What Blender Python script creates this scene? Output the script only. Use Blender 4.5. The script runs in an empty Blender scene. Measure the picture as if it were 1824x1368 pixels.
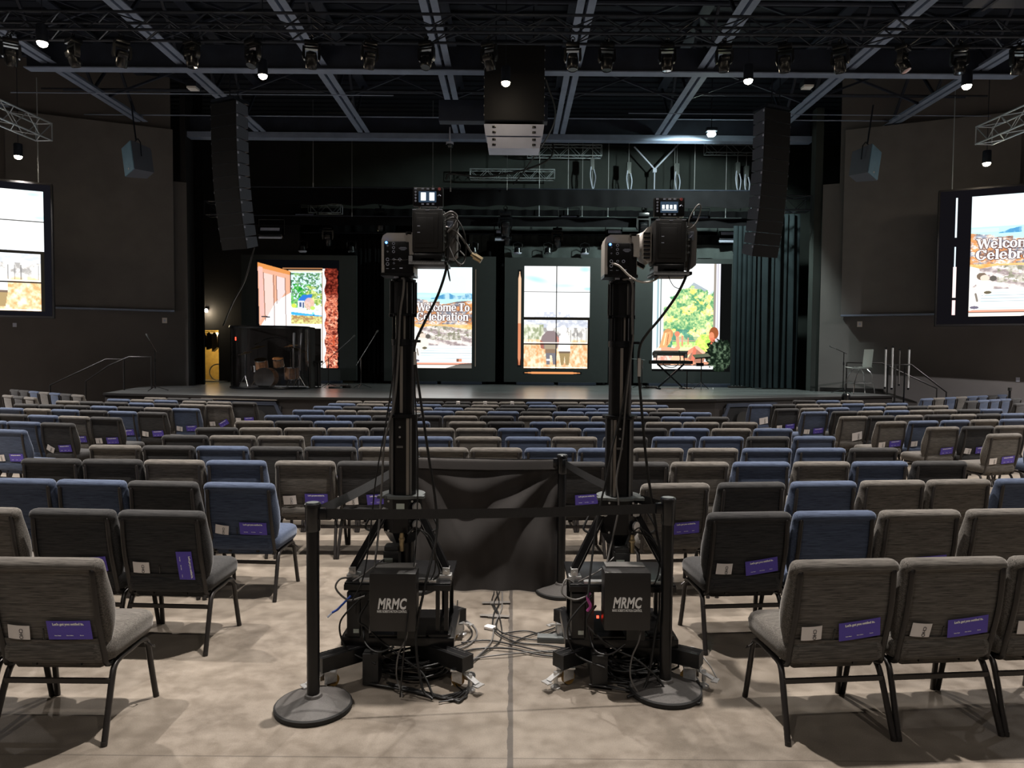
import bpy, bmesh, math, random
import numpy as np
from mathutils import Vector, Matrix, Euler

random.seed(7)
COL = bpy.context.scene.collection
PI = math.pi
def R(d): return math.radians(d)

# ------------------------------------------------------------------ materials
def lin(c):
    return tuple((x / 12.92 if x <= 0.04045 else ((x + 0.055) / 1.055) ** 2.4) for x in c)

def new_mat(name):
    m = bpy.data.materials.new(name); m.use_nodes = True
    nt = m.node_tree; nt.nodes.clear()
    out = nt.nodes.new('ShaderNodeOutputMaterial')
    return m, nt, out

def mat(name, col, rough=0.5, metal=0.0, noise=0.0, nscale=20.0, bump=0.0, bscale=60.0, spec=0.5, coat=0.0):
    m, nt, out = new_mat(name)
    b = nt.nodes.new('ShaderNodeBsdfPrincipled')
    b.inputs['Roughness'].default_value = rough
    b.inputs['Metallic'].default_value = metal
    b.inputs['Specular IOR Level'].default_value = spec
    b.inputs['Coat Weight'].default_value = coat
    c = (*col, 1)
    b.inputs['Base Color'].default_value = c
    if noise or bump:
        tc = nt.nodes.new('ShaderNodeTexCoord')
        n = nt.nodes.new('ShaderNodeTexNoise'); n.inputs['Scale'].default_value = nscale; n.inputs['Detail'].default_value = 4
        nt.links.new(tc.outputs['Object'], n.inputs['Vector'])
        if noise:
            r = nt.nodes.new('ShaderNodeMapRange')
            r.inputs['From Min'].default_value = 0.3; r.inputs['From Max'].default_value = 0.7
            r.inputs['To Min'].default_value = 1 - noise; r.inputs['To Max'].default_value = 1 + noise
            nt.links.new(n.outputs['Fac'], r.inputs['Value'])
            mx = nt.nodes.new('ShaderNodeVectorMath'); mx.operation = 'SCALE'
            mx.inputs[0].default_value = col
            nt.links.new(r.outputs[0], mx.inputs['Scale'])
            nt.links.new(mx.outputs[0], b.inputs['Base Color'])
        if bump:
            n2 = nt.nodes.new('ShaderNodeTexNoise'); n2.inputs['Scale'].default_value = bscale; n2.inputs['Detail'].default_value = 3
            nt.links.new(tc.outputs['Object'], n2.inputs['Vector'])
            bp = nt.nodes.new('ShaderNodeBump'); bp.inputs['Strength'].default_value = bump; bp.inputs['Distance'].default_value = 0.004
            nt.links.new(n2.outputs['Fac'], bp.inputs['Height'])
            nt.links.new(bp.outputs[0], b.inputs['Normal'])
    nt.links.new(b.outputs[0], out.inputs[0])
    return m

def emis(name, col, strength):
    m, nt, out = new_mat(name)
    e = nt.nodes.new('ShaderNodeEmission'); e.inputs[0].default_value = (*col, 1); e.inputs[1].default_value = strength
    nt.links.new(e.outputs[0], out.inputs[0]); return m

def fabric(name, dark, light, rough=0.9, sx=9.0, sz=230.0):
    """woven upholstery: long horizontal slubs in two tones"""
    m, nt, out = new_mat(name)
    b = nt.nodes.new('ShaderNodeBsdfPrincipled'); b.inputs['Roughness'].default_value = rough
    b.inputs['Specular IOR Level'].default_value = 0.15
    b.inputs['Sheen Weight'].default_value = 0.75; b.inputs['Sheen Roughness'].default_value = 0.4
    b.inputs['Sheen Tint'].default_value = (*[min(1, c ** .45) for c in light], 1)
    tc = nt.nodes.new('ShaderNodeTexCoord')
    mp = nt.nodes.new('ShaderNodeMapping'); mp.inputs['Scale'].default_value = (sx, sz, sz)
    nt.links.new(tc.outputs['Object'], mp.inputs['Vector'])
    n = nt.nodes.new('ShaderNodeTexNoise'); n.inputs['Scale'].default_value = 1.0; n.inputs['Detail'].default_value = 5
    n.inputs['Roughness'].default_value = 0.6; n.inputs['Distortion'].default_value = 0.6
    nt.links.new(mp.outputs[0], n.inputs['Vector'])
    cr = nt.nodes.new('ShaderNodeValToRGB')
    cr.color_ramp.elements[0].position = 0.36; cr.color_ramp.elements[0].color = (*dark, 1)
    cr.color_ramp.elements[1].position = 0.64; cr.color_ramp.elements[1].color = (*light, 1)
    nt.links.new(n.outputs['Fac'], cr.inputs[0]); nt.links.new(cr.outputs[0], b.inputs['Base Color'])
    bp = nt.nodes.new('ShaderNodeBump'); bp.inputs['Strength'].default_value = 0.5; bp.inputs['Distance'].default_value = 0.002
    nt.links.new(n.outputs['Fac'], bp.inputs['Height']); nt.links.new(bp.outputs[0], b.inputs['Normal'])
    nt.links.new(b.outputs[0], out.inputs[0])
    return m

M = {}
M['fab_g'] = fabric('grey_brown_weave', (0.044, 0.040, 0.036), (0.142, 0.130, 0.117))
M['fab_k'] = fabric('charcoal_weave', (0.017, 0.017, 0.018), (0.046, 0.045, 0.045))
M['fab_b'] = fabric('slate_blue_weave', (0.032, 0.041, 0.068), (0.074, 0.096, 0.150))
M['frame'] = mat('bronze_powder_coat', (0.022, 0.019, 0.018), 0.38, 0.3, 0.1, 30, spec=0.6)
M['steel'] = mat('zinc_steel', (0.60, 0.60, 0.60), 0.32, 0.75, 0.12, 60)
M['alum'] = mat('brushed_aluminium', (0.42, 0.43, 0.45), 0.42, 0.5)
M['blackm'] = mat('black_anodised', (0.010, 0.010, 0.011), 0.30, 0.4, 0.15, 20, spec=0.6)
M['blackp'] = mat('black_plastic', (0.012, 0.012, 0.012), 0.5, 0, 0.1, 40)
M['blacksat'] = mat('black_satin_panel', (0.014, 0.013, 0.013), 0.42, 0, 0.05, 10, 0.15, 300)
M['rubber'] = mat('black_rubber', (0.010, 0.010, 0.010), 0.75)
M['postbase'] = mat('textured_black_base', (0.060, 0.055, 0.052), 0.55, 0, 0.1, 60, 0.6, 220)
M['cable'] = mat('black_cable_jacket', (0.010, 0.010, 0.010), 0.42)
M['cableg'] = mat('grey_cable_jacket', (0.12, 0.115, 0.11), 0.45)
M['cableb'] = mat('blue_cable_jacket', (0.02, 0.08, 0.45), 0.45)
M['beige'] = mat('warm_grey_casing', (0.46, 0.43, 0.40), 0.42, 0, 0.04, 8)
M['beiged'] = mat('dark_grey_casing', (0.12, 0.115, 0.11), 0.42)
M['bronze'] = mat('bronze_highlight_strip', (0.30, 0.27, 0.24), 0.35, 0.5)  # bright reflection down the mast, put into a lightened bronze colour
M['white'] = mat('white_ink', (0.80, 0.80, 0.80), 0.6)
M['paper'] = mat('white_paper', (0.72, 0.68, 0.66), 0.8)
M['ink'] = mat('dark_ink', (0.03, 0.03, 0.04), 0.8)
M['purple'] = mat('purple_card', (0.090, 0.060, 0.420), 0.55)
M['belt'] = mat('black_webbing', (0.012, 0.012, 0.013), 0.6, 0, 0.2, 40, 0.3, 300)
M['drape'] = mat('black_drape_cloth', (0.034, 0.031, 0.030), 0.85, 0, 0.1, 6, 0.2, 400, spec=0.2)
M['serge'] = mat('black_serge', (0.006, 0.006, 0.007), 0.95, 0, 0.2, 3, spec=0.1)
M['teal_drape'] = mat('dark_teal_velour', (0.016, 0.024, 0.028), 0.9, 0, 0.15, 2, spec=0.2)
M['grey_drape'] = mat('lit_grey_border', (0.065, 0.078, 0.078), 0.9, 0, 0.2, 3, spec=0.2)  # stage light on the borders is put into this raised cloth tone
M['truss'] = mat('black_painted_truss', (0.022, 0.028, 0.042), 0.45, 0.5, 0.2, 12)
M['trussal'] = mat('bare_aluminium_truss', (0.45, 0.50, 0.54), 0.4, 0.6)
M['joist'] = mat('blue_lit_primer', (0.21, 0.26, 0.37), 0.55, 0.1, 0.12, 3)  # primer painted bluer and paler to carry blue light on the steel
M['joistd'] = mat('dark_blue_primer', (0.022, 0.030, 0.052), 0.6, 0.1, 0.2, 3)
M['fixture'] = mat('fixture_black', (0.007, 0.008, 0.010), 0.25, 0.2, spec=0.7)
M['lens'] = mat('fixture_lens', (0.05, 0.06, 0.07), 0.06, 0.4, coat=1)
M['grille'] = mat('black_speaker_grille', (0.006, 0.0065, 0.008), 0.6, 0.3, 0.2, 120, 0.5, 400)
M['spkside'] = mat('grey_blue_speaker_paint', (0.10, 0.115, 0.15), 0.5)
M['spkblue'] = mat('teal_lit_speaker_face', (0.16, 0.30, 0.42), 0.6, 0, 0.1, 4)  # teal light falling on the speaker front is painted into its colour
M['clus'] = mat('blue_lit_grey_cabinet', (0.50, 0.54, 0.68), 0.5, 0, 0.05, 5)  # bluish light from behind the viewer is mixed into this grey
M['panel'] = mat('led_wall_face', (0.030, 0.037, 0.037), 0.5, 0, 0.06, 5)
M['bezel'] = mat('screen_bezel', (0.018, 0.018, 0.021), 0.5)
M['absorb'] = mat('grey_brown_acoustic_cloth', (0.155, 0.148, 0.146), 0.95, 0, 0.06, 2.5, 0.2, 200, spec=0.1)
M['wallmat'] = mat('taupe_wall_paint', (0.130, 0.121, 0.120), 0.85, 0, 0.08, 1.2, spec=0.25)
M['walldark'] = mat('black_wall_paint', (0.010, 0.010, 0.012), 0.8, 0, 0.2, 2)
M['backwall'] = mat('green_grey_stage_wall', (0.026, 0.032, 0.030), 0.85, 0, 0.2, 1.5)
M['ceilmat'] = mat('navy_roof_deck', (0.012, 0.017, 0.030), 0.7, 0.2, 0.2, 2)
M['stageside'] = mat('black_stage_fascia', (0.020, 0.017, 0.016), 0.5, 0, 0.1, 6)
M['ash'] = mat('black_trim', (0.012, 0.011, 0.011), 0.4)
M['ply'] = mat('white_shell_plastic', (0.80, 0.86, 0.84), 0.35)
M['chrome'] = mat('chrome_tube', (0.75, 0.75, 0.75), 0.12, 1.0)
M['maple'] = mat('amber_wood_shell', (0.62, 0.34, 0.18), 0.3, 0, 0.3, 14, coat=0.6)
M['brass'] = mat('cymbal_bronze', (0.45, 0.33, 0.14), 0.3, 1.0)
M['greykey'] = mat('silver_grey_plastic', (0.10, 0.11, 0.11), 0.45)
M['yellowwall'] = mat('ochre_backstage_wall', (0.50, 0.32, 0.08), 0.7, 0, 0.15, 8)
M['gaffer'] = mat('grey_gaffer_tape', (0.13, 0.12, 0.11), 0.7)
M['magenta'] = mat('magenta_tie', (0.45, 0.07, 0.30), 0.5)
M['labelg'] = mat('pale_rating_plate', (0.45, 0.50, 0.45), 0.6)
M['gold'] = mat('gold_connector', (0.52, 0.42, 0.26), 0.3, 1.0)
M['caster'] = mat('amber_caster_wheel', (0.35, 0.20, 0.05), 0.5)
M['lampglow'] = emis('lamp_glow', (1.0, 0.82, 0.60), 60.0)
M['worklight'] = emis('work_light_glow', (0.80, 1.0, 0.85), 70.0)
M['blueled'] = emis('blue_led', (0.05, 0.25, 1.0), 12.0)
M['redled'] = emis('red_led', (1.0, 0.04, 0.02), 5.0)
M['litscreen'] = emis('lit_display', (0.95, 1.0, 1.0), 1.6)
M['dimscreen'] = emis('dark_display', (0.03, 0.05, 0.08), 1.0)
M['tubelight'] = mat('frosted_tube', (0.55, 0.56, 0.57), 0.4)

# acrylic of the drum shield: tinted, clear enough to see the kit
def acrylic():
    m, nt, out = new_mat('smoked_acrylic')
    t = nt.nodes.new('ShaderNodeBsdfTransparent'); t.inputs[0].default_value = (0.93, 0.93, 0.94, 1)
    g = nt.nodes.new('ShaderNodeBsdfGlossy'); g.inputs['Roughness'].default_value = 0.04
    g.inputs['Color'].default_value = (0.7, 0.7, 0.72, 1)
    mx = nt.nodes.new('ShaderNodeMixShader')
    f = nt.nodes.new('ShaderNodeFresnel'); f.inputs['IOR'].default_value = 1.45
    nt.links.new(f.outputs[0], mx.inputs[0]); nt.links.new(t.outputs[0], mx.inputs[1]); nt.links.new(g.outputs[0], mx.inputs[2])
    nt.links.new(mx.outputs[0], out.inputs[0]); return m
M['acrylic'] = acrylic()

def concrete():
    m, nt, out = new_mat('polished_concrete')
    N = nt.nodes.new; L = nt.links.new
    b = N('ShaderNodeBsdfPrincipled')
    tc = N('ShaderNodeTexCoord')
    big = N('ShaderNodeTexNoise'); big.inputs['Scale'].default_value = 0.9; big.inputs['Detail'].default_value = 6; big.inputs['Distortion'].default_value = 0.6
    mid = N('ShaderNodeTexNoise'); mid.inputs['Scale'].default_value = 7; mid.inputs['Detail'].default_value = 8; mid.inputs['Roughness'].default_value = 0.65
    fin = N('ShaderNodeTexNoise'); fin.inputs['Scale'].default_value = 160; fin.inputs['Detail'].default_value = 3
    for n in (big, mid, fin): L(tc.outputs['Object'], n.inputs['Vector'])
    def mth(op, a, bb=None, clamp=False):
        n = N('ShaderNodeMath'); n.operation = op; n.use_clamp = clamp
        for i, v in enumerate((a, bb)):
            if v is None: continue
            if isinstance(v, (int, float)): n.inputs[i].default_value = v
            else: L(v, n.inputs[i])
        return n.outputs[0]
    s = mth('ADD', mth('MULTIPLY', big.outputs['Fac'], 0.42), mth('ADD', mth('MULTIPLY', mid.outputs['Fac'], 0.38), mth('MULTIPLY', fin.outputs['Fac'], 0.2)))
    cr = N('ShaderNodeValToRGB'); e = cr.color_ramp.elements
    e[0].position = 0.34; e[0].color = (0.092, 0.077, 0.063, 1)
    e[1].position = 0.64; e[1].color = (0.240, 0.205, 0.168, 1)
    x = e.new(0.5); x.color = (0.168, 0.142, 0.115, 1)
    L(s, cr.inputs[0])
    # saw cut joints: one runs away from the viewer, others every few metres
    sp = N('ShaderNodeSeparateXYZ'); L(tc.outputs['Object'], sp.inputs[0])
    wob = N('ShaderNodeTexNoise'); wob.inputs['Scale'].default_value = 9; wob.inputs['Detail'].default_value = 6
    L(tc.outputs['Object'], wob.inputs['Vector'])
    w1 = mth('MULTIPLY', mth('SUBTRACT', wob.outputs['Fac'], 0.5), 0.02)
    ax = mth('ABSOLUTE', mth('ADD', mth('SUBTRACT', sp.outputs['X'], 0.005), w1))
    j1 = mth('MULTIPLY', mth('LESS_THAN', ax, mth('ADD', 0.006, mth('MULTIPLY', wob.outputs['Fac'], 0.014))), 0.85)
    yy = mth('ABSOLUTE', mth('SUBTRACT', mth('FLOORED_MODULO', mth('SUBTRACT', sp.outputs['Y'], 3.07 - 1.9), 3.8), 1.9))
    j2 = mth('MULTIPLY', mth('LESS_THAN', yy, 0.0035), 0.55)
    xx = mth('ABSOLUTE', mth('SUBTRACT', mth('FLOORED_MODULO', mth('ADD', sp.outputs['X'], 1.9 + 3.8), 3.8), 1.9))
    j3 = mth('MULTIPLY', mth('LESS_THAN', xx, 0.003), 0.0)
    # blotches of old glue / spills with their own outline
    vo = N('ShaderNodeTexVoronoi'); vo.inputs['Scale'].default_value = 1.1; L(tc.outputs['Object'], vo.inputs['Vector'])
    bl = mth('MULTIPLY', mth('LESS_THAN', mth('ADD', vo.outputs['Distance'], mth('MULTIPLY', mid.outputs['Fac'], 0.25)), 0.21), 0.10)
    j = mth('MAXIMUM', mth('MAXIMUM', j1, j2), mth('MAXIMUM', j3, bl))
    mx = N('ShaderNodeMix'); mx.data_type = 'RGBA'; L(j, mx.inputs['Factor']); L(cr.outputs[0], mx.inputs['A'])
    mx.inputs['B'].default_value = (0.05, 0.043, 0.038, 1)
    L(mx.outputs['Result'], b.inputs['Base Color'])
    rr = N('ShaderNodeMapRange'); rr.inputs['To Min'].default_value = 0.30; rr.inputs['To Max'].default_value = 0.62
    rr.inputs['From Min'].default_value = 0.35; rr.inputs['From Max'].default_value = 0.65
    L(mid.outputs['Fac'], rr.inputs['Value']); L(rr.outputs[0], b.inputs['Roughness'])
    bp = N('ShaderNodeBump'); bp.inputs['Strength'].default_value = 0.12; bp.inputs['Distance'].default_value = 0.002
    L(fin.outputs['Fac'], bp.inputs['Height']); L(bp.outputs[0], b.inputs['Normal'])
    L(b.outputs[0], out.inputs[0]); return m
M['concrete'] = concrete()

def stagefloor():
    m, nt, out = new_mat('lit_black_stage_boards')
    N = nt.nodes.new; L = nt.links.new
    b = N('ShaderNodeBsdfPrincipled'); tc = N('ShaderNodeTexCoord'); b.inputs['Coat Weight'].default_value = 0.7; b.inputs['Coat Roughness'].default_value = 0.22
    mp = N('ShaderNodeMapping'); mp.inputs['Scale'].default_value = (0.35, 7, 1); L(tc.outputs['Object'], mp.inputs['Vector'])
    n = N('ShaderNodeTexNoise'); n.inputs['Scale'].default_value = 1; n.inputs['Detail'].default_value = 6; L(mp.outputs[0], n.inputs['Vector'])
    cr = N('ShaderNodeValToRGB'); e = cr.color_ramp.elements
    e[0].position = 0.35; e[0].color = (0.115, 0.125, 0.130, 1); e[1].position = 0.65; e[1].color = (0.200, 0.212, 0.216, 1)  # black boards lightened, so the base colour carries the screen reflections
    L(n.outputs['Fac'], cr.inputs[0]); L(cr.outputs[0], b.inputs['Base Color'])
    r = N('ShaderNodeMapRange'); r.inputs['To Min'].default_value = 0.26; r.inputs['To Max'].default_value = 0.45
    r.inputs['From Min'].default_value = 0.3; r.inputs['From Max'].default_value = 0.7
    L(n.outputs['Fac'], r.inputs['Value']); L(r.outputs[0], b.inputs['Roughness'])
    L(b.outputs[0], out.inputs[0]); return m
M['stagefloor'] = stagefloor()

# ------------------------------------------------------------------ mesh helper
class MB:
    def __init__(s): s.v = []; s.f = []; s.mi = []; s.mats = []; s.cur = 0
    def use(s, m):
        if m not in s.mats: s.mats.append(m)
        s.cur = s.mats.index(m); return s
    def add(s, vs, fs, mtx=None):
        o = len(s.v)
        if mtx is not None: vs = [mtx @ Vector(v) for v in vs]
        s.v.extend([tuple(v) for v in vs]); s.f.extend([tuple(i + o for i in f) for f in fs]); s.mi.extend([s.cur] * len(fs))
        return s
    def box(s, c, d, rot=None, bevel=0.0, mtx=None):
        x, y, z = d[0] / 2, d[1] / 2, d[2] / 2
        if bevel > 0:
            bm = bmesh.new(); bmesh.ops.create_cube(bm, size=1)
            for v in bm.verts: v.co = Vector((v.co.x * d[0], v.co.y * d[1], v.co.z * d[2]))
            bmesh.ops.bevel(bm, geom=list(bm.edges), offset=min(bevel, min(d) * 0.45), segments=2, affect='EDGES', profile=0.6)
            bm.verts.ensure_lookup_table()
            vs = [v.co.copy() for v in bm.verts]; fs = [[v.index for v in f.verts] for f in bm.faces]; bm.free()
        else:
            vs = [Vector(p) for p in ((-x, -y, -z), (x, -y, -z), (x, y, -z), (-x, y, -z), (-x, -y, z), (x, -y, z), (x, y, z), (-x, y, z))]
            fs = [(0, 3, 2, 1), (4, 5, 6, 7), (0, 1, 5, 4), (1, 2, 6, 5), (2, 3, 7, 6), (3, 0, 4, 7)]
        T = Matrix.Translation(c)
        if rot is not None: T = T @ Euler(rot).to_matrix().to_4x4()
        if mtx is not None: T = mtx @ T
        return s.add(vs, fs, T)
    def beam(s, p0, p1, w, h, up=(0, 0, 1)):
        p0, p1 = Vector(p0), Vector(p1); d = p1 - p0; L = d.length; d.normalize()
        u = Vector(up)
        if abs(d.dot(u)) > 0.98: u = Vector((0, 1, 0))
        x = d.cross(u).normalized(); z = x.cross(d).normalized()
        m = Matrix((x, d, z)).transposed().to_4x4(); m.translation = (p0 + p1) / 2
        return s.box((0, 0, 0), (w, L, h), mtx=m)
    def tube(s, pts, r, n=8, closed=False, cap=True, rs=None):
        P = [Vector(p) for p in pts]; k = len(P)
        tang = []
        for i in range(k):
            a = P[(i - 1) % k] if (closed or i > 0) else P[i]; b = P[(i + 1) % k] if (closed or i < k - 1) else P[i]
            t = (b - a); t = t.normalized() if t.length > 1e-9 else Vector((0, 0, 1)); tang.append(t)
        ref = Vector((0, 0, 1)) if abs(tang[0].z) < 0.9 else Vector((1, 0, 0))
        nrm = tang[0].cross(ref).normalized()
        vs = []; fs = []
        for i in range(k):
            t = tang[i]; nrm = (nrm - t * nrm.dot(t)); nrm = nrm.normalized() if nrm.length > 1e-6 else t.orthogonal().normalized()
            bn = t.cross(nrm); rr = rs[i] if rs else r
            for j in range(n):
                a = 2 * PI * j / n; vs.append(P[i] + (nrm * math.cos(a) + bn * math.sin(a)) * rr)
        for i in range(k if closed else k - 1):
            for j in range(n):
                a = i * n + j; b = i * n + (j + 1) % n; c = ((i + 1) % k) * n + (j + 1) % n; d = ((i + 1) % k) * n + j
                fs.append((a, b, c, d))
        if cap and not closed:
            fs.append(tuple(range(n - 1, -1, -1))); fs.append(tuple((k - 1) * n + j for j in range(n)))
        return s.add(vs, fs)
    def cyl(s, p0, p1, r, r2=None, n=16):
        return s.tube([p0, p1], r, n, rs=[r, r if r2 is None else r2])
    def lathe(s, prof, c=(0, 0, 0), n=24, mtx=None):
        vs = []; fs = []; k = len(prof)
        for i in range(n):
            a = 2 * PI * i / n
            for r, z in prof: vs.append((r * math.cos(a), r * math.sin(a), z))
        for i in range(n):
            for j in range(k - 1):
                a = i * k + j; b = ((i + 1) % n) * k + j; fs.append((a, b, b + 1, a + 1))
        if prof[0][0] > 1e-6: fs.append(tuple(i * k for i in range(n - 1, -1, -1)))
        if prof[-1][0] > 1e-6: fs.append(tuple(i * k + k - 1 for i in range(n)))
        T = Matrix.Translation(c)
        if mtx is not None: T = T @ mtx
        return s.add(vs, fs, T)
    def prism(s, poly, d, mtx=None):
        """2-D outline (x, z) given thickness d along +y"""
        k = len(poly)
        vs = [(x, 0, z) for x, z in poly] + [(x, d, z) for x, z in poly]
        fs = [tuple(range(k)), tuple(range(2 * k - 1, k - 1, -1))]
        for i in range(k): fs.append((i, i + k, (i + 1) % k + k, (i + 1) % k))
        return s.add(vs, fs, mtx)
    def plan(s, poly, z0, z1):
        k = len(poly)
        vs = [(x, y, z0) for x, y in poly] + [(x, y, z1) for x, y in poly]
        fs = [tuple(range(k - 1, -1, -1)), tuple(range(k, 2 * k))]
        for i in range(k): fs.append((i, (i + 1) % k, (i + 1) % k + k, i + k))
        return s.add(vs, fs)
    def grid(s, fn, nu, nv, thick=0.0):
        vs = [fn(i / (nu - 1), j / (nv - 1)) for j in range(nv) for i in range(nu)]
        fs = [(j * nu + i, j * nu + i + 1, (j + 1) * nu + i + 1, (j + 1) * nu + i) for j in range(nv - 1) for i in range(nu - 1)]
        return s.add(vs, fs)
    def rings(s, rings, cap=True):
        n = len(rings[0]); vs = [p for r in rings for p in r]; fs = []
        for i in range(len(rings) - 1):
            for j in range(n):
                fs.append((i * n + j, i * n + (j + 1) % n, (i + 1) * n + (j + 1) % n, (i + 1) * n + j))
        if cap:
            fs.append(tuple(range(n - 1, -1, -1))); fs.append(tuple((len(rings) - 1) * n + j for j in range(n)))
        return s.add(vs, fs)
    def mesh(s, name, m=None, smooth=35):
        me = bpy.data.meshes.new(name); me.from_pydata(s.v, [], s.f)
        mats = s.mats or [m]
        for q in mats: me.materials.append(q)
        if s.mats: me.polygons.foreach_set('material_index', s.mi)
        bm = bmesh.new(); bm.from_mesh(me); bmesh.ops.recalc_face_normals(bm, faces=bm.faces); bm.to_mesh(me); bm.free()
        if smooth:
            me.polygons.foreach_set('use_smooth', [True] * len(me.polygons)); me.set_sharp_from_angle(angle=R(smooth))
        me.update(); return me
    def obj(s, name, m=None, parent=None, label=None, smooth=35, kind=None):
        o = bpy.data.objects.new(name, s.mesh(name, m, smooth)); COL.objects.link(o)
        if parent is not None: o.parent = parent
        if label: o['label'] = label
        if kind: o['kind'] = kind
        return o

def tag(o, label, cat, group=None, kind=None):
    if len(label.split()) > 16: print('LONG', label)
    o['label'] = label; o['category'] = cat
    if group: o['group'] = group
    if kind: o['kind'] = kind
    return o
def thing(name, label, cat, loc=(0, 0, 0), rz=0.0, group=None):
    o = bpy.data.objects.new(name, None); COL.objects.link(o); o.empty_display_size = 0.1
    o.location = loc; o.rotation_euler = (0, 0, rz)
    return tag(o, label, cat, group)
def struct(name, mb, m=None, smooth=35, label=None):
    o = mb.obj(name, m, smooth=smooth); o['kind'] = 'structure'
    if label: o['label'] = label
    return o
def copy_tree(root, loc, rz=None, label=None, group=None, skip=()):
    def cp(o, parent):
        c = o.copy(); COL.objects.link(c)
        if parent is not None: c.parent = parent
        for ch in KIDS.get(o.name, []):
            if ch.name.split('.')[0] not in skip: cp(ch, c)
        return c
    KIDS = {}
    def walk(o):
        KIDS[o.name] = list(o.children)
        for ch in o.children: walk(ch)
    walk(root)
    c = cp(root, None); c.location = loc
    if rz is not None: c.rotation_euler = (c.rotation_euler[0], c.rotation_euler[1], rz)
    if label: c['label'] = label
    if group: c['group'] = group
    return c

def text_mesh(body, size, extrude=0.0006, shear=0.0, offset=0.0, spacing=1.0, sx=1.0, align='CENTER'):
    """lettering as a mesh in the XZ plane facing -y, centred on the origin"""
    cu = bpy.data.curves.new('lettering', 'FONT'); cu.body = body; cu.size = size; cu.extrude = extrude
    cu.shear = shear; cu.offset = offset; cu.space_character = spacing; cu.align_x = align; cu.align_y = 'CENTER'; cu.resolution_u = 3
    t = bpy.data.objects.new('lettering', cu); COL.objects.link(t)
    dg = bpy.context.evaluated_depsgraph_get(); dg.update()
    me = bpy.data.meshes.new_from_object(t.evaluated_get(dg))
    bpy.data.objects.remove(t); bpy.data.curves.remove(cu)
    me.transform(Matrix.Diagonal((sx, 1, 1, 1))); me.transform(Matrix.Rotation(PI / 2, 4, 'X'))
    return me
def text_obj(name, body, size, m, parent, loc, rot=(0, 0, 0), **k):
    me = text_mesh(body, size, **k); me.materials.clear(); me.materials.append(m)
    o = bpy.data.objects.new(name, me); COL.objects.link(o); o.location = loc; o.rotation_euler = rot
    if parent is not None: o.parent = parent
    return o
def smooth_path(pts, n=6):
    """Catmull-Rom through the points"""
    P = [Vector(p) for p in pts]; P = [P[0] * 2 - P[1]] + P + [P[-1] * 2 - P[-2]]; out = []
    for i in range(1, len(P) - 2):
        a, b, c, d = P[i - 1], P[i], P[i + 1], P[i + 2]
        for k in range(n):
            t = k / n
            out.append(0.5 * ((2 * b) + (c - a) * t + (2 * a - 5 * b + 4 * c - d) * t * t + (3 * b - a - 3 * c + d) * t ** 3))
    out.append(P[-2]); return out

# ------------------------------------------------------------------ camera (phone held at head height, tilted a little down)
H = 1.78
cam = bpy.data.cameras.new('camera'); cam.sensor_width = 36.0; cam.lens = 1265.0 / 1824.0 * 36.0; cam.clip_end = 200
co = bpy.data.objects.new('camera', cam); COL.objects.link(co)
co.matrix_world = Matrix.Translation((0, 0, H)) @ Matrix.Rotation(PI / 2 - math.atan(51 / 1265), 4, 'X') @ Matrix.Rotation(R(0.46), 4, 'Z')
bpy.context.scene.camera = co
vs = bpy.context.scene.view_settings
vs.view_transform = 'Standard'; vs.look = 'None'; vs.exposure = 0.28; vs.gamma = 1.0; vs.use_curve_mapping = False
w = bpy.data.worlds.new('hall_air'); w.use_nodes = True; bpy.context.scene.world = w
w.node_tree.nodes['Background'].inputs[0].default_value = (0.45, 0.55, 0.8, 1); w.node_tree.nodes['Background'].inputs[1].default_value = 0.03

# ------------------------------------------------------------------ room shell
mb = MB(); mb.plan([(-22, -6), (22, -6), (22, 28), (-22, 28)], -0.1, 0.0); struct('floor', mb, M['concrete'])
# corrugated roof deck
def deck(u, v):
    x = -22 + 44 * u; y = -6 + 34 * v
    return (x, y, 9.75)
mb = MB(); mb.plan([(-22, -6), (22, -6), (22, 28), (-22, 28)], 9.78, 9.9)
k = 0
y = 4.0
while y < 27.5:
    mb.box((0, y, 9.755), (44, 0.14, 0.05)); y += 0.38
struct('ceiling', mb, M['ceilmat'], smooth=0)
def wall(name, p, q, z0, z1, m, t=0.2):
    p, q = Vector((*p, 0)), Vector((*q, 0)); d = (q - p).normalized(); n = Vector((-d.y, d.x, 0)) * t
    mb = MB(); mb.plan([(p.x, p.y), (q.x, q.y), (q.x + n.x, q.y + n.y), (p.x + n.x, p.y + n.y)], z0, z1)
    return struct(name, mb, m, smooth=0)
# angled front walls beside the stage opening
wall('wall_front_left', (-20.0, 16.7), (-9.62, 21.1), 0, 6.78, M['wallmat'])
wall('wall_front_left_upper', (-20.0, 16.7), (-10.0, 20.94), 6.78, 9.75, M['wallmat'])
wall('wall_front_right', (8.95, 20.75), (20.0, 15.9), 0, 6.78, M['wallmat'])
wall('wall_front_right_upper', (9.35, 20.57), (20.0, 15.9), 6.78, 9.75, M['wallmat'])
wall('wall_left', (-20.0, -6), (-20.0, 16.7), 0, 9.75, M['wallmat'])
wall('wall_right', (20.0, 15.9), (20.0, -6), 0, 9.75, M['wallmat'])
wall('wall_rear', (20, -5.8), (-20, -5.8), 0, 9.75, M['wallmat'])
# inside of the stage house
wall('wall_stage_back', (-13, 27.2), (13, 27.2), 0, 9.75, M['backwall'])
wall('wall_stage_left', (-12.4, 21.3), (-12.4, 27.2), 0, 9.75, M['walldark'])
wall('wall_stage_right', (12.4, 27.2), (12.4, 21.3), 0, 9.75, M['walldark'])
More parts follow.
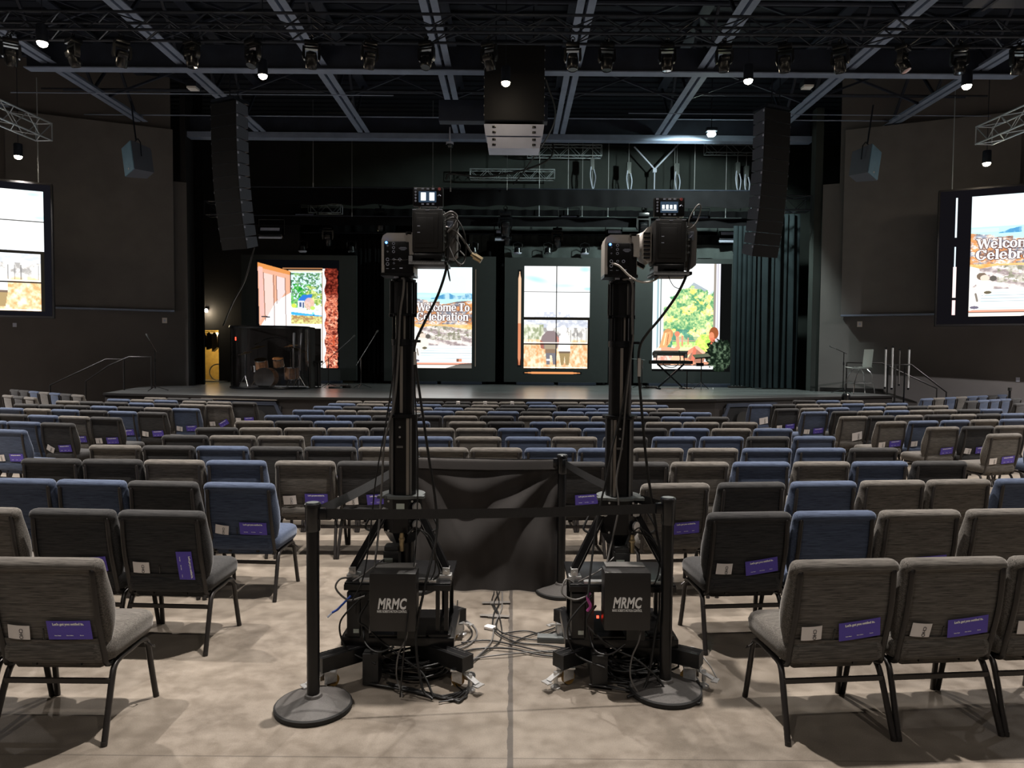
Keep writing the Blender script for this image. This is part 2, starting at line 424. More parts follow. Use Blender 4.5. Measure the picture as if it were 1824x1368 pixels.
# black return that shows between wall and drape at left, the tall lit jamb at right
mb = MB(); mb.box((-9.72, 21.55, 4.9), (0.16, 0.9, 9.7)); struct('trim_1', mb, M['walldark'])
mb = MB(); mb.box((8.86, 20.98, 4.9), (0.22, 0.3, 8.2)); struct('trim_2', mb, M['backwall'])
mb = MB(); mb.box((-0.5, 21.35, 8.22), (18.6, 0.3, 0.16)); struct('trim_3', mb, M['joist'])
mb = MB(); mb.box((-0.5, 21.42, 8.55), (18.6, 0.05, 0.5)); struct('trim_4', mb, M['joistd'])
# skirting at stage level on the right front wall
d = Vector((20 - 8.95, 15.9 - 20.75, 0)).normalized()
mb = MB(); mb.beam((8.95 + d.x * .05, 20.75 + d.y * .05 - 0.01, .86), (8.95 + d.x * 1.7, 20.75 + d.y * 1.7 - 0.01, .86), 0.02, 0.12); struct('baseboard_right', mb, M['ash'])

# offstage doorway lit from behind, at the left
mb = MB(); mb.box((-11.45, 24.1, 4.9), (2.0, 0.12, 9.7)); mb.box((-8.55, 24.1, 4.9), (2.75, 0.12, 9.7)); mb.box((-10.19, 24.1, 6.15), (0.54, 0.12, 7.2))
struct('wall_stage_inner', mb, M['walldark'])
mb = MB(); mb.box((-10.3, 26.2, 1.9), (2.4, 0.06, 3.6)); struct('wall_backstage', mb, M['yellowwall'])

mb = MB(); mb.plan([(-12.3, 21.7), (-9.47, 21.7), (-9.47, 27.1), (-12.3, 27.1)], .70, .81); struct('floor_backstage', mb, M['stagefloor'])
# ------------------------------------------------------------------ stage
edge = [(-10.45, 19.9), (-9.7, 16.85), (-5.2, 15.85), (2.2, 15.88), (4.7, 16.35), (6.5, 17.15), (10.0, 18.6), (10.2, 20.0)]
poly = edge + [(12.3, 24), (12.3, 27.1), (-12.3, 27.1), (-12.3, 20.6)]
poly = edge[:-1] + [(9.9, 20.1), (8.7, 20.62), (8.7, 23.9), (-9.4, 23.9), (-9.4, 20.95), (-10.35, 20.6)]
mb = MB(); mb.plan(poly, 0.79, 0.81); top = mb
st = thing('stage_platform', 'wide low black stage platform with angled front across the hall', 'stage')
mb.obj('deck', M['stagefloor'], st, smooth=0)
mb = MB(); mb.plan([(x * 0.999, y + 0.03) for x, y in poly], 0.0, 0.79); mb.obj('fascia', M['stageside'], st, smooth=0)
mb = MB()
for (a, b) in zip(edge[:-1], edge[1:]):
    mb.beam((a[0], a[1] - 0.012, 0.785), (b[0], b[1] - 0.012, 0.785), 0.03, 0.05)
mb.obj('nosing', M['ash'], st)
# speaker bays let into the stage front, beside the aisles
def bay(name, a, b, lab):
    a, b = Vector((*a, 0)), Vector((*b, 0)); d = (b - a).normalized(); n = Vector((d.y, -d.x, 0)); L = (b - a).length
    t = thing(name, lab, 'speaker bay', a + n * 0.03, math.atan2(d.y, d.x))
    m1 = MB(); m1.prism([(0, 0.0), (0, .16), (.28, .70), (L - .28, .70), (L, .16), (L, 0), (L - .1, 0), (L - .1, .14), (L - .32, .62), (.32, .62), (.1, .14), (.1, 0)], 0.05, Matrix.Translation((0, -.03, 0)))
    m1.obj('frame', M['joistd'], t, smooth=0)
    m2 = MB(); m2.box((L / 2, -0.005, .3), (L - .3, .02, .6)); m2.obj('grille', M['grille'], t)
    for q in (.33, .67):
        m3 = MB(); m3.lathe([(.0, 0), (.15, .0), (.19, .03), (.2, .035)], (L * q, -.055, .32), 20, Matrix.Rotation(PI / 2, 4, 'X')); m3.obj('driver', M['blackp'], t)
bay('subwoofer_bay', (-7.0, 16.25), (-5.0, 15.86), 'left trapezoid speaker bay let into the stage front by the left aisle')
bay('subwoofer_bay', (4.75, 16.37), (6.6, 17.2), 'right trapezoid speaker bay let into the stage front by the right aisle')
mb = MB(); mb.beam((-7.1, 16.2, .74), (-5.25, 15.84, .74), .03, .02); mb.obj('lit_edge_strip', M['bronze'], st)

# ------------------------------------------------------------------ roof steel
n = 0
names = ['far left', 'second from the left', 'third from the left', 'fourth from the left', 'left of the centre speaker', 'right of the centre speaker', 'third from the right', 'second from the right', 'far right', 'outermost right']
jx = [-13.6, -10.5, -7.45, -4.4, -1.6, 1.32, 4.3, 7.5, 10.5, 13.5]
jl = ['outermost left', 'second from left', 'third from left', 'fourth from left', 'just left of the centre speaker', 'just right of the centre speaker', 'fourth from right', 'third from right', 'second from right', 'outermost right']
for i, x in enumerate(jx):
    yend = 21.1 if abs(x) < 9 else (20.3 if abs(x) < 12 else 19.2)
    t = thing('roof_joist', 'grey-blue double roof joist running to the stage, ' + jl[i], 'roof beam', (x, 0, 8.28), group='roof joists')
    mb = MB()
    for s in (-1, 1):
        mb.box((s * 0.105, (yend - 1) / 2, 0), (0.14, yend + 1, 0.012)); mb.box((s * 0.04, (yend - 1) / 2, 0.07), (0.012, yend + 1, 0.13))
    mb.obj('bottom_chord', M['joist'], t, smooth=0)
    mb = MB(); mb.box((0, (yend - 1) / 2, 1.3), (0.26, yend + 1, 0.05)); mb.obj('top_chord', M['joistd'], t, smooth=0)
    mb = MB(); yy = 2.0; up = True
    while yy < yend - 0.8:
        mb.beam((0, yy, 0.05 if up else 1.28), (0, yy + 1.0, 1.28 if up else 0.05), 0.05, 0.06, up=(1, 0, 0)); yy += 1.0; up = not up
    mb.obj('web', M['joistd'], t, smooth=0)
def girder(y, z, m, lab, x0=-13.5, x1=13.5, w=0.26):
    t = thing('roof_girder', lab, 'roof beam', (0, y, z), group='cross girders')
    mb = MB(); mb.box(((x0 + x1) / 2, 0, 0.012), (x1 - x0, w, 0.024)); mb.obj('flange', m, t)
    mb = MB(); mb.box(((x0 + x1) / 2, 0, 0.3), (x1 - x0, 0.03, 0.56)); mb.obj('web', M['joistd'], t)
girder(16.3, 8.14, M['joist'], 'cross girder spanning the hall just behind the moving lights', -11, 11.3)
girder(12.9, 8.20, M['joist'], 'nearer cross girder above the lighting truss', -1.5, 7.2)
# secondary beams, pipes and conduits running crosswise
for i, (y, z, r, x0, x1, m) in enumerate([(17.4, 8.9, .03, -13, 13, 'joistd'), (18.3, 8.45, .022, -12, 12, 'truss'), (19.2, 8.75, .035, -12, 12, 'joistd'), (20.1, 8.4, .018, -12, 12, 'joist'), (14.6, 8.9, .05, -14, 14, 'joistd'), (11.2, 9.1, .06, -14, 14, 'joistd'), (9.6, 9.0, .08, -14, 14, 'joistd'), (17.9, 8.2, .015, -12.5, -3, 'joist'), (18.9, 8.15, .012, 3, 12.5, 'joist')]):
    mb = MB(); mb.cyl((x0, y, z), (x1, y, z), r, n=8)
    zone = ['above the stage speakers', 'midway between the girder and the stage', 'above the stage front', 'close to the stage opening', 'over the lighting truss', 'overhead nearest row', 'overhead thickest', 'left half only, low', 'right half only, low'][i]
    tag(mb.obj('conduit_pipe', M[m]), 'thin dark pipe crossing under the roof, ' + zone, 'pipe', 'roof pipes')
# x braces between joists, at two depths
for y, ttl in ((15.2, 'nearer'), (18.6, 'farther')):
    for i in range(1, len(jx) - 2):
        t = MB(); a, b = jx[i], jx[i + 1]
        t.beam((a, y, 8.36), (b, y, 9.5), .05, .05, (0, 1, 0)); t.beam((a, y + .06, 9.5), (b, y + .06, 8.36), .05, .05, (0, 1, 0))
        tag(t.obj('cross_brace', M['joistd'], smooth=0), 'dark X brace of the %s bracing line, gap %s' % (ttl, ['left outer', 'left second', 'left third', 'left inner', 'centre', 'right inner', 'right third'][i - 1]), 'brace', 'bracing between the joists')
# duct work in the upper corners
for x, y, z, d, lab in ((9.2, 11.3, 7.95, (3.6, 1.4, .75), 'big dark duct in the top right corner'), (-8.9, 11.0, 8.3, (1.6, 1.0, .5), 'dark duct end in the top left corner')):
    t = thing('hanging_duct', lab, 'duct', (x, y, z)); mb = MB(); mb.box((0, 0, 0), d, bevel=.03); mb.obj('shell', M['joistd'], t)
    mb = MB()
    for s in (-.4, 0, .4): mb.box((s * d[0], 0, 0), (.05, d[1] + .05, d[2] + .05))
    mb.obj('flange', M['ceilmat'], t)
mb = MB(); mb.cyl((-8.5, 10.4, 8.75), (-3.4, 10.4, 8.75), .28, n=20)
for i in range(12): mb.lathe([(.28, -.02), (.3, -.02), (.3, .02), (.28, .02)], (-8.3 + i * .42, 10.4, 8.75), 20, Matrix.Rotation(PI / 2, 4, 'Y'))
tag(mb.obj('hanging_spiral_duct', M['joistd']), 'long round spiral duct under the roof at upper left', 'duct')

# hanging wall panels and wall plates
def wall_dir(side):
    if side < 0: p, q = Vector((-9.62, 21.1, 0)), Vector((-20, 16.7, 0))
    else: p, q = Vector((8.95, 20.75, 0)), Vector((20, 15.9, 0))
    d = (q - p).normalized(); n = Vector((0, -1, 0)); n = (n - d * n.dot(d)).normalized(); return p, d, n
for side in (-1, 1):
    p, d, n = wall_dir(side)
    s0, s1 = (0.35, 4.4) if side < 0 else (0.55, 4.7)
    a = p + d * s0 + n * .12; b = p + d * s1 + n * .12
    t = thing('acoustic_panel', 'tall taupe cloth panel on the wall %s of the stage' % ('left' if side < 0 else 'right'), 'wall panel', group='cloth wall panels')
    mb = MB(); mb.beam((a.x, a.y, 5.62), (b.x, b.y, 5.62), 0.14, 5.2); mb.obj('cloth_face', M['absorb'], t)
    mb = MB(); mb.beam((a.x + n.x * .05, a.y + n.y * .05, 2.99), (b.x + n.x * .05, b.y + n.y * .05, 2.99), 0.26, 0.045); mb.obj('bottom_rail', M['joist'], t)
k = 0
for side, s, z, lab in ((-1, .62, 2.72, 'white wall plate under the left cloth panel'), (1, 1.05, 2.75, 'white wall plate under the right cloth panel'), (1, 4.85, 1.25, 'small grey wall socket low on the right front wall'), (-1, 4.3, 2.5, 'small grey wall socket under the left screen')):
    p, d, n = wall_dir(side); c = p + d * s + n * .012
    t = thing('wall_plate', lab, 'wall plate', (c.x, c.y, z), math.atan2(d.y, d.x) if side > 0 else math.atan2(-d.y, -d.x))
    sz = .13 if z > 2.6 else .09
    mb = MB(); mb.box((0, 0, 0), (sz, .018, sz * 1.2), bevel=.004); mb.obj('plate', M['paper'] if z > 2.6 else M['clus'], t)
    mb = MB(); mb.box((0, -.012, 0), (sz * .35, .01, sz * .5)); mb.obj('switch', M['clus'], t)

# ------------------------------------------------------------------ chairs
def rrect(cx, cy, hx, hy, r, z, n=5, tilt=0.0):
    pts = []
    for (sx, sy, a0) in ((1, 1, 0), (-1, 1, 90), (-1, -1, 180), (1, -1, 270)):
        for i in range(n):
            a = R(a0 + 90 * i / (n - 1)); pts.append(Vector((cx + sx * (hx - r) + r * math.cos(a), cy + sy * (hy - r) + r * math.sin(a), z)))
    return pts
def back_y(z):          # rear face of the backrest (leans away from the sitter)
    return -0.135 - (z - 0.36) * 0.20 - 0.02 * math.sin(max(0, min(1, (z - .36) / .49)) * PI)
# (z, half width, thickness, corner radius)
PROF = [(.335, .195, .03, .012), (.35, .212, .05, .02), (.40, .226, .056, .024), (.46, .240, .066, .03), (.52, .254, .085, .035), (.58, .260, .098, .04), (.64, .261, .098, .04),
        (.70, .258, .086, .036), (.76, .253, .070, .03), (.795, .253, .060, .028), (.803, .2535, .070, .032), (.815, .253, .078, .036), (.829, .250, .078, .036), (.842, .243, .066, .030), (.851, .231, .044, .020), (.856, .210, .016, .007)]
OVER = {.795: .002, .803: .012, .815: .019, .829: .019, .842: .012, .851: .0, .856: -.015}
mb = MB(); rg = []
for z, hw, t, r in PROF:
    yb = back_y(z) - OVER.get(z, 0); yc = yb + t / 2
    rg.append(rrect(0, yc, hw, t / 2, r, z))
for q in rg:
    for p in q:
        if p.z < .42: p.z -= .040 * (1 - (p.x / .24) ** 2) * (.42 - p.z) / .085
mb.rings(rg); BACK = {k: mb.mesh('backrest', M['fab_' + k], 50) for k in 'gkb'}
# a sagging map pocket over the lower third of the back
def pocket(u, v):
    x = (u - .5) * .42; z = .350 + v * .127 - (0.022 * (1 - (2 * u - 1) ** 2) if v < .5 else 0) * (1 - 2 * v) - 0.012 * (1 - (2 * u - 1) ** 2) * (1 if v > .9 else 0)
    return Vector((x, back_y(z) - .006 - .007 * math.sin(PI * v) * (1 - (2 * u - 1) ** 2) - .004 * v, z))
mb = MB(); mb.grid(pocket, 13, 6)
o = len(mb.v)
mb.grid(lambda u, v: pocket(u, v) + Vector((0, .012, 0)), 13, 6)
POCK = {k: mb.mesh('pocket', M['fab_' + k], 60) for k in 'gkb'}
XS = 1.03
mb = MB(); rg = []
for z, ins in ((.350, .04), (.356, .012), (.375, .0), (.425, -.004), (.447, .004), (.458, .018), (.465, .05), (.469, .11)):
    rg.append([Vector((p.x, p.y, p.z + (0.006 * max(0, 1 - (p.y / .2) ** 2) if z > .45 else 0))) for p in rrect(0, .045, .250 - ins, .225 - ins, max(.02, .07 - ins * .4), z)])
mb.rings(rg); SEAT = {k: mb.mesh('seat', M['fab_' + k], 50) for k in 'gkb'}
def piping(z):
    return rrect(0, .045, .253, .228, .07, z)
mb = MB()
for sx in (-1, 1):
    pts = [(sx * .10, .06, .338), (sx * .20, -.06, .336), (sx * .222, -.125, .335), (sx * .222, -.152, .355), (sx * .222, back_y(.40) - .014, .40), (sx * .222, back_y(.60) - .012, .60), (sx * .218, back_y(.78) - .011, .78), (sx * .217, back_y(.812) - .004, .812)]
    mb.tube(smooth_path(pts, 4), .013, 6)
BFR = mb.mesh('back_frame', M['frame'], 60)
LEGS = []
for sx in (-1, 1):
    mb = MB(); mb.tube(smooth_path([(sx * .248, .245, .005), (sx * .240, .215, .18), (sx * .236, .198, .28), (sx * .234, .175, .325), (sx * .232, .12, .340), (sx * .231, .02, .335)], 5), .0142, 7)
    mb.cyl((sx * .249, .246, 0), (sx * .248, .244, .02), .0145, n=8)
    mb.tube([(sx * .262, .2, .29), (sx * .272, .19, .285), (sx * .268, .17, .30), (sx * .245, .175, .315)], .004, 5); LEGS.append(mb.mesh('leg', M['frame'], 60))
    mb = MB(); mb.tube(smooth_path([(sx * .231, .03, .335), (sx * .232, -.06, .332), (sx * .234, -.105, .315), (sx * .238, -.135, .26), (sx * .245, -.185, .12), (sx * .250, -.225, .005)], 5), .0142, 7)
    mb.cyl((sx * .2505, -.226, 0), (sx * .250, -.223, .02), .0145, n=8); LEGS.append(mb.mesh('leg', M['frame'], 60))
mb = MB(); mb.box((0, -.142, .262), (.476, .016, .022)); mb.box((0, .196, .292), (.47, .016, .018)); mb.box((-.1, .03, .342), (.02, .36, .012)); mb.box((.1, .03, .342), (.02, .36, .012))
STR = mb.mesh('stretcher', M['frame'], 60)
def link(name, me, parent):
    o = bpy.data.objects.new(name, me); COL.objects.link(o); o.parent = parent; return o
for me in list(BACK.values()) + list(POCK.values()) + list(SEAT.values()) + [BFR, STR] + LEGS: me.transform(Matrix.Diagonal((1.03, 1, 1, 1)))
CH0 = {}
ROWS = [
 ("NL","1",[(-2.629,3.37,-0.2,"g"),(-2.088,3.367,-0.2,"g")]),
 ("NR","1",[(1.515,3.44,5.5,"g"),(2.05,3.49,5.5,"g"),(2.585,3.54,5.5,"g")]),
 ("NL","2",[(-3.156,4.393,-2.5,"g"),(-2.576,4.368,-2.5,"k"),(-2.038,4.344,-2.5,"k")]),
 ("NR","2",[(1.406,4.426,5.3,"k"),(1.94,4.476,5.3,"b"),(2.484,4.526,5.3,"g"),(3.051,4.578,5.3,"g")]),
 ("NL","3",[(-3.564,5.358,-3.4,"b"),(-3.028,5.326,-3.4,"b"),(-2.494,5.294,-3.4,"k"),(-1.932,5.26,-3.4,"b")]),
 ("NR","3",[(1.176,5.372,6.8,"g"),(1.756,5.441,6.8,"k"),(2.32,5.509,6.8,"b"),(2.876,5.575,6.8,"g"),(3.418,5.64,6.8,"g"),(3.988,5.708,6.8,"b")]),
 ("C","4",[(-3.984,6.337,-1.4,"k"),(-3.449,6.326,-0.9,"k"),(-2.913,6.32,-0.4,"g"),(-2.377,6.318,0,"b"),(-1.785,6.321,0.6,"g"),(-1.25,6.328,1,"k"),(0.562,6.386,2.6,"k"),(1.115,6.413,3.1,"k"),(1.651,6.445,3.6,"g"),(2.203,6.481,4,"b"),(2.755,6.523,4.5,"g"),(3.297,6.568,5,"b"),(3.865,6.62,5.5,"k")]),
 ("C","5",[(-3.949,7.265,-1.1,"g"),(-3.414,7.256,-0.7,"k"),(-2.879,7.252,-0.3,"b"),(-2.343,7.252,0.2,"k"),(-1.807,7.256,0.6,"k"),(-1.272,7.263,1,"g"),(-0.697,7.276,1.5,"g"),(-0.16,7.292,1.9,"g"),(0.383,7.313,2.4,"b"),(0.919,7.336,2.8,"b"),(1.474,7.366,3.2,"g"),(2.037,7.4,3.7,"g"),(2.597,7.438,4.1,"b"),(3.167,7.482,4.6,"b"),(3.732,7.529,5,"k")]),
 ("C","6",[(-3.675,8.173,-0.2,"k"),(-3.139,8.174,0.3,"g"),(-2.603,8.18,0.8,"g"),(-2.007,8.191,1.4,"b"),(-1.471,8.206,1.8,"b"),(-0.936,8.225,2.3,"b"),(-0.388,8.25,2.8,"g"),(0.176,8.281,3.3,"b"),(0.71,8.314,3.8,"g"),(1.295,8.356,4.4,"k"),(1.868,8.402,4.9,"b"),(2.432,8.453,5.4,"b"),(2.988,8.507,5.9,"k"),(3.556,8.569,6.4,"b")]),
 ("C","7",[(-3.68,9.014,3.2,"k"),(-3.145,9.044,3.2,"g"),(-2.6,9.075,3.3,"g"),(-2.065,9.106,3.3,"g"),(-1.53,9.138,3.4,"k"),(-0.996,9.17,3.4,"g"),(-0.461,9.202,3.5,"g"),(0.073,9.235,3.6,"b"),(0.62,9.27,3.6,"g"),(1.162,9.304,3.7,"b"),(1.737,9.341,3.7,"k"),(2.292,9.377,3.8,"b"),(2.843,9.414,3.8,"g"),(3.399,9.451,3.9,"b")]),
 ("C","8",[(-3.544,9.937,2.4,"g"),(-3.009,9.961,2.5,"k"),(-2.474,9.985,2.6,"b"),(-1.939,10.011,2.8,"k"),(-1.404,10.036,2.9,"b"),(-0.625,10.077,3,"g"),(-0.089,10.105,3.1,"k"),(0.499,10.138,3.3,"b"),(1.046,10.17,3.4,"b"),(1.594,10.203,3.5,"b"),(2.139,10.236,3.6,"g"),(2.679,10.271,3.7,"g"),(3.239,10.308,3.8,"g")]),
 ("C","9",[(-3.465,10.857,3.3,"b"),(-2.931,10.888,3.2,"b"),(-2.397,10.918,3.1,"b"),(-1.862,10.946,3,"k"),(-1.327,10.975,3,"k"),(-0.793,11.003,2.9,"g"),(-0.238,11.029,2.8,"k"),(0.353,11.057,2.7,"g"),(0.918,11.083,2.5,"g"),(1.476,11.107,2.4,"g"),(2.024,11.13,2.3,"k"),(2.56,11.152,2.3,"b"),(3.096,11.172,2.2,"k")]),
 ("C","10",[(-3.356,11.898,-0.6,"b"),(-2.821,11.893,-0.3,"g"),(-2.286,11.892,0,"g"),(-1.751,11.893,0.3,"g"),(-1.215,11.898,0.6,"b"),(-0.68,11.905,1,"g"),(-0.145,11.916,1.3,"b"),(0.394,11.929,1.6,"k"),(0.929,11.945,1.9,"b"),(1.464,11.964,2.2,"b"),(1.999,11.986,2.5,"b"),(2.534,12.012,2.8,"k"),(3.068,12.04,3.2,"b")]),
 ("C","11",[(-3.241,12.76,-6,"b"),(-2.708,12.71,-4.7,"k"),(-2.174,12.672,-3.4,"b"),(-1.639,12.645,-2.1,"g"),(-1.104,12.632,-0.8,"b"),(-0.569,12.63,0.4,"g"),(-0.034,12.641,1.7,"k"),(0.518,12.666,3.1,"k"),(1.221,12.714,4.8,"b"),(1.755,12.766,6.1,"b"),(2.297,12.83,7.4,"g"),(2.827,12.905,8.7,"g")]),
 ("C","12",[(-3.178,13.504,-3.1,"b"),(-2.643,13.477,-2.2,"g"),(-2.108,13.46,-1.3,"k"),(-1.573,13.449,-0.4,"b"),(-1.038,13.448,0.5,"k"),(-0.503,13.458,1.4,"g"),(0.033,13.472,2.3,"k"),(0.567,13.503,3.1,"b"),(1.101,13.534,4.1,"k"),(1.635,13.58,5,"b"),(2.167,13.631,5.8,"b"),(2.699,13.692,6.7,"b")]),
 ("C","13",[(-3.217,14.221,1.5,"g"),(-2.682,14.233,1.8,"g"),(-2.147,14.253,2.1,"b"),(-1.613,14.272,2.4,"k"),(-1.078,14.295,2.8,"k"),(-0.544,14.324,3.1,"g"),(-0.008,14.354,3.4,"g"),(0.526,14.388,3.7,"b"),(1.06,14.423,4,"g"),(1.593,14.464,4.4,"g"),(2.126,14.509,4.7,"k"),(2.66,14.554,5,"g")]),
 ("L","a",[(-6.44,8.711,-13,"k"),(-5.914,8.59,-13,"b")]),
 ("L","b",[(-6.917,9.671,-13,"b"),(-6.391,9.549,-13,"b"),(-5.865,9.428,-13,"k")]),
 ("L","c",[(-7.312,10.658,-13,"k"),(-6.786,10.537,-13,"b"),(-6.26,10.415,-13,"g"),(-5.734,10.294,-13,"k")]),
 ("L","d",[(-8.176,11.824,-13,"b"),(-7.65,11.703,-13,"g"),(-7.123,11.581,-13,"b"),(-6.597,11.46,-13,"k"),(-6.071,11.338,-13,"b"),(-5.545,11.217,-13,"k")]),
 ("L","e",[(-8.544,12.751,-13,"k"),(-8.018,12.629,-13,"k"),(-7.492,12.508,-13,"k"),(-6.965,12.386,-13,"b"),(-6.439,12.265,-13,"k"),(-5.913,12.143,-13,"g"),(-5.387,12.022,-13,"b")]),
 ("L","f",[(-8.357,13.618,-13,"g"),(-7.831,13.496,-13,"k"),(-7.305,13.375,-13,"k"),(-6.778,13.253,-13,"b"),(-6.252,13.132,-13,"k"),(-5.726,13.01,-13,"g"),(-5.2,12.889,-13,"g")]),
 ("L","g",[(-7.752,14.266,-13,"b"),(-7.226,14.144,-13,"g"),(-6.7,14.023,-13,"b"),(-6.076,13.879,-13,"g"),(-5.55,13.757,-13,"g"),(-5.024,13.636,-13,"k")]),
 ("L","h",[(-7.304,14.827,-13,"g"),(-6.778,14.705,-13,"k"),(-6.252,14.584,-13,"k")]),
 ("W","a",[(-10.544,15.196,-35,"g"),(-10.101,14.887,-35,"k"),(-9.659,14.577,-35,"g")]),
 ("W","b",[(-11.918,17.364,-35,"k"),(-11.476,17.055,-35,"k"),(-11.033,16.745,-35,"b"),(-10.591,16.435,-35,"g"),(-10.149,16.125,-35,"b"),(-9.706,15.816,-35,"k"),(-9.264,15.506,-35,"g")]),
 ("R","a",[(6.093,9.035,14.8,"g"),(6.757,9.211,14.8,"b")]),
 ("R","b",[(5.826,9.856,13.6,"g"),(6.397,9.994,13.6,"k"),(6.941,10.125,13.6,"g")]),
 ("R","c",[(5.536,10.634,15.1,"g"),(6.098,10.785,15.1,"b"),(6.668,10.939,15.1,"b"),(7.211,11.086,15.1,"g"),(7.76,11.235,15.1,"b")]),
 ("R","d",[(5.396,11.508,15.6,"g"),(5.912,11.651,15.6,"k"),(6.451,11.802,15.6,"g"),(7.009,11.957,15.6,"k"),(7.526,12.102,15.6,"g"),(8.042,12.246,15.6,"k"),(8.558,12.389,15.6,"b")]),
 ("R","e",[(5.162,12.406,15.4,"b"),(5.757,12.57,15.4,"k"),(6.274,12.713,15.4,"g"),(6.826,12.865,15.4,"b"),(7.342,13.006,15.4,"g"),(7.859,13.149,15.4,"g"),(8.375,13.29,15.4,"k"),(8.89,13.433,15.4,"b")]),
 ("R","f",[(4.939,13.104,18.6,"k"),(5.487,13.289,18.6,"g"),(6.034,13.473,18.6,"b"),(6.849,13.748,18.6,"b"),(7.374,13.924,18.6,"g"),(7.881,14.096,18.6,"k"),(8.389,14.267,18.6,"g")]),
 ("R","g",[(4.84,14.157,14.1,"b"),(5.359,14.287,14.1,"k"),(5.879,14.418,14.1,"g"),(6.398,14.547,14.1,"g"),(6.917,14.678,14.1,"b"),(7.436,14.808,14.1,"g"),(7.955,14.938,14.1,"b")]),
 ("R","h",[(6.365,15.672,4,"k"),(6.9,15.71,4,"b"),(7.434,15.746,4,"g")]),
 ("E","a",[(10.668,15.23,33,"k")]),
 ("E","b",[(10.11,15.954,33,"k"),(10.563,16.248,33,"b"),(11.016,16.542,33,"b"),(11.469,16.836,33,"b"),(11.922,17.13,33,"k")]),
 ("E","c",[(9.578,16.741,33,"b"),(10.031,17.035,33,"g"),(10.484,17.329,33,"b"),(10.937,17.623,33,"g"),(11.39,17.917,33,"b"),(11.842,18.212,33,"b"),(12.295,18.506,33,"k"),(12.748,18.8,33,"b"),(13.201,19.094,33,"g")]),
]
COLR = {'g': 'grey-brown', 'k': 'charcoal', 'b': 'blue'}
ORD = ['leftmost', 'second', 'third', 'fourth', 'fifth', 'sixth', 'seventh', 'eighth', 'ninth', 'tenth', 'eleventh', 'twelfth', 'thirteenth', 'fourteenth', 'fifteenth']
ROWN = {'1': 'nearest', '2': 'second nearest', '3': 'third nearest', '4': 'fourth nearest', '5': 'fifth nearest', '6': 'sixth nearest', '7': 'seventh nearest', '8': 'eighth nearest',
        '9': 'ninth nearest', '10': 'fourth from front', '11': 'third from front', '12': 'second from front', '13': 'front'}
BLK = {'NL': 'row, left of the camera robots', 'NR': 'row, right of the camera robots', 'C': 'row of the centre block', 'L': 'row of the left block', 'R': 'row of the right block', 'W': 'row by the left wall', 'E': 'row by the right wall'}
SRN = {'a': 'nearest', 'b': 'second nearest', 'c': 'third nearest', 'd': 'fourth nearest', 'e': 'fifth nearest', 'f': 'sixth nearest', 'g': 'seventh nearest', 'h': 'front'}
GRP = {'NL': 'chairs left of the camera robots', 'NR': 'chairs right of the camera robots', 'C': 'chairs of the centre block', 'L': 'chairs of the left block', 'R': 'chairs of the right block', 'W': 'chairs by the left wall', 'E': 'chairs by the right wall'}
SPECIAL = {('NL', '1', 1): 'grey-brown chair in the left foreground with purple card, aisle end',
           ('NL', '2', 2): 'charcoal chair at the left aisle end with its purple card turned sideways',
           ('NL', '3', 3): 'blue chair with bright blue seat showing, just left of the front rope post',
           ('NR', '1', 0): 'grey-brown chair in right foreground, white card and purple card, aisle end',
           ('NR', '1', 1): 'grey-brown chair in the right foreground, directly right of the aisle-end one',
           ('NR', '2', 0): 'charcoal chair with tilted purple card, right of the right rope post',
           ('NR', '3', 0): 'grey-brown chair directly behind the right rope post',
           ('C', '4', 4): 'grey-brown chair with card seen between the left rope post and blue chair',
           ('C', '4', 6): 'charcoal chair with purple card behind the rope post beside the drape'}
CHAIR = {}
for b, r, L in ROWS:
    nL = len(L)
    for i, (x, y, th, k) in enumerate(L):
        rn = (ROWN if b in ('NL', 'NR', 'C') else SRN)[r]
        pos = ORD[i] + (' from left' if i else '')
        if nL > 2 and i == nL - 1: pos = 'rightmost'
        if nL > 6 and i == nL - 2: pos = 'second from right'
        if nL > 8 and i == nL - 3: pos = 'third from right'
        lab = SPECIAL.get((b, r, i)) or '%s chair, %s in the %s %s' % (COLR[k], pos, rn, BLK[b])
        if (b, r, i) in (('C', '13', 4), ('C', '13', 5), ('C', '13', 6)): lab += ', white slip'
        if k not in CH0:
            t = thing('stacking_chair', lab, 'chair', (x, y, 0), R(th), GRP[b])
            link('seat', SEAT[k], t); link('backrest', BACK[k], t); link('back_frame', BFR, t); link('stretcher', STR, t)
            pk = link('pocket', POCK[k], t)
            for q in LEGS: link('leg', q, t)
            CH0[k] = t; CHAIR[(b, r, i)] = t
        else:
            CHAIR[(b, r, i)] = copy_tree(CH0[k], (x, y, 0), R(th), lab, GRP[b])

# ------------------------------------------------------------------ cards in the pockets
def quad_card(wd, ht, th=.0012, bend=.004):
    mb = MB(); n = 7
    f = lambda u, v: Vector(((u - .5) * wd, -bend * (1 - (2 * u - 1) ** 2), (v - .5) * ht))
    mb.grid(f, n, 2); mb.grid(lambda u, v: f(u, v) + Vector((0, th, 0)), n, 2)
    return mb
pm = quad_card(.200, .094, bend=.002).mesh('purple_card', M['purple'], 60)
tm = text_mesh("Let's get you settled in.", .0152, extrude=.0003, offset=.0010)
tm.materials.clear(); tm.materials.append(M['white'])
cap_m = []
for c in ('Next Steps', 'Give Online', 'Events'):
    q = text_mesh(c, .0066, extrude=.0002, offset=.0002); q.materials.clear(); q.materials.append(M['white']); cap_m.append(q)
def card_at(ch, lx, lz, tilt):
    """pose in front of the chair's rear face"""
    y = back_y(lz) - .0125
    base = Matrix.Translation(ch.location) @ Matrix.Rotation(ch.rotation_euler[2], 4, 'Z')
    return base @ Matrix.Translation((lx, y, lz)) @ Matrix.Rotation(R(11.5), 4, 'X') @ Matrix.Rotation(tilt, 4, 'Y')
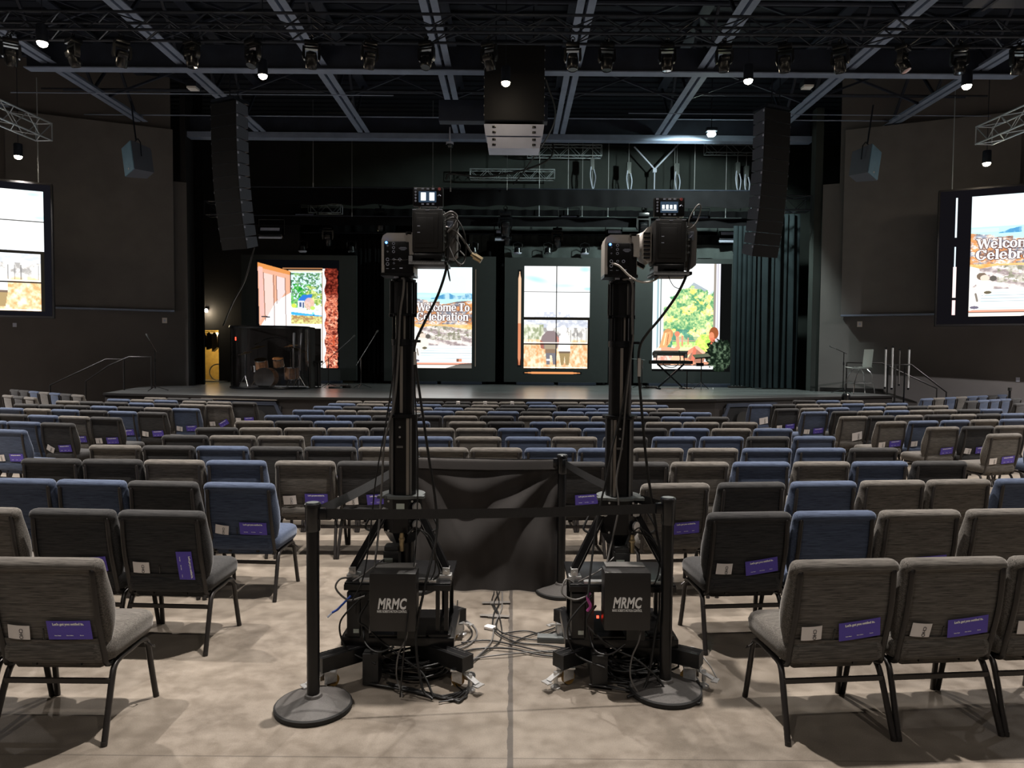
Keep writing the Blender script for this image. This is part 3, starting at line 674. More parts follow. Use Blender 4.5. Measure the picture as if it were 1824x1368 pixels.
first = {}
def put_purple(key, lx=.092, lz=.520, tilt=-4, lab='', turned=False):
    ch = CHAIR[key]; mtx = card_at(ch, lx, lz, R(tilt))
    if 'p' not in first:
        t = bpy.data.objects.new('pocket_card', pm); COL.objects.link(t)
        h = bpy.data.objects.new('heading', tm); COL.objects.link(h); h.parent = t; h.location = (0, -.0032, .031)
        for i, q in enumerate(cap_m):
            c = bpy.data.objects.new('caption', q); COL.objects.link(c); c.parent = t; c.location = (-.055 + .055 * i, -.0032, -.026)
        first['p'] = t
    else: t = copy_tree(first['p'], (0, 0, 0))
    t.matrix_world = mtx
    tag(t, lab, 'card', 'purple cards in the chair pockets')
wm = quad_card(.098, .070).mesh('note_card', M['paper'], 60)
wt = text_mesh('CHO', .024, extrude=.0003); wt.materials.clear(); wt.materials.append(M['ink'])
def put_white(key, lx=-.140, lz=.508, tilt=3, lab='', sx=1.0):
    ch = CHAIR[key]; mtx = card_at(ch, lx, lz, R(tilt))
    if 'w' not in first:
        t = bpy.data.objects.new('note_card', wm); COL.objects.link(t)
        c = bpy.data.objects.new('lettering', wt); COL.objects.link(c); c.parent = t; c.location = (.012, -.0055, -.006); c.rotation_euler = (0, R(90), 0)
        first['w'] = t
    else: t = copy_tree(first['w'], (0, 0, 0))
    t.matrix_world = mtx @ Matrix.Diagonal((sx, 1, sx, 1))
    tag(t, lab, 'card', 'white cards in the chair pockets')
penm = MB(); penm.cyl((0, 0, -.02), (0, 0, .03), .0035, n=6); penm = penm.mesh('pen', M['fixture'], 60)
def put_pen(key, lab, lx=-.03):
    ch = CHAIR[key]; o = bpy.data.objects.new('pen', penm); COL.objects.link(o); o.matrix_world = card_at(ch, lx, .495, R(4)); tag(o, lab, 'pen', 'pens in the chair pockets')
P_ = put_purple; W_ = put_white
def desc(key):
    b, r, i = key; ch = CHAIR[key]
    return ch['label'].split(',')[0] if False else ch['label']
short = {
 ('NL', '1', 1): 'left foreground chair', ('NL', '2', 1): 'charcoal chair behind the left foreground chair', ('NL', '2', 2): 'charcoal aisle chair at left', ('NL', '3', 3): 'bright blue aisle chair',
 ('C', '4', 4): 'grey-brown chair behind the left rope post', ('C', '4', 5): 'charcoal chair left of the left robot', ('C', '4', 6): 'charcoal chair right of the drape', ('C', '5', 4): 'charcoal chair glimpsed behind the left rope post',
 ('NR', '1', 0): 'right foreground aisle chair', ('NR', '1', 1): 'right foreground second chair', ('NR', '1', 2): 'chair cut off by the right edge', ('NR', '2', 0): 'charcoal chair right of the right rope post', ('NR', '2', 2): 'grey-brown chair behind the right foreground ones', ('NR', '3', 0): 'grey-brown chair behind the right rope post',
 ('L', 'a', 1): 'nearest blue chair of the left block', ('L', 'b', 2): 'charcoal chair ending the second row of the left block', ('L', 'c', 2): 'grey-brown chair one in from the left aisle, third row', ('L', 'c', 3): 'charcoal chair ending the third row of the left block',
 ('L', 'd', 4): 'blue chair one in from the left aisle, fourth row', ('L', 'd', 5): 'charcoal chair ending the fourth row of the left block', ('L', 'e', 6): 'blue chair ending the fifth row of the left block', ('L', 'f', 6): 'grey-brown chair ending the sixth row of the left block', ('L', 'g', 5): 'charcoal chair by the stage, left aisle',
 ('R', 'a', 0): 'grey-brown chair at the right edge of the photo', ('R', 'b', 0): 'grey-brown aisle chair of the second right-block row', ('R', 'b', 1): 'charcoal chair next in the second right-block row', ('R', 'c', 0): 'grey-brown aisle chair of the third right-block row', ('R', 'c', 1): 'blue chair next in the third right-block row',
 ('R', 'd', 0): 'grey-brown aisle chair of the fourth right-block row', ('R', 'e', 0): 'blue aisle chair of the fifth right-block row', ('R', 'f', 0): 'charcoal aisle chair of the sixth right-block row', ('R', 'g', 0): 'blue aisle chair of the seventh right-block row'}
tl = {('L', 'f', 6): -28, ('NL', '1', 1): -1, ('NL', '3', 3): 0, ('C', '4', 4): 0, ('NR', '2', 0): -9, ('NR', '1', 0): -8, ('NR', '1', 1): -7, ('L', 'a', 1): -2}
for key, nm in short.items():
    if key in (('R', 'd', 0), ('R', 'g', 0), ('NR', '1', 2), ('R', 'c', 1)): continue
    if key == ('NL', '2', 2): P_(key, lx=.13, lz=.515, tilt=88, lab='purple card turned sideways, ' + nm); continue
    P_(key, tilt=tl.get(key, -4), lab='purple card in pocket, ' + nm)
for key, nm in short.items():
    if key in (('NL', '2', 1), ('C', '4', 6), ('C', '5', 4), ('NR', '3', 0), ('L', 'c', 2), ('L', 'd', 4), ('NR', '2', 2), ('R', 'b', 0)): continue
    if key in (('R', 'd', 0), ('R', 'g', 0)):
        W_(key, lx=.09, lz=.53, tilt=-10, lab='large pale leaflet, ' + nm, sx=1.9); continue
    W_(key, tilt=random.choice((-3, 2, 5, 8)) if key != ('L', 'b', 2) else 28, lab='small white card in pocket, ' + nm, sx=1.0 if key[0][0] == 'N' else 1.15)
for key in (('NL', '1', 1), ('NL', '2', 2), ('NL', '3', 3), ('NR', '1', 0), ('NR', '1', 1), ('R', 'b', 0), ('C', '4', 4)):
    put_pen(key, 'dark pen in pocket, ' + short[key])
# reserved slips over three front-row chairs
for i, nm in ((4, 'leftmost'), (5, 'middle'), (6, 'rightmost')):
    ch = CHAIR[('C', '13', i)]; mb = MB(); mb.box((0, back_y(.82) - .013, .79), (.075, .003, .13), rot=(R(11), 0, 0)).box((0, back_y(.84) + .02, .857), (.075, .07, .003))
    o = mb.obj('reserved_slip', M['paper']); o.location = ch.location; o.rotation_euler = ch.rotation_euler
    tag(o, 'white slip draped over a front-row chair back, %s of three' % nm, 'slip', 'white slips on the front row')
    mb = MB(); mb.box((0, back_y(.82) - .0165, .80), (.05, .002, .02), rot=(R(11), 0, 0)).box((0, back_y(.79) - .0165, .765), (.04, .002, .012), rot=(R(11), 0, 0)); mb.obj('print', M['ink'], o)

# ------------------------------------------------------------------ pictures shown on the LED walls
rs = np.random.RandomState(5)
def vnoise(w, h, sc, seed, oct=4, ax=1.0):
    r = np.random.RandomState(seed); out = np.zeros((h, w)); amp = 1; tot = 0
    for o in range(oct):
        gx = max(2, int(sc * 2 ** o)); gy = max(2, int(sc * ax * 2 ** o)); g = r.rand(gy + 1, gx + 1)
        xs = np.linspace(0, gx - 1e-4, w); ys = np.linspace(0, gy - 1e-4, h)
        xi = xs.astype(int); yi = ys.astype(int); xf = xs - xi; yf = (ys - yi)[:, None]
        xf = xf * xf * (3 - 2 * xf); yf = yf * yf * (3 - 2 * yf)
        a = g[yi][:, xi]; b = g[yi][:, xi + 1]; c = g[yi + 1][:, xi]; d = g[yi + 1][:, xi + 1]
        out += amp * ((a * (1 - xf) + b * xf) * (1 - yf) + (c * (1 - xf) + d * xf) * yf); tot += amp; amp *= .55
    return out / tot
class Pic:
    def soften(s, k):
        g = s.a.mean(-1, keepdims=True); s.a = s.a * (1 - .35 * k) + g * .35 * k; s.a = 1 - (1 - s.a) * (1 - k)
    def __init__(s, w, h, bg=(0, 0, 0)):
        s.w, s.h = w, h; s.a = np.zeros((h, w, 3)); s.a[:] = np.array(bg) / 255
        s.u, s.v = np.meshgrid((np.arange(w) + .5) / w, (np.arange(h) + .5) / h)
    def put(s, mask, col, k=1.0):
        m = np.clip(mask * 1.0, 0, 1)[..., None] * k; c = col if isinstance(col, np.ndarray) else np.array(col) / 255.
        s.a = s.a * (1 - m) + c * m
    def rect(s, x0, y0, x1, y1, c, k=1.0): s.put((s.u >= x0) & (s.u < x1) & (s.v >= y0) & (s.v < y1), c, k)
    def ell(s, x, y, rx, ry, c, k=1.0): s.put(((s.u - x) / rx) ** 2 + ((s.v - y) / ry) ** 2 < 1, c, k)
    def pm(s, pts):
        m = np.zeros((s.h, s.w), bool); n = len(pts)
        for i in range(n):
            x0, y0 = pts[i]; x1, y1 = pts[(i + 1) % n]
            if y0 == y1: continue
            c = ((s.v >= min(y0, y1)) & (s.v < max(y0, y1))) & (s.u < (x1 - x0) * (s.v - y0) / (y1 - y0) + x0); m ^= c
        return m
    def poly(s, pts, c, k=1.0): s.put(s.pm(pts), c, k)
    def mixn(s, mask, c1, c2, n, lo=.35, hi=.65):
        t = np.clip((n - lo) / (hi - lo), 0, 1)[..., None]; c = np.array(c1) / 255 * (1 - t) + np.array(c2) / 255 * t; s.put(mask, c)
    def line(s, x0, y0, x1, y1, w, c, k=1.0):
        asp = s.h / s.w; dx, dy = x1 - x0, (y1 - y0) * asp; L = math.hypot(dx, dy) + 1e-9
        px, py = s.u - x0, (s.v - y0) * asp; t = np.clip((px * dx + py * dy) / L ** 2, 0, 1)
        s.put(np.hypot(px - t * dx, py - t * dy) < w, c, k)

GL = {  # slab-serif letters: r = bar, e = bowl (ellipse ring), x = cut, p = polygon; baseline 0, x-height 1
 'W': (1.66, [('p', [(.05, 1.4), (.40, 1.4), (.66, .0), (.50, .0)]), ('p', [(.5, 0), (.64, 0), (.98, 1.4), (.88, 1.4)]), ('p', [(.70, 1.4), (1.05, 1.4), (1.30, 0), (1.14, 0)]), ('p', [(1.14, 0), (1.28, 0), (1.62, 1.4), (1.52, 1.4)]), ('r', -.04, 1.31, .52, 1.4), ('r', 1.40, 1.31, 1.74, 1.4)]),
 'e': (.88, [('e', .42, .49, .42, .51, .17, .40), ('x', .55, .24, .9, .46), ('r', .12, .46, .82, .55)]),
 'l': (.50, [('r', .11, 0, .37, 1.45), ('r', 0, 0, .47, .09), ('r', 0, 1.36, .3, 1.45)]),
 'c': (.80, [('e', .42, .49, .42, .51, .17, .40), ('x', .52, .32, .9, .68), ('r', .55, .64, .74, .82)]),
 'o': (.90, [('e', .43, .49, .43, .51, .18, .40)]),
 'm': (1.60, [('r', .10, 0, .36, 1), ('r', .66, 0, .92, .92), ('r', 1.20, 0, 1.46, .90), ('r', 0, 0, .46, .09), ('r', .57, 0, 1.0, .09), ('r', 1.12, 0, 1.56, .09), ('r', 0, .91, .3, 1), ('r', .36, .82, .86, .97), ('r', .92, .82, 1.40, .97)]),
 'T': (1.16, [('r', .40, 0, .72, 1.4), ('r', 0, 1.29, 1.12, 1.4), ('r', .22, 0, .90, .09), ('r', 0, 1.0, .09, 1.4), ('r', 1.03, 1.0, 1.12, 1.4)]),
 'C': (1.24, [('e', .60, .70, .60, .73, .29, .62), ('x', .80, .42, 1.3, .98), ('r', 1.04, .92, 1.13, 1.40)]),
 'b': (.96, [('r', .11, 0, .36, 1.45), ('r', 0, 1.36, .3, 1.45), ('e', .50, .49, .42, .51, .17, .40)]),
 'r': (.72, [('r', .10, 0, .36, 1), ('r', 0, 0, .48, .09), ('r', 0, .91, .3, 1), ('r', .34, .76, .62, .97)]),
 'a': (.84, [('r', .44, .05, .68, .85), ('r', .12, .84, .60, .98), ('r', .06, .70, .24, .90), ('e', .32, .27, .30, .30, .10, .19), ('r', .6, 0, .82, .12)]),
 't': (.60, [('r', .12, .05, .38, 1.28), ('r', 0, .87, .55, .97), ('r', .2, 0, .55, .13)]),
 'i': (.50, [('r', .11, 0, .37, 1), ('r', 0, 0, .47, .09), ('r', 0, .91, .3, 1), ('e', .24, 1.25, .16, .15, 0.001, 0.001)]),
 'n': (1.06, [('r', .10, 0, .36, 1), ('r', .66, 0, .92, .90), ('r', 0, 0, .46, .09), ('r', .57, 0, 1.02, .09), ('r', 0, .91, .3, 1), ('r', .36, .82, .86, .97)]),
 ' ': (.36, []),
}
def word_mask(pc, txt, x0, x1, yb, xh):
    tot = sum(GL[c][0] for c in txt) - .05; sx = (x1 - x0) / tot; m = np.zeros((pc.h, pc.w), bool); cx = x0
    for c in txt:
        adv, prims = GL[c]; U = (pc.u - cx) / sx; V = (yb - pc.v) / xh; g = np.zeros_like(m)
        for p in prims:
            if p[0] == 'r': g |= (U >= p[1]) & (U < p[3]) & (V >= p[2]) & (V < p[4])
            elif p[0] == 'x': g &= ~((U >= p[1]) & (U < p[3]) & (V >= p[2]) & (V < p[4]))
            elif p[0] == 'e': g |= (((U - p[1]) / p[3]) ** 2 + ((V - p[2]) / p[4]) ** 2 < 1) & (((U - p[1]) / p[5]) ** 2 + ((V - p[2]) / p[6]) ** 2 >= 1)
            else:
                pts = [(cx + a * sx, yb - b * xh) for a, b in p[1]]; g |= pc.pm(pts)
        m |= g; cx += adv * sx
    return m
def dilate(m, n):
    for _ in range(n):
        q = m.copy(); q[1:] |= m[:-1]; q[:-1] |= m[1:]; q[:, 1:] |= m[:, :-1]; q[:, :-1] |= m[:, 1:]; m = q
    return m

def pic_sea(w, h, vivid=0.0):
    p = Pic(w, h); u, v = p.u, p.v
    p.a[:] = np.array([236, 252, 255]) / 255
    n = vnoise(w, h, 3, 1)
    p.mixn(v < .27, (222, 246, 252), (248, 254, 255), n)
    p.rect(0, .255, 1, .36, (180, 236, 242)); p.rect(0, .27, .3, .30, (196, 240, 244))
    ridge = .245 + .03 * np.abs(np.sin(u * 9 + 1)) + .012 * vnoise(w, h, 12, 2)
    hm = (v > ridge + .35 * np.clip(.42 - u, 0, 1)) & (v < .315) & (u > .30)
    p.mixn(hm, (66, 140, 190), (176, 214, 226), vnoise(w, h, 14, 3), .4, .6)
    shore = .315 + .02 * np.sin(u * 5) + .012 * vnoise(w, h, 8, 9) - .015 * (u < .25)
    rock = (v > shore + .03 * (u > .45)) & (v < .60)
    n1 = .5 * vnoise(w, h, 5, 4, 5, 3) + .5 * vnoise(w, h, 22, 44, 4, 3); n2 = .55 * vnoise(w, h, 9, 5, 5, 3) + .45 * vnoise(w, h, 30, 45, 3, 3)
    p.mixn(rock, (120, 84, 70), (238, 222, 210), n1, .38, .6)
    p.mixn(rock & (n2 > .56), (196, 120, 66), (228, 160, 96), n1)
    p.mixn(rock & (n2 < .40), (90, 96, 110), (168, 176, 190), n1)
    p.mixn((v > .555) & (v < .62) & (v > .555 + .02 * n1), (226, 158, 78), (246, 206, 140), n1)
    dome = (v > .60 - .02 * np.sin(u * 4) + .05 * np.clip(.3 - u, 0, 1)) & (v < .78)
    g = .5 + .5 * np.sin((v * 90 - u * 14) + 6 * n1)
    p.mixn(dome, (150, 132, 132), (236, 226, 220), .6 * vnoise(w, h, 22, 6, 4, 2) + .4 * g, .3, .62)
    p.mixn(dome & (u > .3) & (v < .72) & (n2 > .5), (128, 126, 104), (206, 200, 186), vnoise(w, h, 26, 7))
    pl = v >= .775
    p.mixn(pl, (224, 242, 246), (250, 254, 254), vnoise(w, h, 4, 8, 4, 8))
    for y in (.80, .825, .848, .872, .90, .93): p.rect(.1, y, 1, y + .0035, (132, 150, 158), .8)
    p.rect(0, .945, 1, .962, (236, 150, 122)); p.rect(0, .962, 1, .968, (90, 70, 60)); p.rect(0, .968, 1, 1, (252, 240, 226))
    p.poly([(.55, 1), (.8, .955), (1, .945), (1, 1)], (60, 58, 54), .8)
    p.rect(.69, .905, .74, .935, (240, 240, 236)); p.rect(.74, .905, .78, .935, (120, 70, 48)); p.rect(.78, .905, .83, .935, (220, 130, 96))
    # seated girl with a little dog, at the left edge
    p.poly([(0, .58), (.10, .60), (.12, .68), (.06, .74), (.0, .76)], (252, 248, 240)); p.ell(.13, .665, .055, .03, (110, 92, 76)); p.ell(.165, .68, .05, .025, (226, 206, 188))
    p.poly([(.07, .70), (.22, .70), (.27, .76), (.24, .80), (.16, .83), (.08, .79)], (240, 232, 216)); p.ell(.255, .685, .04, .022, (84, 78, 72)); p.ell(.2, .80, .04, .012, (90, 80, 60))
    p.poly([(.0, .76), (.14, .80), (.11, .93), (.02, .95), (0, .95)], (250, 246, 240)); p.ell(.06, .925, .05, .012, (96, 90, 110)); p.line(.07, .81, .09, .87, .012, (120, 110, 100))
    m = word_mask(p, 'Welcome To', .06, .955, .435, .058) | word_mask(p, 'Celebration', .06, .94, .527, .058)
    p.soften(.08); p.put(dilate(m, 3), (80, 60, 62), .75); p.put(m, (255, 255, 255))
    return p
def framed(p, x0, x1, y0, y1, w, h, bg=(16, 17, 17)):
    q = Pic(w, h, bg); xa, xb, ya, yb = int(x0 * w), int(x1 * w), int(y0 * h), int(y1 * h)
    xi = (np.arange(xb - xa) * p.w / (xb - xa)).astype(int); yi = (np.arange(yb - ya) * p.h / (yb - ya)).astype(int)
    q.a[ya:yb, xa:xb] = p.a[yi][:, xi]; return q
def slit(q, x, y0, y1, wd, ctop, cbot):
    q.put((np.abs(q.u - x) < wd * np.clip(np.minimum(q.v - y0, y1 - q.v) * 12, .25, 1)) & (q.v > y0) & (q.v < y1), ctop, .95)
    q.put((np.abs(q.u - x) < wd) & (q.v > (y0 + y1) / 2 + .05) & (q.v < y1), cbot, .5)
def couple(w, h):
    p = Pic(w, h, (16, 15, 13)); u, v = p.u, p.v; n = vnoise(w, h, 6, 11); n2 = vnoise(w, h, 24, 12)
    sky = (v < .52); p.mixn(sky, (250, 254, 255), (255, 255, 255), n)
    p.put(np.exp(-(((u - .18) / .2) ** 2 + ((v - .13 - .12 * (u - .18)) / .035) ** 2)), (150, 212, 224), .9)
    p.put(np.exp(-(((u - .6) / .25) ** 2 + ((v - .19) / .025) ** 2)), (176, 220, 232), .8); p.put(np.exp(-(((u - .92) / .1) ** 2 + ((v - .03) / .03) ** 2)), (150, 220, 238), .9)
    p.put(np.exp(-(((u - .97) / .08) ** 2 + ((v - .22) / .02) ** 2)), (150, 226, 240), .9)
    p.mixn((v > .445) & (v < .50) & (n2 > .5), (190, 196, 212), (236, 236, 244), n)
    lo = v >= .52
    p.mixn(lo, (176, 182, 198), (236, 238, 244), vnoise(w, h, 14, 13, 4, 2)); p.mixn((v > .57) & (v < .72) & (u < .3), (128, 140, 96), (226, 226, 204), n2)
    p.mixn((v > .60) & (v < .72) & (u > .3), (140, 136, 132), (230, 226, 218), n2, .4, .6)
    p.mixn(v > .715, (214, 138, 70), (250, 226, 186), .6 * n2 + .4 * vnoise(w, h, 30, 14, 3, 1)); p.mixn((v > .715) & (v < .77), (232, 180, 120), (252, 232, 206), n2)
    for x in (.07, .71, .76, .81, .95): p.rect(x, .62, x + .008, .74, (86, 84, 84), .8)
    # man
    p.ell(.395, .605, .05, .034, (226, 232, 240)); p.poly([(.28, .68), (.36, .63), (.46, .63), (.54, .68), (.55, .74), (.50, .81), (.32, .81), (.26, .80), (.25, .75)], (116, 96, 98))
    p.poly([(.25, .72), (.30, .74), (.31, .81), (.26, .80)], (150, 70, 52)); p.rect(.32, .765, .50, .81, (150, 132, 96), .8); p.poly([(.33, .81), (.50, .81), (.50, .96), (.45, .96), (.43, .87), (.40, .87), (.40, .96), (.35, .96)], (88, 86, 96)); p.rect(.33, .81, .48, .85, (120, 84, 50), .8)
    p.rect(.35, .905, .41, .925, (220, 226, 236))
    # woman
    p.ell(.60, .62, .055, .045, (255, 255, 255)); p.poly([(.54, .68), (.66, .65), (.71, .74), (.71, .83), (.52, .83), (.53, .74)], (250, 252, 252)); p.poly([(.54, .83), (.71, .83), (.69, .965), (.64, .965), (.625, .87), (.61, .965), (.57, .965)], (140, 112, 60)); p.rect(.54, .83, .71, .85, (70, 50, 40), .8)
    p.poly([(.50, .68), (.535, .70), (.54, .76), (.51, .76)], (170, 96, 80))
    p.soften(.18)
    F = (26, 24, 20)
    p.rect(0, .498, 1, .525, F); p.rect(.488, 0, .5, 1, F); p.rect(0, .248, 1, .256, F, .8); p.rect(0, .755, 1, .766, F); p.rect(.97, .5, 1, 1, F); p.rect(.94, .525, .97, 1, (20, 20, 20), 0)
    p.rect(0, .742, .97, .752, (255, 248, 236), .9); p.rect(0, .985, .97, .995, (255, 248, 236), .9)
    return p
def pic_tree(w, h):
    p = Pic(w, h, (252, 254, 255)); u, v = p.u, p.v; n = vnoise(w, h, 12, 21, 5, 1.6); n2 = .5 * vnoise(w, h, 46, 22, 3, 1.6) + .5 * vnoise(w, h, 13, 27, 4, 1.6); n3 = vnoise(w, h, 6, 23)
    p.mixn(v < .6, (240, 250, 250), (255, 255, 255), n3)
    p.poly([(.50, .24), (.60, .175), (.80, .245), (.80, .27)], (138, 156, 166)); p.rect(.22, .33, .36, .36, (190, 206, 214), .6); p.ell(.9, .28, .05, .03, (150, 184, 186), .6)
    rad = ((u - .57) / .36) ** 2 + ((v - .50) / .28) ** 2 + (n - .5) * .9
    rad2 = ((u - .22) / .25) ** 2 + ((v - .60) / .20) ** 2 + (n2 - .5) * .9; rad3 = ((u - .88) / .2) ** 2 + ((v - .52) / .24) ** 2 + (n2 - .5) * .9
    tree = ((rad < 1) | (rad2 < 1) | (rad3 < 1)) & (u > .16) & (u < .95)
    p.mixn(tree, (30, 128, 62), (212, 236, 124), n2, .36, .66); p.mixn(tree & (n > .55), (226, 226, 70), (250, 246, 170), n2); p.mixn(tree & (v > .62) & (n < .47), (16, 104, 74), (60, 150, 110), n2)
    p.rect(.3, .69, .86, .76, (52, 110, 70), .5); p.mixn((v > .74) & (v < .80) & (u > .3) & (u < .9), (120, 214, 60), (226, 250, 130), n2); p.mixn((v > .79) & (v < .9) & (u > .3) & (u < .9), (236, 232, 150), (255, 250, 220), n3)
    p.rect(.435, .68, .46, .78, (226, 120, 70)); p.rect(.52, .70, .54, .77, (226, 120, 70)); p.rect(.3, .725, .66, .732, (236, 150, 110), .8)
    p.mixn(((u - .76) / .12) ** 2 + ((v - .76) / .10) ** 2 + (n2 - .5) < 1, (120, 200, 20), (240, 250, 80), n2)
    p.soften(.25)
    # white window reveals
    p.rect(0, 0, .06, .93, (232, 250, 255)); p.rect(.06, 0, .085, .86, (150, 176, 184)); p.rect(.085, 0, .11, .86, (232, 248, 250)); p.rect(.11, 0, .125, .8, (120, 130, 130)); p.rect(.935, 0, 1, .8, (226, 226, 240)); p.rect(.90, 0, .935, .8, (150, 142, 132)); p.rect(.955, 0, .965, .8, (120, 110, 120), .6)
    # sill and children
    p.rect(.08, .93, .95, .955, (214, 150, 120)); p.rect(.08, .955, .95, .97, (90, 70, 60))
    p.poly([(.50, .93), (.62, .80), (.70, .79), (.80, .88), (.76, .94)], (168, 120, 100))
    p.poly([(.02, .84), (.10, .78), (.26, .80), (.34, .86), (.36, .95), (.02, .95)], (250, 222, 210)); p.mixn(p.pm([(.02, .84), (.2, .80), (.3, .88), (.3, .95), (.02, .95)]), (226, 150, 130), (255, 232, 220), n2)
    p.poly([(.12, .78), (.33, .80), (.40, .76), (.42, .80), (.34, .86), (.15, .85)], (238, 168, 136)); p.line(.37, .68, .39, .79, .022, (240, 166, 130)); p.ell(.37, .665, .04, .026, (224, 140, 110))
    p.ell(.235, .665, .075, .050, (206, 150, 100)); p.poly([(.16, .66), (.27, .64), (.29, .72), (.22, .79), (.10, .80)], (224, 172, 118)); p.line(.2, .66, .17, .77, .008, (255, 230, 180)); p.line(.24, .67, .22, .77, .006, (190, 110, 70))
    p.poly([(.28, .90), (.38, .83), (.48, .86), (.60, .95), (.28, .96)], (250, 196, 160)); p.line(.40, .84, .60, .95, .02, (232, 156, 122)); p.line(.47, .87, .64, .80, .03, (236, 150, 120)); p.line(.64, .80, .60, .92, .025, (220, 124, 100)); p.line(.66, .79, .84, .88, .022, (250, 190, 160))
    p.ell(.915, .655, .07, .058, (150, 84, 50)); p.ell(.88, .685, .04, .04, (236, 140, 104)); p.poly([(.86, .70), (.93, .70), (.95, .78), (.87, .79)], (220, 120, 90)); p.poly([(.85, .79), (.93, .76), (1, .82), (1, .9), (.86, .88)], (36, 180, 186)); p.mixn(p.pm([(.83, .80), (.93, .77), (1, .82), (.98, .90), (.86, .88)]), (20, 140, 160), (130, 236, 226), n2, .4, .6)
    return p
def pic_door(w, h):
    p = Pic(w, h, (5, 6, 8)); u, v = p.u, p.v; n = .5 * vnoise(w, h, 10, 31, 5, 1.5) + .5 * vnoise(w, h, 34, 37, 3, 1.5); n2 = .45 * vnoise(w, h, 20, 32, 4, 1.5) + .55 * vnoise(w, h, 52, 38, 2, 1.5)
    L, T, Rr, B = .42, .11, .80, .985
    view = (u > L) & (u < Rr) & (v > T) & (v < B)
    p.put(view, (250, 254, 255)); p.mixn(view & (v < .42), (196, 232, 240), (255, 255, 255), n2)
    p.mixn(view & (v > .12) & (v < .40) & (n2 > .5), (70, 120, 90), (150, 190, 130), n); p.mixn(view & (v > .22) & (v < .44) & (n > .46) & (u < .66), (30, 140, 50), (130, 200, 110), n2); p.mixn(view & (v > .24) & (v < .46) & (n > .5) & (u > .6), (110, 150, 60), (220, 230, 150), n2)
    p.poly([(.50, .37), (.56, .32), (.68, .315), (.64, .385)], (50, 118, 206)); p.rect(.50, .375, .58, .45, (214, 220, 236)); p.rect(.52, .39, .545, .43, (70, 90, 130)); p.rect(.56, .39, .575, .44, (60, 76, 110))
    p.ell(.64, .40, .06, .055, (236, 186, 176), .85); p.ell(.68, .44, .03, .018, (190, 220, 110)); p.ell(.455, .42, .03, .02, (206, 220, 90))
    p.poly([(L, .455), (Rr, .485), (Rr, .51), (L, .475)], (230, 230, 234)); p.poly([(L, .475), (Rr, .51), (Rr, .545), (L, .50)], (70, 176, 234)); p.line(.69, .49, .69, .56, .008, (24, 100, 180)); p.ell(.685, .49, .015, .012, (130, 224, 230))
    p.mixn(view & (v > .505 + .03 * (u - .42)) & (v < .60), (170, 130, 84), (226, 232, 150), n2); p.mixn(view & (v > .585) & (v < .75), (240, 236, 200), (255, 254, 244), n2, .2, .5); p.mixn(view & (v > .75), (250, 252, 250), (255, 255, 255), n)
    p.rect(L - .03, T - .012, Rr, T, (236, 210, 180)); p.rect(Rr - .012, T, Rr, B, (150, 120, 100)); p.rect(Rr, T - .03, Rr + .045, B + .005, (255, 250, 246)); p.rect(L - .1, T - .035, Rr, T - .025, (150, 104, 70))
    st = (u > Rr + .03 + .01 * np.sin(v * 40)) & (u < .965 + .03 * vnoise(w, h, 8, 35, 3, 6)) & (v > .075) & (v < .99)
    p.mixn(st, (96, 36, 28), (206, 116, 92), vnoise(w, h, 44, 36, 3, 2)); p.mixn(st & (v > .35) & (n2 > .52), (186, 76, 48), (250, 190, 160), n); p.mixn(st & (v < .32), (60, 16, 12), (150, 60, 44), n2)
    # open door leaf
    D = [(.02, .03), (.39, .10), (.42, .11), (.42, .99), (.05, 1.0)]
    p.poly([(.02, .025), (.41, .105), (.42, .99), (.05, .99)], (222, 168, 140)); p.poly([(.02, .025), (.41, .105), (.41, .14), (.02, .07)], (214, 140, 76)); p.poly([(.03, .06), (.08, .07), (.1, .5), (.05, .56)], (230, 180, 170))
    p.poly([(.42, .30), (.42, .99), (.05, .99), (.06, .60), (.24, .38)], (254, 254, 255)); p.poly([(.09, .12), (.20, .14), (.21, .42), (.11, .56)], (236, 200, 190)); p.poly([(.245, .15), (.35, .17), (.35, .30), (.26, .40)], (230, 206, 204))
    for x0, y0, x1, y1 in ((.09, .12, .11, .56), (.21, .14, .225, .70), (.35, .17, .362, .70), (.245, .15, .25, .4)): p.line(x0, y0, x1, y1, .005, (120, 86, 72), .8)
    p.line(.07, .52, .16, .525, .008, (60, 56, 60))
    return p
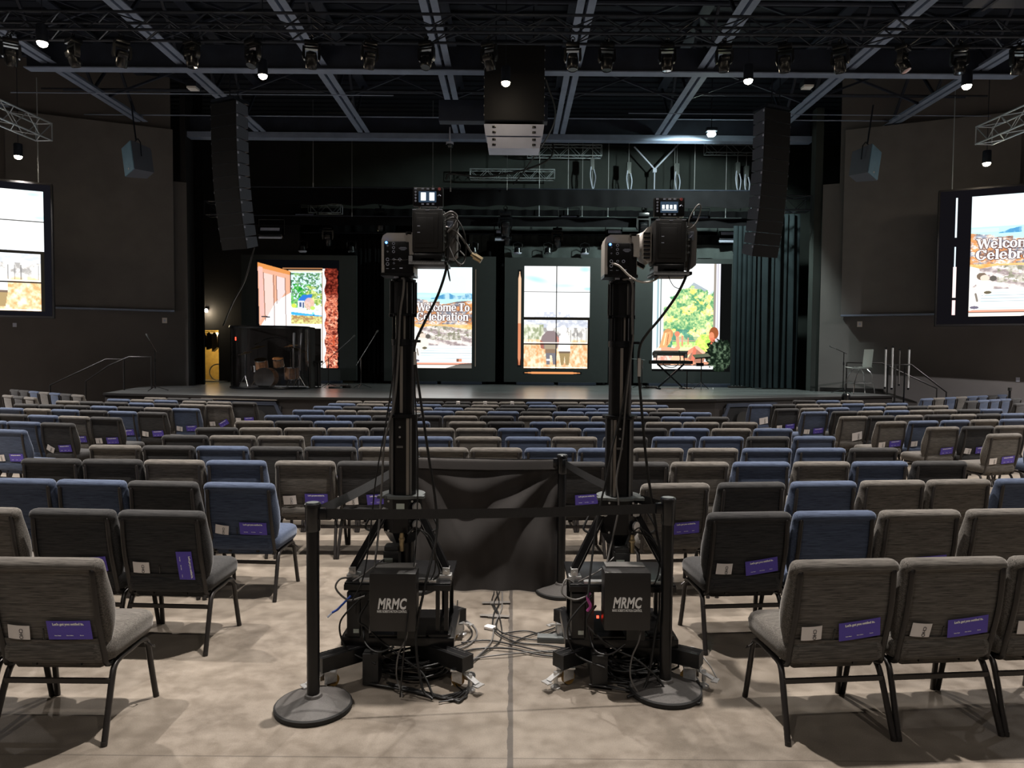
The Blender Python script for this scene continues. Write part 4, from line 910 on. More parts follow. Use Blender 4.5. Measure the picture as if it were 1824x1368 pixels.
def emit_pic(pic, name, x0, x1, z0, z1, y, parent, strength, loc=None, rz=0):
    """the lit face of an LED wall: one vertex per emitter"""
    w, h = pic.w, pic.h
    xs = np.linspace(x0, x1, w); zs = np.linspace(z1, z0, h); X, Z = np.meshgrid(xs, zs)
    co_ = np.stack([X, np.full_like(X, y), Z], -1).reshape(-1, 3)
    i = np.arange((h - 1) * (w - 1)); r, c = i // (w - 1), i % (w - 1); a = r * w + c
    faces = np.stack([a, a + w, a + w + 1, a + 1], -1)
    me = bpy.data.meshes.new(name); me.vertices.add(len(co_)); me.vertices.foreach_set('co', co_.ravel())
    me.loops.add(faces.size); me.loops.foreach_set('vertex_index', faces.ravel().astype(np.int32))
    me.polygons.add(len(faces)); me.polygons.foreach_set('loop_start', (np.arange(len(faces)) * 4).astype(np.int32))
    me.update(calc_edges=True)
    at = me.color_attributes.new('picture', 'FLOAT_COLOR', 'POINT')
    s = np.clip(pic.a, 0, 1).reshape(-1, 3); l = np.where(s <= .04045, s / 12.92, ((s + .055) / 1.055) ** 2.4)
    at.data.foreach_set('color', np.concatenate([l, np.ones((len(l), 1))], 1).ravel())
    m, nt, out = new_mat('led_picture'); e = nt.nodes.new('ShaderNodeEmission'); e.inputs[1].default_value = strength
    q = nt.nodes.new('ShaderNodeAttribute'); q.attribute_name = 'picture'
    nt.links.new(q.outputs['Color'], e.inputs[0]); nt.links.new(e.outputs[0], out.inputs[0]); me.materials.append(m)
    o = bpy.data.objects.new(name, me); COL.objects.link(o); o.parent = parent; return o

def led_wall(x0, x1, z0, z1, y, lab):
    t = thing('led_wall', lab, 'led screen', ((x0 + x1) / 2, y, z0), group='led walls on the stage')
    mb = MB(); mb.box((0, .08, (z1 - z0) / 2), (x1 - x0, .16, z1 - z0)); mb.obj('cabinet', M['panel'], t, smooth=0)
    mb = MB()
    for s in (-1, 1): mb.box((s * (x1 - x0) * .2, -.12, -.04), ((x1 - x0) * .36, .3, .08))
    mb.obj('foot', M['joistd'], t)
    return t
S = 1.12
LY = 23.5
t = led_wall(-8.95, -5.15, .9, 5.02, LY, 'led wall showing an open door onto a garden with blue-roofed house')
emit_pic(pic_door(200, 260), 'picture', -8.45 + 7.05, -5.72 + 7.05, 1.28 - .9, 4.86 - .9, -.004, t, S)
t = led_wall(-4.24, -.56, .9, 5.02, LY, 'led wall showing a rocky seashore and white welcome lettering')
emit_pic(pic_sea(230, 400), 'picture', -3.28 + 2.40, -1.34 + 2.40, 1.34 - .9, 4.66 - .9, -.004, t, 1.08)
q = Pic(8, 60, (10, 10, 10)); q.rect(.2, 0, .8, 1, (120, 112, 100)); emit_pic(q, 'picture', -1.24 + 2.4, -1.20 + 2.4, 1.4 - .9, 4.6 - .9, -.004, t, .6)
t = led_wall(-.27, 3.16, .9, 5.0, LY, 'led wall showing an elderly couple seen through a sash window')
emit_pic(couple(210, 330), 'picture', .38 - 1.445, 2.54 - 1.445, 1.36 - .9, 4.72 - .9, -.004, t, S)
q = Pic(16, 180, (20, 22, 22)); slit(q, .5, .02, .98, .4, (250, 206, 170), (190, 80, 40)); emit_pic(q, 'picture', .17 - 1.445, .29 - 1.445, 1.4 - .9, 4.6 - .9, -.004, t, 1.0)
q = Pic(90, 8, (20, 22, 22)); q.put((np.abs(q.v - .5) < .35 * np.clip(np.minimum(q.u, 1 - q.u) * 6, 0, 1)), (240, 160, 100)); emit_pic(q, 'picture', .36 - 1.445, 2.3 - 1.445, 1.17 - .9, 1.25 - .9, -.004, t, .9)
t = led_wall(4.02, 7.85, .9, 5.0, LY, 'led wall showing two children on a window sill before a tree')
pt = pic_tree(230, 350)
pp = framed(pt, 0, .86, 0, .98, 270, 360, (12, 13, 13))
n_ = vnoise(270, 360, 30, 41, 4, 1.3); bush = ((pp.u - .86) / .17) ** 2 + ((pp.v - .85) / .15) ** 2 + (n_ - .5) * 1.3 < 1
pp.mixn(bush, (18, 28, 20), (96, 116, 92), n_, .42, .7)
emit_pic(pp, 'picture', 4.62 - 5.935, 7.20 - 5.935, 1.30 - .9, 4.84 - .9, -.004, t, S)

# side screens on the walls, angled to the seats
def side_screen(a, b, z0, z1, pic, lab, strength):
    a, b = Vector((*a, 0)), Vector((*b, 0)); d = (b - a); L = d.length
    t = thing('side_screen', lab, 'led screen', (a.x, a.y, z0), math.atan2(d.y, d.x), 'side screens')
    mb = MB(); mb.box((L / 2, .12, (z1 - z0) / 2), (L, .24, z1 - z0), bevel=.01); mb.obj('cabinet', M['bezel'], t)
    emit_pic(pic, 'picture', .04, L - .04, .05, z1 - z0 - .05, -.004, t, strength)
    mb = MB()
    for x in (.3, L - .3): mb.cyl((x, .12, z1 - z0), (x, .12, z1 - z0 + 2.6), .012, n=6)
    mb.obj('hanger', M['trussal'], t)
    return t
ps = pic_sea(250, 420)
q = framed(ps, .20, .76, .055, .945, 440, 460, (14, 13, 16))
for (y0, y1, wd, c) in ((.055, .35, .006, (225, 240, 248)), (.42, .57, .004, (215, 235, 248)), (.57, .80, .010, (252, 228, 224)), (.82, .93, .010, (252, 214, 214))):
    q.put((np.abs(q.u - .105) < wd) & (q.v > y0) & (q.v < y1), c)
side_screen((10.92, 18.42), (14.1, 16.85), 2.62, 6.10, q, 'right side screen showing the seashore with white welcome lettering', 1.2)
pc_ = couple(250, 420)
q = framed(pc_, .18, .955, .055, .965, 440, 460, (14, 14, 18))
side_screen((-14.7, 16.45), (-11.55, 17.95), 2.62, 5.98, q, 'left side screen showing a bright sash window and a couple', 1.45)

# ------------------------------------------------------------------ soft goods of the stage
def curtain(name, lab, x0, x1, z0, z1, y, m, folds, depth, group=None, gather=0.0, seed=1, cat='curtain', nz=14, hem=0.0):
    r = random.Random(seed); ph = [r.uniform(0, 6) for _ in range(6)]
    nx = int(folds * 9) + 2; nx = min(nx, 420)
    def f(u, v):
        x = x0 + (x1 - x0) * u; a = u * folds * 2 * PI
        d = math.sin(a + .6 * math.sin(a * .37 + ph[0]) + ph[1]) * .6 + .4 * math.sin(a * .53 + ph[2] + v * gather)
        zz = z0 + (z1 - z0) * v
        if v < .02: zz += hem * math.sin(a * .5 + ph[3])
        return Vector((x + .25 * depth * math.cos(a + ph[4]), y + d * depth * (1 - .35 * v), zz))
    mb = MB(); mb.grid(f, nx, nz); mb.grid(lambda u, v: f(u, v) + Vector((0, .012, 0)), nx, nz)
    return tag(mb.obj(name, M[m], smooth=80), lab, cat, group)
G = 'black stage drapes'
curtain('stage_curtain', 'black pleated drape closing the far left of the stage opening', -9.62, -9.34, .82, 9.5, 21.6, 'serge', 5, .07, G, seed=2)
curtain('stage_curtain', 'black pleated drape between the door picture and the seashore picture', -5.3, -4.05, .82, 5.6, 23.9, 'serge', 8, .09, G, seed=3)
curtain('stage_curtain', 'black drape filling the slot between seashore and couple pictures', -.9, .1, .82, 5.6, 24.0, 'serge', 7, .08, G, seed=4)
curtain('stage_curtain', 'black drape filling the slot between couple and children pictures', 2.9, 4.3, .82, 5.6, 24.0, 'serge', 8, .08, G, seed=5)
curtain('stage_curtain', 'tall dark teal velour curtain at the right of the stage', 7.35, 8.72, .84, 6.15, 21.85, 'teal_drape', 7, .13, G, gather=1.5, seed=6)
curtain('stage_curtain', 'darker inner teal curtain behind the tall right curtain', 6.95, 7.75, .84, 5.9, 22.5, 'teal_drape', 5, .1, G, seed=16)
curtain('stage_curtain', 'wide black backcloth hanging behind all led walls', -9.0, 9.3, .82, 6.9, 25.2, 'serge', 40, .08, G, seed=7)
G = 'borders over the stage'
curtain('border_curtain', 'topmost straight black border across the stage opening', -8.9, 8.0, 6.42, 6.93, 22.3, 'serge', 26, .03, G, seed=8, hem=.03)
curtain('border_curtain', 'second black border strip below the topmost one', -8.9, 8.0, 5.90, 6.17, 22.9, 'serge', 12, .015, G, seed=9)
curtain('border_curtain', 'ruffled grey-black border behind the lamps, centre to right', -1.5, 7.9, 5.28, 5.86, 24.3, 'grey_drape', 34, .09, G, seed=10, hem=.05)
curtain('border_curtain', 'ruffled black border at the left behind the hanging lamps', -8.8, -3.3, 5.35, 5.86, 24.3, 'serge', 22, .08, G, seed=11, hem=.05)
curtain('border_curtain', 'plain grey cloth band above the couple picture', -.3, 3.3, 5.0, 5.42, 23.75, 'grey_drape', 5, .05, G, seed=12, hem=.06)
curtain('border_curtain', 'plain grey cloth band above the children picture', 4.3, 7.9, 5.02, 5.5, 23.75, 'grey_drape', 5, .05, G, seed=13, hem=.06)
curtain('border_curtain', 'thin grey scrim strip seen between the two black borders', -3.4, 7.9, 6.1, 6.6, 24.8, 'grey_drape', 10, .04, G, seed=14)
for z, y, x0, x1, lab in ((6.95, 22.3, -8.9, 8.0, 'batten pipe carrying the topmost black border'), (6.19, 22.9, -8.9, 8.0, 'batten pipe carrying the second black border'), (5.88, 24.25, -8.8, 7.9, 'batten pipe carrying the ruffled borders')):
    mb = MB(); mb.cyl((x0, y, z), (x1, y, z), .022, n=8); tag(mb.obj('batten_pipe', M['truss']), lab, 'pipe', 'stage battens')

# ------------------------------------------------------------------ trusses
def truss(name, p0, p1, s, m, lab, group=None, r=.024, pitch=None, parent=None, h=None):
    p0, p1 = Vector(p0), Vector(p1); d = p1 - p0; L = d.length; d.normalize()
    up = Vector((0, 0, 1)); x = d.cross(up).normalized(); z = x.cross(d).normalized()
    mt = Matrix((d, x, z)).transposed().to_4x4(); mt.translation = p0
    t = bpy.data.objects.new(name, None); COL.objects.link(t); t.matrix_world = mt
    tag(t, lab, 'truss', group); h = h or s
    for sy in (-1, 1):
        for sz in (-1, 1):
            mb = MB(); mb.cyl((0, sy * s / 2, sz * h / 2), (L, sy * s / 2, sz * h / 2), r, n=8); mb.obj('chord', m, t)
    mb = MB(); pt = pitch or s; k = max(2, round(L / pt)); q = L / k
    for i in range(k):
        for sy in (-1, 1):
            a, b = (-1, 1) if i % 2 else (1, -1)
            mb.tube([(i * q, sy * s / 2, a * h / 2), ((i + 1) * q, sy * s / 2, b * h / 2)], r * .5, 5, cap=False)
            mb.tube([(i * q, a * s / 2, sy * h / 2), ((i + 1) * q, b * s / 2, sy * h / 2)], r * .5, 5, cap=False)
    for i in (0, k):
        for sy in (-1, 1): mb.tube([(i * q, sy * s / 2, -h / 2), (i * q, sy * s / 2, h / 2)], r * .7, 5, cap=False); mb.tube([(i * q, -s / 2, sy * h / 2), (i * q, s / 2, sy * h / 2)], r * .7, 5, cap=False)
    mb.obj('lacing', m, t)
    return t
truss('hanging_truss', (-12, 12.6, 7.45), (12, 12.6, 7.45), .42, M['truss'], 'long black box truss across the hall carrying the moving lights', r=.026, h=.30)
truss('hanging_truss', (11.1, 17.0, 7.05), (11.6, 8.0, 7.05), .4, M['trussal'], 'short blue-grey truss at the right, above the right screen', 'side trusses', r=.022)
truss('hanging_truss', (-11.3, 17.3, 7.05), (-11.8, 8.0, 7.05), .4, M['trussal'], 'short blue-grey truss at the left, above the left screen', 'side trusses', r=.022)
G = 'aluminium trusses in the stage house'
truss('hanging_truss', (.5, 26.3, 9.25), (3.2, 26.3, 9.25), .38, M['trussal'], 'bright aluminium truss piece right below the hanging centre speaker', G, r=.02)
truss('hanging_truss', (-1.6, 26.4, 8.42), (1.5, 26.4, 8.42), .32, M['trussal'], 'aluminium truss piece lower and left behind the centre speaker', G, r=.02)
truss('hanging_truss', (7.0, 26.3, 9.4), (9.0, 26.3, 9.4), .38, M['trussal'], 'bright aluminium truss piece below the greenish work light', G, r=.02)
truss('hanging_truss', (-7.0, 24.6, 6.75), (-5.9, 24.6, 6.75), .3, M['trussal'], 'small truss piece above the left boxy stage lamp', G, r=.015)
truss('hanging_truss', (-9.4, 22.0, 6.2), (-8.4, 22.0, 6.2), .4, M['truss'], 'dark truss stub behind the left speaker column', G, r=.02)
truss('hanging_truss', (7.0, 20.9, 6.25), (8.6, 20.9, 6.25), .4, M['truss'], 'dark truss stub behind the right speaker column', G, r=.02)
# hoists, chains and rods
def hoist(x, y, z, zt, lab):
    t = thing('hanging_hoist', lab, 'hoist', (x, y, z), group='chain hoists')
    mb = MB(); mb.box((0, 0, 0), (.16, .16, .42), bevel=.02); mb.obj('motor', M['greykey'], t)
    mb = MB(); mb.tube(smooth_path([(.05, -.09, -.2), (.1, -.1, -.5), (.02, -.1, -.9), (-.08, -.1, -.45), (-.06, -.09, -.1)], 4), .022, 6); mb.obj('chain_bag', M['clus'], t)
    mb = MB(); mb.cyl((0, 0, .2), (0, 0, zt - z), .012, n=6); mb.cyl((0, 0, -.2), (0, 0, -1.2), .014, n=6); mb.obj('chain', M['alum'], t)
hoist(4.15, 25.9, 8.55, 9.7, 'chain hoist in the stage house, right of centre'); hoist(5.95, 26.2, 8.6, 9.7, 'chain hoist just right of the V shaped brace'); hoist(8.1, 26.0, 8.6, 9.2, 'chain hoist under the right aluminium truss'); hoist(8.45, 26.1, 8.5, 9.2, 'rightmost chain hoist beside the speaker column'); hoist(2.85, 26.0, 8.7, 9.7, 'leftmost chain hoist, near the bright centre truss')
mb = MB(); mb.beam((4.35, 26.0, 9.35), (5.1, 26.0, 8.55), .05, .05); mb.beam((6.0, 26.0, 9.5), (5.1, 26.0, 8.55), .06, .05); mb.cyl((5.1, 26, 8.55), (5.1, 26, 7.0), .025, n=8); mb.box((5.1, 26, 8.5), (.14, .1, .12))
tag(mb.obj('hanging_brace', M['clus']), 'V shaped steel brace with post in the upper stage house', 'brace')
for i, (x, y, z0, z1, w) in enumerate([(-6.2, 22.2, 7.0, 9.6, .008), (-2.5, 22.2, 6.95, 9.6, .008), (-.2, 22.2, 6.95, 9.6, .007), (-1.95, 22.25, 6.9, 9.6, .012), (1.9, 25, 6.6, 9.6, .014), (2.4, 25, 6.6, 9.6, .008), (5.6, 25, 6.6, 9.6, .008), (6.3, 25, 6.6, 9.6, .014), (3.3, 25, 6.6, 9.6, .012), (-5.0, 22.2, 6.1, 9.6, .006), (7.4, 25, 6.6, 9.6, .008), (.9, 25, 6.6, 9.6, .012)]):
    mb = MB(); mb.cyl((x, y, z0), (x, y, z1), w, n=6); mb.box((x, y, z0), (w * 4, w * 4, .12))
    ll = ['leftmost long', 'over the seashore picture left', 'left of centre', 'bright, above the left camera', 'through the bright truss', 'thin, by the bright truss', 'thin, right of centre', 'left of the right speaker column', 'near the hoists at right', 'lower, left', 'thin, far right', 'behind the centre speaker']
    tag(mb.obj('hanging_cable', M['alum']), 'vertical steel suspension cable over the stage, ' + ll[i], 'cable', 'suspension cables')
mb = MB(); mb.tube(smooth_path([(.95, 22, 8.9), (1.2, 22, 8.0), (.6, 22, 7.55), (-.8, 22, 7.25), (-1.9, 22.1, 7.35), (-2.1, 22.2, 7.2)], 8), .03, 6); tag(mb.obj('hanging_cable', M['cable']), 'thick cable sweeping from the centre speaker to the left', 'cable')
mb = MB(); mb.tube(smooth_path([(.7, 16, 7.9), (.95, 17, 7.3), (.35, 20, 7.0), (0, 22.1, 7.05)], 8), .02, 6); tag(mb.obj('hanging_cable', M['cable']), 'thin cable hanging right of the centre speaker', 'cable')

# ------------------------------------------------------------------ moving lights
def make_mover():
    t = thing('moving_spotlight', '', 'stage light', group='moving lights')
    mb = MB(); mb.box((0, 0, -.02), (.30, .26, .10), bevel=.02); mb.box((0, 0, .06), (.05, .05, .12)); mb.tube([(-.04, 0, .1), (-.045, 0, .15), (0, 0, .19), (.045, 0, .15), (.04, 0, .1)], .012, 6); mb.obj('base', M['fixture'], t)
    mb = MB(); mb.prism([(-.19, -.08), (-.15, -.08), (-.15, -.10), (.15, -.10), (.15, -.08), (.19, -.08), (.20, -.30), (.17, -.37), (.14, -.37), (.14, -.14), (-.14, -.14), (-.14, -.37), (-.17, -.37), (-.20, -.30)], .11, Matrix.Translation((0, -.055, 0))); mb.obj('yoke', M['fixture'], t)
    h = bpy.data.objects.new('head', None)
    mb = MB(); mb.lathe([(.06, .15), (.11, .13), (.125, .05), (.13, -.10), (.118, -.19), (.105, -.21), (.10, -.19)], (0, 0, 0), 20); mb.box((0, .0, .06), (.2, .27, .12), bevel=.03)
    ho = mb.obj('head', M['fixture'], t); ho.location = (0, 0, -.34)
    mb = MB(); mb.lathe([(0, -.185), (.10, -.19), (.103, -.20)], (0, 0, 0), 20); mb.obj('lens', M['lens'], ho)
    return t
mv0 = make_mover(); bpy.data.objects.remove(bpy.data.objects['head.001']) if 'head.001' in bpy.data.objects and bpy.data.objects['head.001'].type == 'EMPTY' else None
xs = [-8.85, -7.75, -6.9, -5.67, -4.6, -3.57, -2.55, -1.55, -.45, 1.02, 1.62, 2.68, 3.68, 4.75, 5.72, 6.82, 7.82, 8.86]
for i, x in enumerate(xs):
    lab = 'black moving light under the long truss, %s from the left' % (['first', 'second', 'third', 'fourth', 'fifth', 'sixth', 'seventh', 'eighth', 'ninth, left of the centre speaker'][i] if i < 9 else ['tenth, right of the centre speaker', 'eleventh', 'twelfth', 'thirteenth', 'fourteenth', 'fifteenth', 'sixteenth', 'seventeenth', 'last'][i - 9])
    r = random.Random(i); loc = (x, 12.7, 7.23); rz = r.uniform(-.8, .8)
    if i == 0: t = mv0; t.location = loc; t.rotation_euler = (0, 0, rz); t['label'] = lab
    else: t = copy_tree(mv0, loc, rz, lab)
    t.scale = (.78, .78, .80)
    for c in t.children:
        if c.name.startswith('head'): c.rotation_euler = (r.uniform(-.45, .45), 0, 0)
for i, (x, y, z, s, lab) in enumerate([(-4.45, 24, 6.6, 1.15, 'left of the left camera'), (-.25, 22.6, 6.25, 1.15, 'above the slot between seashore and couple pictures'), (4.1, 22.6, 6.25, 1.15, 'left of the right camera monitor'), (1.45, 23.6, 5.95, 1.0, 'above the couple picture'), (-6.1, 23.6, 5.95, 1.0, 'above the door picture'), (-.2, 23.4, 5.85, .8, 'small, hanging by the slot, lower')]):
    t = copy_tree(mv0, (x, y, z), 0, 'black moving light over the stage, ' + lab, 'stage moving lights'); t.scale = (s, s, s * 1.1)
# wash panels and small dome lights over the stage
def wash(x, y, z, lab, w=.75):
    t = thing('hanging_wash_light', lab, 'stage light', (x, y, z), group='boxy wash lights')
    mb = MB(); mb.box((0, 0, 0), (w, .3, .28), rot=(-.3, 0, 0), bevel=.02); mb.obj('housing', M['fixture'], t)
    mb = MB(); mb.box((0, -.14, .09), (w * .8, .03, .09), rot=(-.3, 0, 0)); mb.box((0, -.10, -.15), (w * .96, .05, .11), rot=(-.9, 0, 0)); mb.obj('reflector', M['clus'], t)
    mb = MB()
    for s in (-1, 1): mb.cyl((s * w * .54, 0, -.05), (s * w * .54, 0, .42), .014, n=6)
    mb.cyl((-w * .54, 0, .42), (w * .54, 0, .42), .014, n=6); mb.obj('yoke', M['fixture'], t)
wash(-6.9, 23.8, 6.25, 'boxy wash light high at the left of the stage'); wash(-7.7, 22.8, 5.62, 'boxy wash light lower, beside the left speaker column'); wash(1.85, 23.9, 6.28, 'boxy wash light above the couple picture', .65); wash(6.2, 23.9, 6.30, 'boxy wash light above the children picture', .65); wash(-.35, 23.5, 5.72, 'boxy wash light just over the narrow slot', .5); wash(3.3, 23.5, 5.75, 'boxy wash light left of the right camera', .5); wash(7.0, 23.5, 5.72, 'boxy wash light by the right speaker column', .55)
for i, (x, lab) in enumerate([(.15, 'leftmost over the couple picture'), (1.15, 'middle over the couple picture'), (2.35, 'rightmost over the couple picture'), (5.75, 'beside the right camera'), (7.35, 'far right'), (-1.3, 'over the seashore picture'), (-6.9, 'over the door picture'), (-5.3, 'right of the door picture')]):
    t = thing('hanging_dome_light', 'small round stage light, ' + lab, 'stage light', (x, 23.45, 5.13), group='small round stage lights')
    mb = MB(); mb.lathe([(.06, .20), (.11, .16), (.12, .05), (.13, .0), (.10, -.02)], n=16); mb.obj('body', M['fixture'], t)
    mb = MB(); mb.lathe([(0, -.03), (.11, -.03), (.135, 0), (.14, .015)], n=16); mb.obj('lens', M['lens'] if i % 2 else M['clus'], t)
    mb = MB(); mb.tube([(-.14, 0, .1), (-.15, 0, .3), (0, 0, .36), (.15, 0, .3), (.14, 0, .1)], .012, 6); mb.obj('yoke', M['fixture'], t)

# ------------------------------------------------------------------ speaker columns, centre cluster, side speakers
def array(x, y, ztop, side, lab):
    t = thing('hanging_speaker_column', lab, 'speaker', (x, y, ztop), R(-24) * side * -1 if False else R(24 * side), 'speaker columns')
    # side=-1: left column, turned outwards; local -y is the audience side
    z = 0.0; yy = 0.0; ang = 0.0; hh = .285
    for i in range(12):
        ang = R(.4 * i ** 1.45) if i else 0
        m = Matrix.Translation((0, yy, z)) @ Matrix.Rotation(-ang, 4, 'X') if False else Matrix.Translation((0, yy, z)) @ Matrix.Rotation(ang, 4, 'X')
        mb = MB(); w, dp = .40, .42
        # cabinet: wider at the front, trapezoid from the side
        mb.add([(-w, 0, -hh + .006), (w, 0, -hh + .006), (w, 0, 0), (-w, 0, 0), (-w * .86, dp, -hh + .03), (w * .86, dp, -hh + .03), (w * .86, dp, -.024), (-w * .86, dp, -.024)], [(0, 1, 2, 3), (5, 4, 7, 6), (4, 0, 3, 7), (1, 5, 6, 2), (3, 2, 6, 7), (4, 5, 1, 0)], m)
        c = mb.obj('cabinet', M['spkside'], t, smooth=0)
        mb = MB(); mb.box((0, -.006, -hh / 2), (w * 2 - .02, .016, hh - .016), mtx=m); mb.obj('grille', M['grille'], c)
        mb = MB()
        for s in (-1, 1): mb.box((s * (w + .004), .02, -.06), (.012, .04, .05), mtx=m)
        mb.obj('rigging_pin', M['clus'], c)
        z -= hh * math.cos(ang); yy += hh * math.sin(ang)
    mb = MB(); mb.box((0, .2, .06), (.7, .5, .06)); mb.cyl((0, .2, .06), (0, .2, 1.2), .015, n=6); mb.cyl((.25, .2, .06), (.25, .2, 1.2), .012, n=6); mb.obj('bumper_frame', M['truss'], t)
    return t
array(-6.82, 16.9, 7.66, -1, 'left tall curved black speaker column hanging beside the stage')
array(6.18, 16.9, 7.58, 1, 'right tall curved black speaker column hanging beside the stage')
mb = MB(); mb.tube(smooth_path([(-6.3, 17.4, 4.35), (-6.6, 17.6, 3.6), (-7.3, 18.6, 3.1), (-8.7, 21.4, 2.6)], 8), .02, 6); tag(mb.obj('hanging_cable', M['cable']), 'cable drooping from the bottom of the left speaker column', 'cable')
t = thing('hanging_speaker_cluster', 'black centre speaker block with two pale cabinets at its bottom, hanging mid hall', 'speaker', (0, 15.2, 6.1))
mb = MB(); mb.box((0, .25, 1.37), (1.26, .8, 1.55), bevel=.01); mb.obj('shroud', M['grille'], t)
def trap(z0, z1, w0, w1, dy):
    m = MB(); m.add([(-w0, 0, z0), (w0, 0, z0), (w0, .7, z0 + .05), (-w0, .7, z0 + .05), (-w1, 0, z1), (w1, 0, z1), (w1, .7, z1), (-w1, .7, z1)], [(0, 3, 2, 1), (4, 5, 6, 7), (0, 1, 5, 4), (1, 2, 6, 5), (2, 3, 7, 6), (3, 0, 4, 7)], Matrix.Translation((0, dy, 0))); return m
for z0, z1, w0, w1 in ((.30, .54, .60, .635), (.04, .27, .545, .575)):
    c = trap(z0, z1, w0, w1, -.05).obj('cabinet', M['clus'], t, smooth=0)
    mb = MB()
    for s in (-1, 1):
        for zz in (.07, .18): mb.box((s * .42, -.057, z0 + zz), (.075, .02, .045), bevel=.006)
    mb.obj('latch', M['fixture'], c)
mb = MB()
for i in range(8):
    for s in (-1, 1): mb.box((s * .63, -.14, .7 + i * .19), (.012, .02, .03)); 
mb.obj('rivet', M['alum'], t); mb = MB(); mb.cyl((-.4, .3, 2.1), (-.4, .3, 3.4), .015, n=6); mb.cyl((.4, .3, 2.1), (.4, .3, 3.4), .015, n=6); mb.obj('hanger', M['truss'], t)
t = thing('hanging_box', 'dark box with two pale slots hanging behind the centre speaker', 'housing', (-.5, 17.3, 7.6)); mb = MB(); mb.box((0, 0, 0), (2.6, .3, .5), bevel=.02); mb.obj('casing', M['joistd'], t)
def sidespk(x, y, z, rz, rx, lab):
    t = thing('hanging_speaker', lab, 'speaker', (x, y, z)); t.rotation_euler = (R(rx), R(-14 if x < 0 else 14), R(rz)); t['group'] = 'side speakers'
    mb = MB(); mb.add([(-.26, 0, -.38), (.26, 0, -.38), (.26, 0, .38), (-.26, 0, .38), (-.2, .5, -.34), (.2, .5, -.34), (.2, .5, .30), (-.2, .5, .30)], [(0, 1, 2, 3), (5, 4, 7, 6), (4, 0, 3, 7), (1, 5, 6, 2), (3, 2, 6, 7), (4, 5, 1, 0)]); mb.obj('cabinet', M['spkside'], t, smooth=0)
    mb = MB(); mb.box((0, -.012, 0), (.50, .024, .74), bevel=.006); g = mb.obj('grille', M['spkblue'], t)
    mb = MB(); mb.box((0, -.03, -.27), (.03, .01, .04)); mb.obj('badge', M['white'], g)
    mb = MB(); mb.tube([(-.27, .2, 0), (-.3, .2, .35), (-.1, .25, .55), (.1, .25, .55), (.3, .2, .35), (.27, .2, 0)], .015, 6); mb.cyl((0, .25, .55), (0, .25, 1.6), .02, n=8); mb.obj('yoke', M['truss'], t)
sidespk(-9.6, 17.9, 6.60, -38, 0, 'blue-grey speaker box hanging before the left wall')
sidespk(8.98, 17.9, 6.66, 38, 0, 'blue-grey speaker box hanging before the right wall')

# ------------------------------------------------------------------ house pendants and lights
def lamp(x, y, z, power, col=(1.0, .93, .86), size=.06, cone=84, visible=True, lab='', mat_=None, blend=.8):
    if visible:
        t = thing('house_pendant', lab, 'ceiling lamp', (x, y, z), group='house pendants')
        mb = MB(); mb.lathe([(.02, .34), (.085, .32), (.095, .30), (.095, .02), (.088, .02), (.086, .30)], n=20); mb.obj('can', M['truss'], t)
        mb = MB(); mb.lathe([(0, -.052), (.03, -.048), (.058, -.034), (.076, -.012), (.083, .018), (.083, .024), (0, .024)], n=20); mb.obj('bulb', mat_ or M['lampglow'], t)
        mb = MB(); mb.cyl((0, 0, .33), (0, 0, 9.72 - z), .008, n=6); mb.obj('rod', M['truss'], t)
    l = bpy.data.lights.new('house_lamp', 'SPOT'); l.energy = power; l.color = col; l.shadow_soft_size = size; l.spot_size = R(cone); l.spot_blend = blend
    o = bpy.data.objects.new('house_lamp', l); COL.objects.link(o); o.location = (x, y, z - .07)
HP = 1500
for x, y, z, lab in [(-4.95, 14.2, 7.22, 'lit pendant behind the moving lights, between the fourth and fifth'), (-.17, 14.2, 7.12, 'lit pendant in front of the centre speaker'), (4.60, 14.2, 7.20, 'lit pendant right of centre behind the moving lights'), (8.9, 14.2, 7.13, 'lit pendant near the right end of the cross girder'), (-8.1, 12.4, 7.05, 'lit pendant at upper left near the truss end'),
                      (-12.0, 17.4, 6.48, 'low lit pendant above the left screen'), (11.45, 17.4, 6.50, 'low lit pendant above the right screen')]:
    lamp(x, y, z, HP if y < 16 else 600, lab=lab)
for x, y, z, lab in [(.15, 10.9, 7.5, 'pendant at the very top edge, centre'), (5.55, 10.9, 7.5, 'pendant at the very top edge, right'), (-5.2, 10.9, 7.5, 'pendant above the top edge, left')]:
    lamp(x, y, z, HP, lab=lab)
K = 2500
for x, y, p, w_ in ((0.05, 4.4, K, 'between the two robots'), (-5.2, 4.6, K * .9, 'left of the near rows'), (5.4, 4.8, K * .8, 'right of the near rows'), (-9.9, 6.0, K * .8, 'far left'), (9.9, 6.0, K * .8, 'far right'),
                    (0.05, 7.7, HP, 'centre of the second row of lamps'), (-5.2, 7.7, HP, 'left in the second row of lamps'), (5.4, 7.7, HP, 'right in the second row of lamps'), (-10.2, 9.6, HP, 'outer left'), (10.2, 9.6, HP, 'outer right')):
    lamp(x, y, 7.4, p, lab='pendant overhead out of view, ' + w_)
for x, y, p, w_ in ((-14.8, 12.6, 3900, 'beside the left screen'), (14.8, 12.2, 3600, 'beside the right screen')):
    lamp(x, y, 6.6, p, cone=160, col=(1.0, .95, .93), lab='added wide fill lamp out of view ' + w_)  # unseen lamps added to brighten the walls
for x, w_ in ((-2.6, 'left'), (2.9, 'right')): lamp(x, -2.2, 7.4, K * .16, cone=140, lab='added fill lamp behind the viewer, ' + w_)  # weak rear fill, added to lift the masts and robot heads
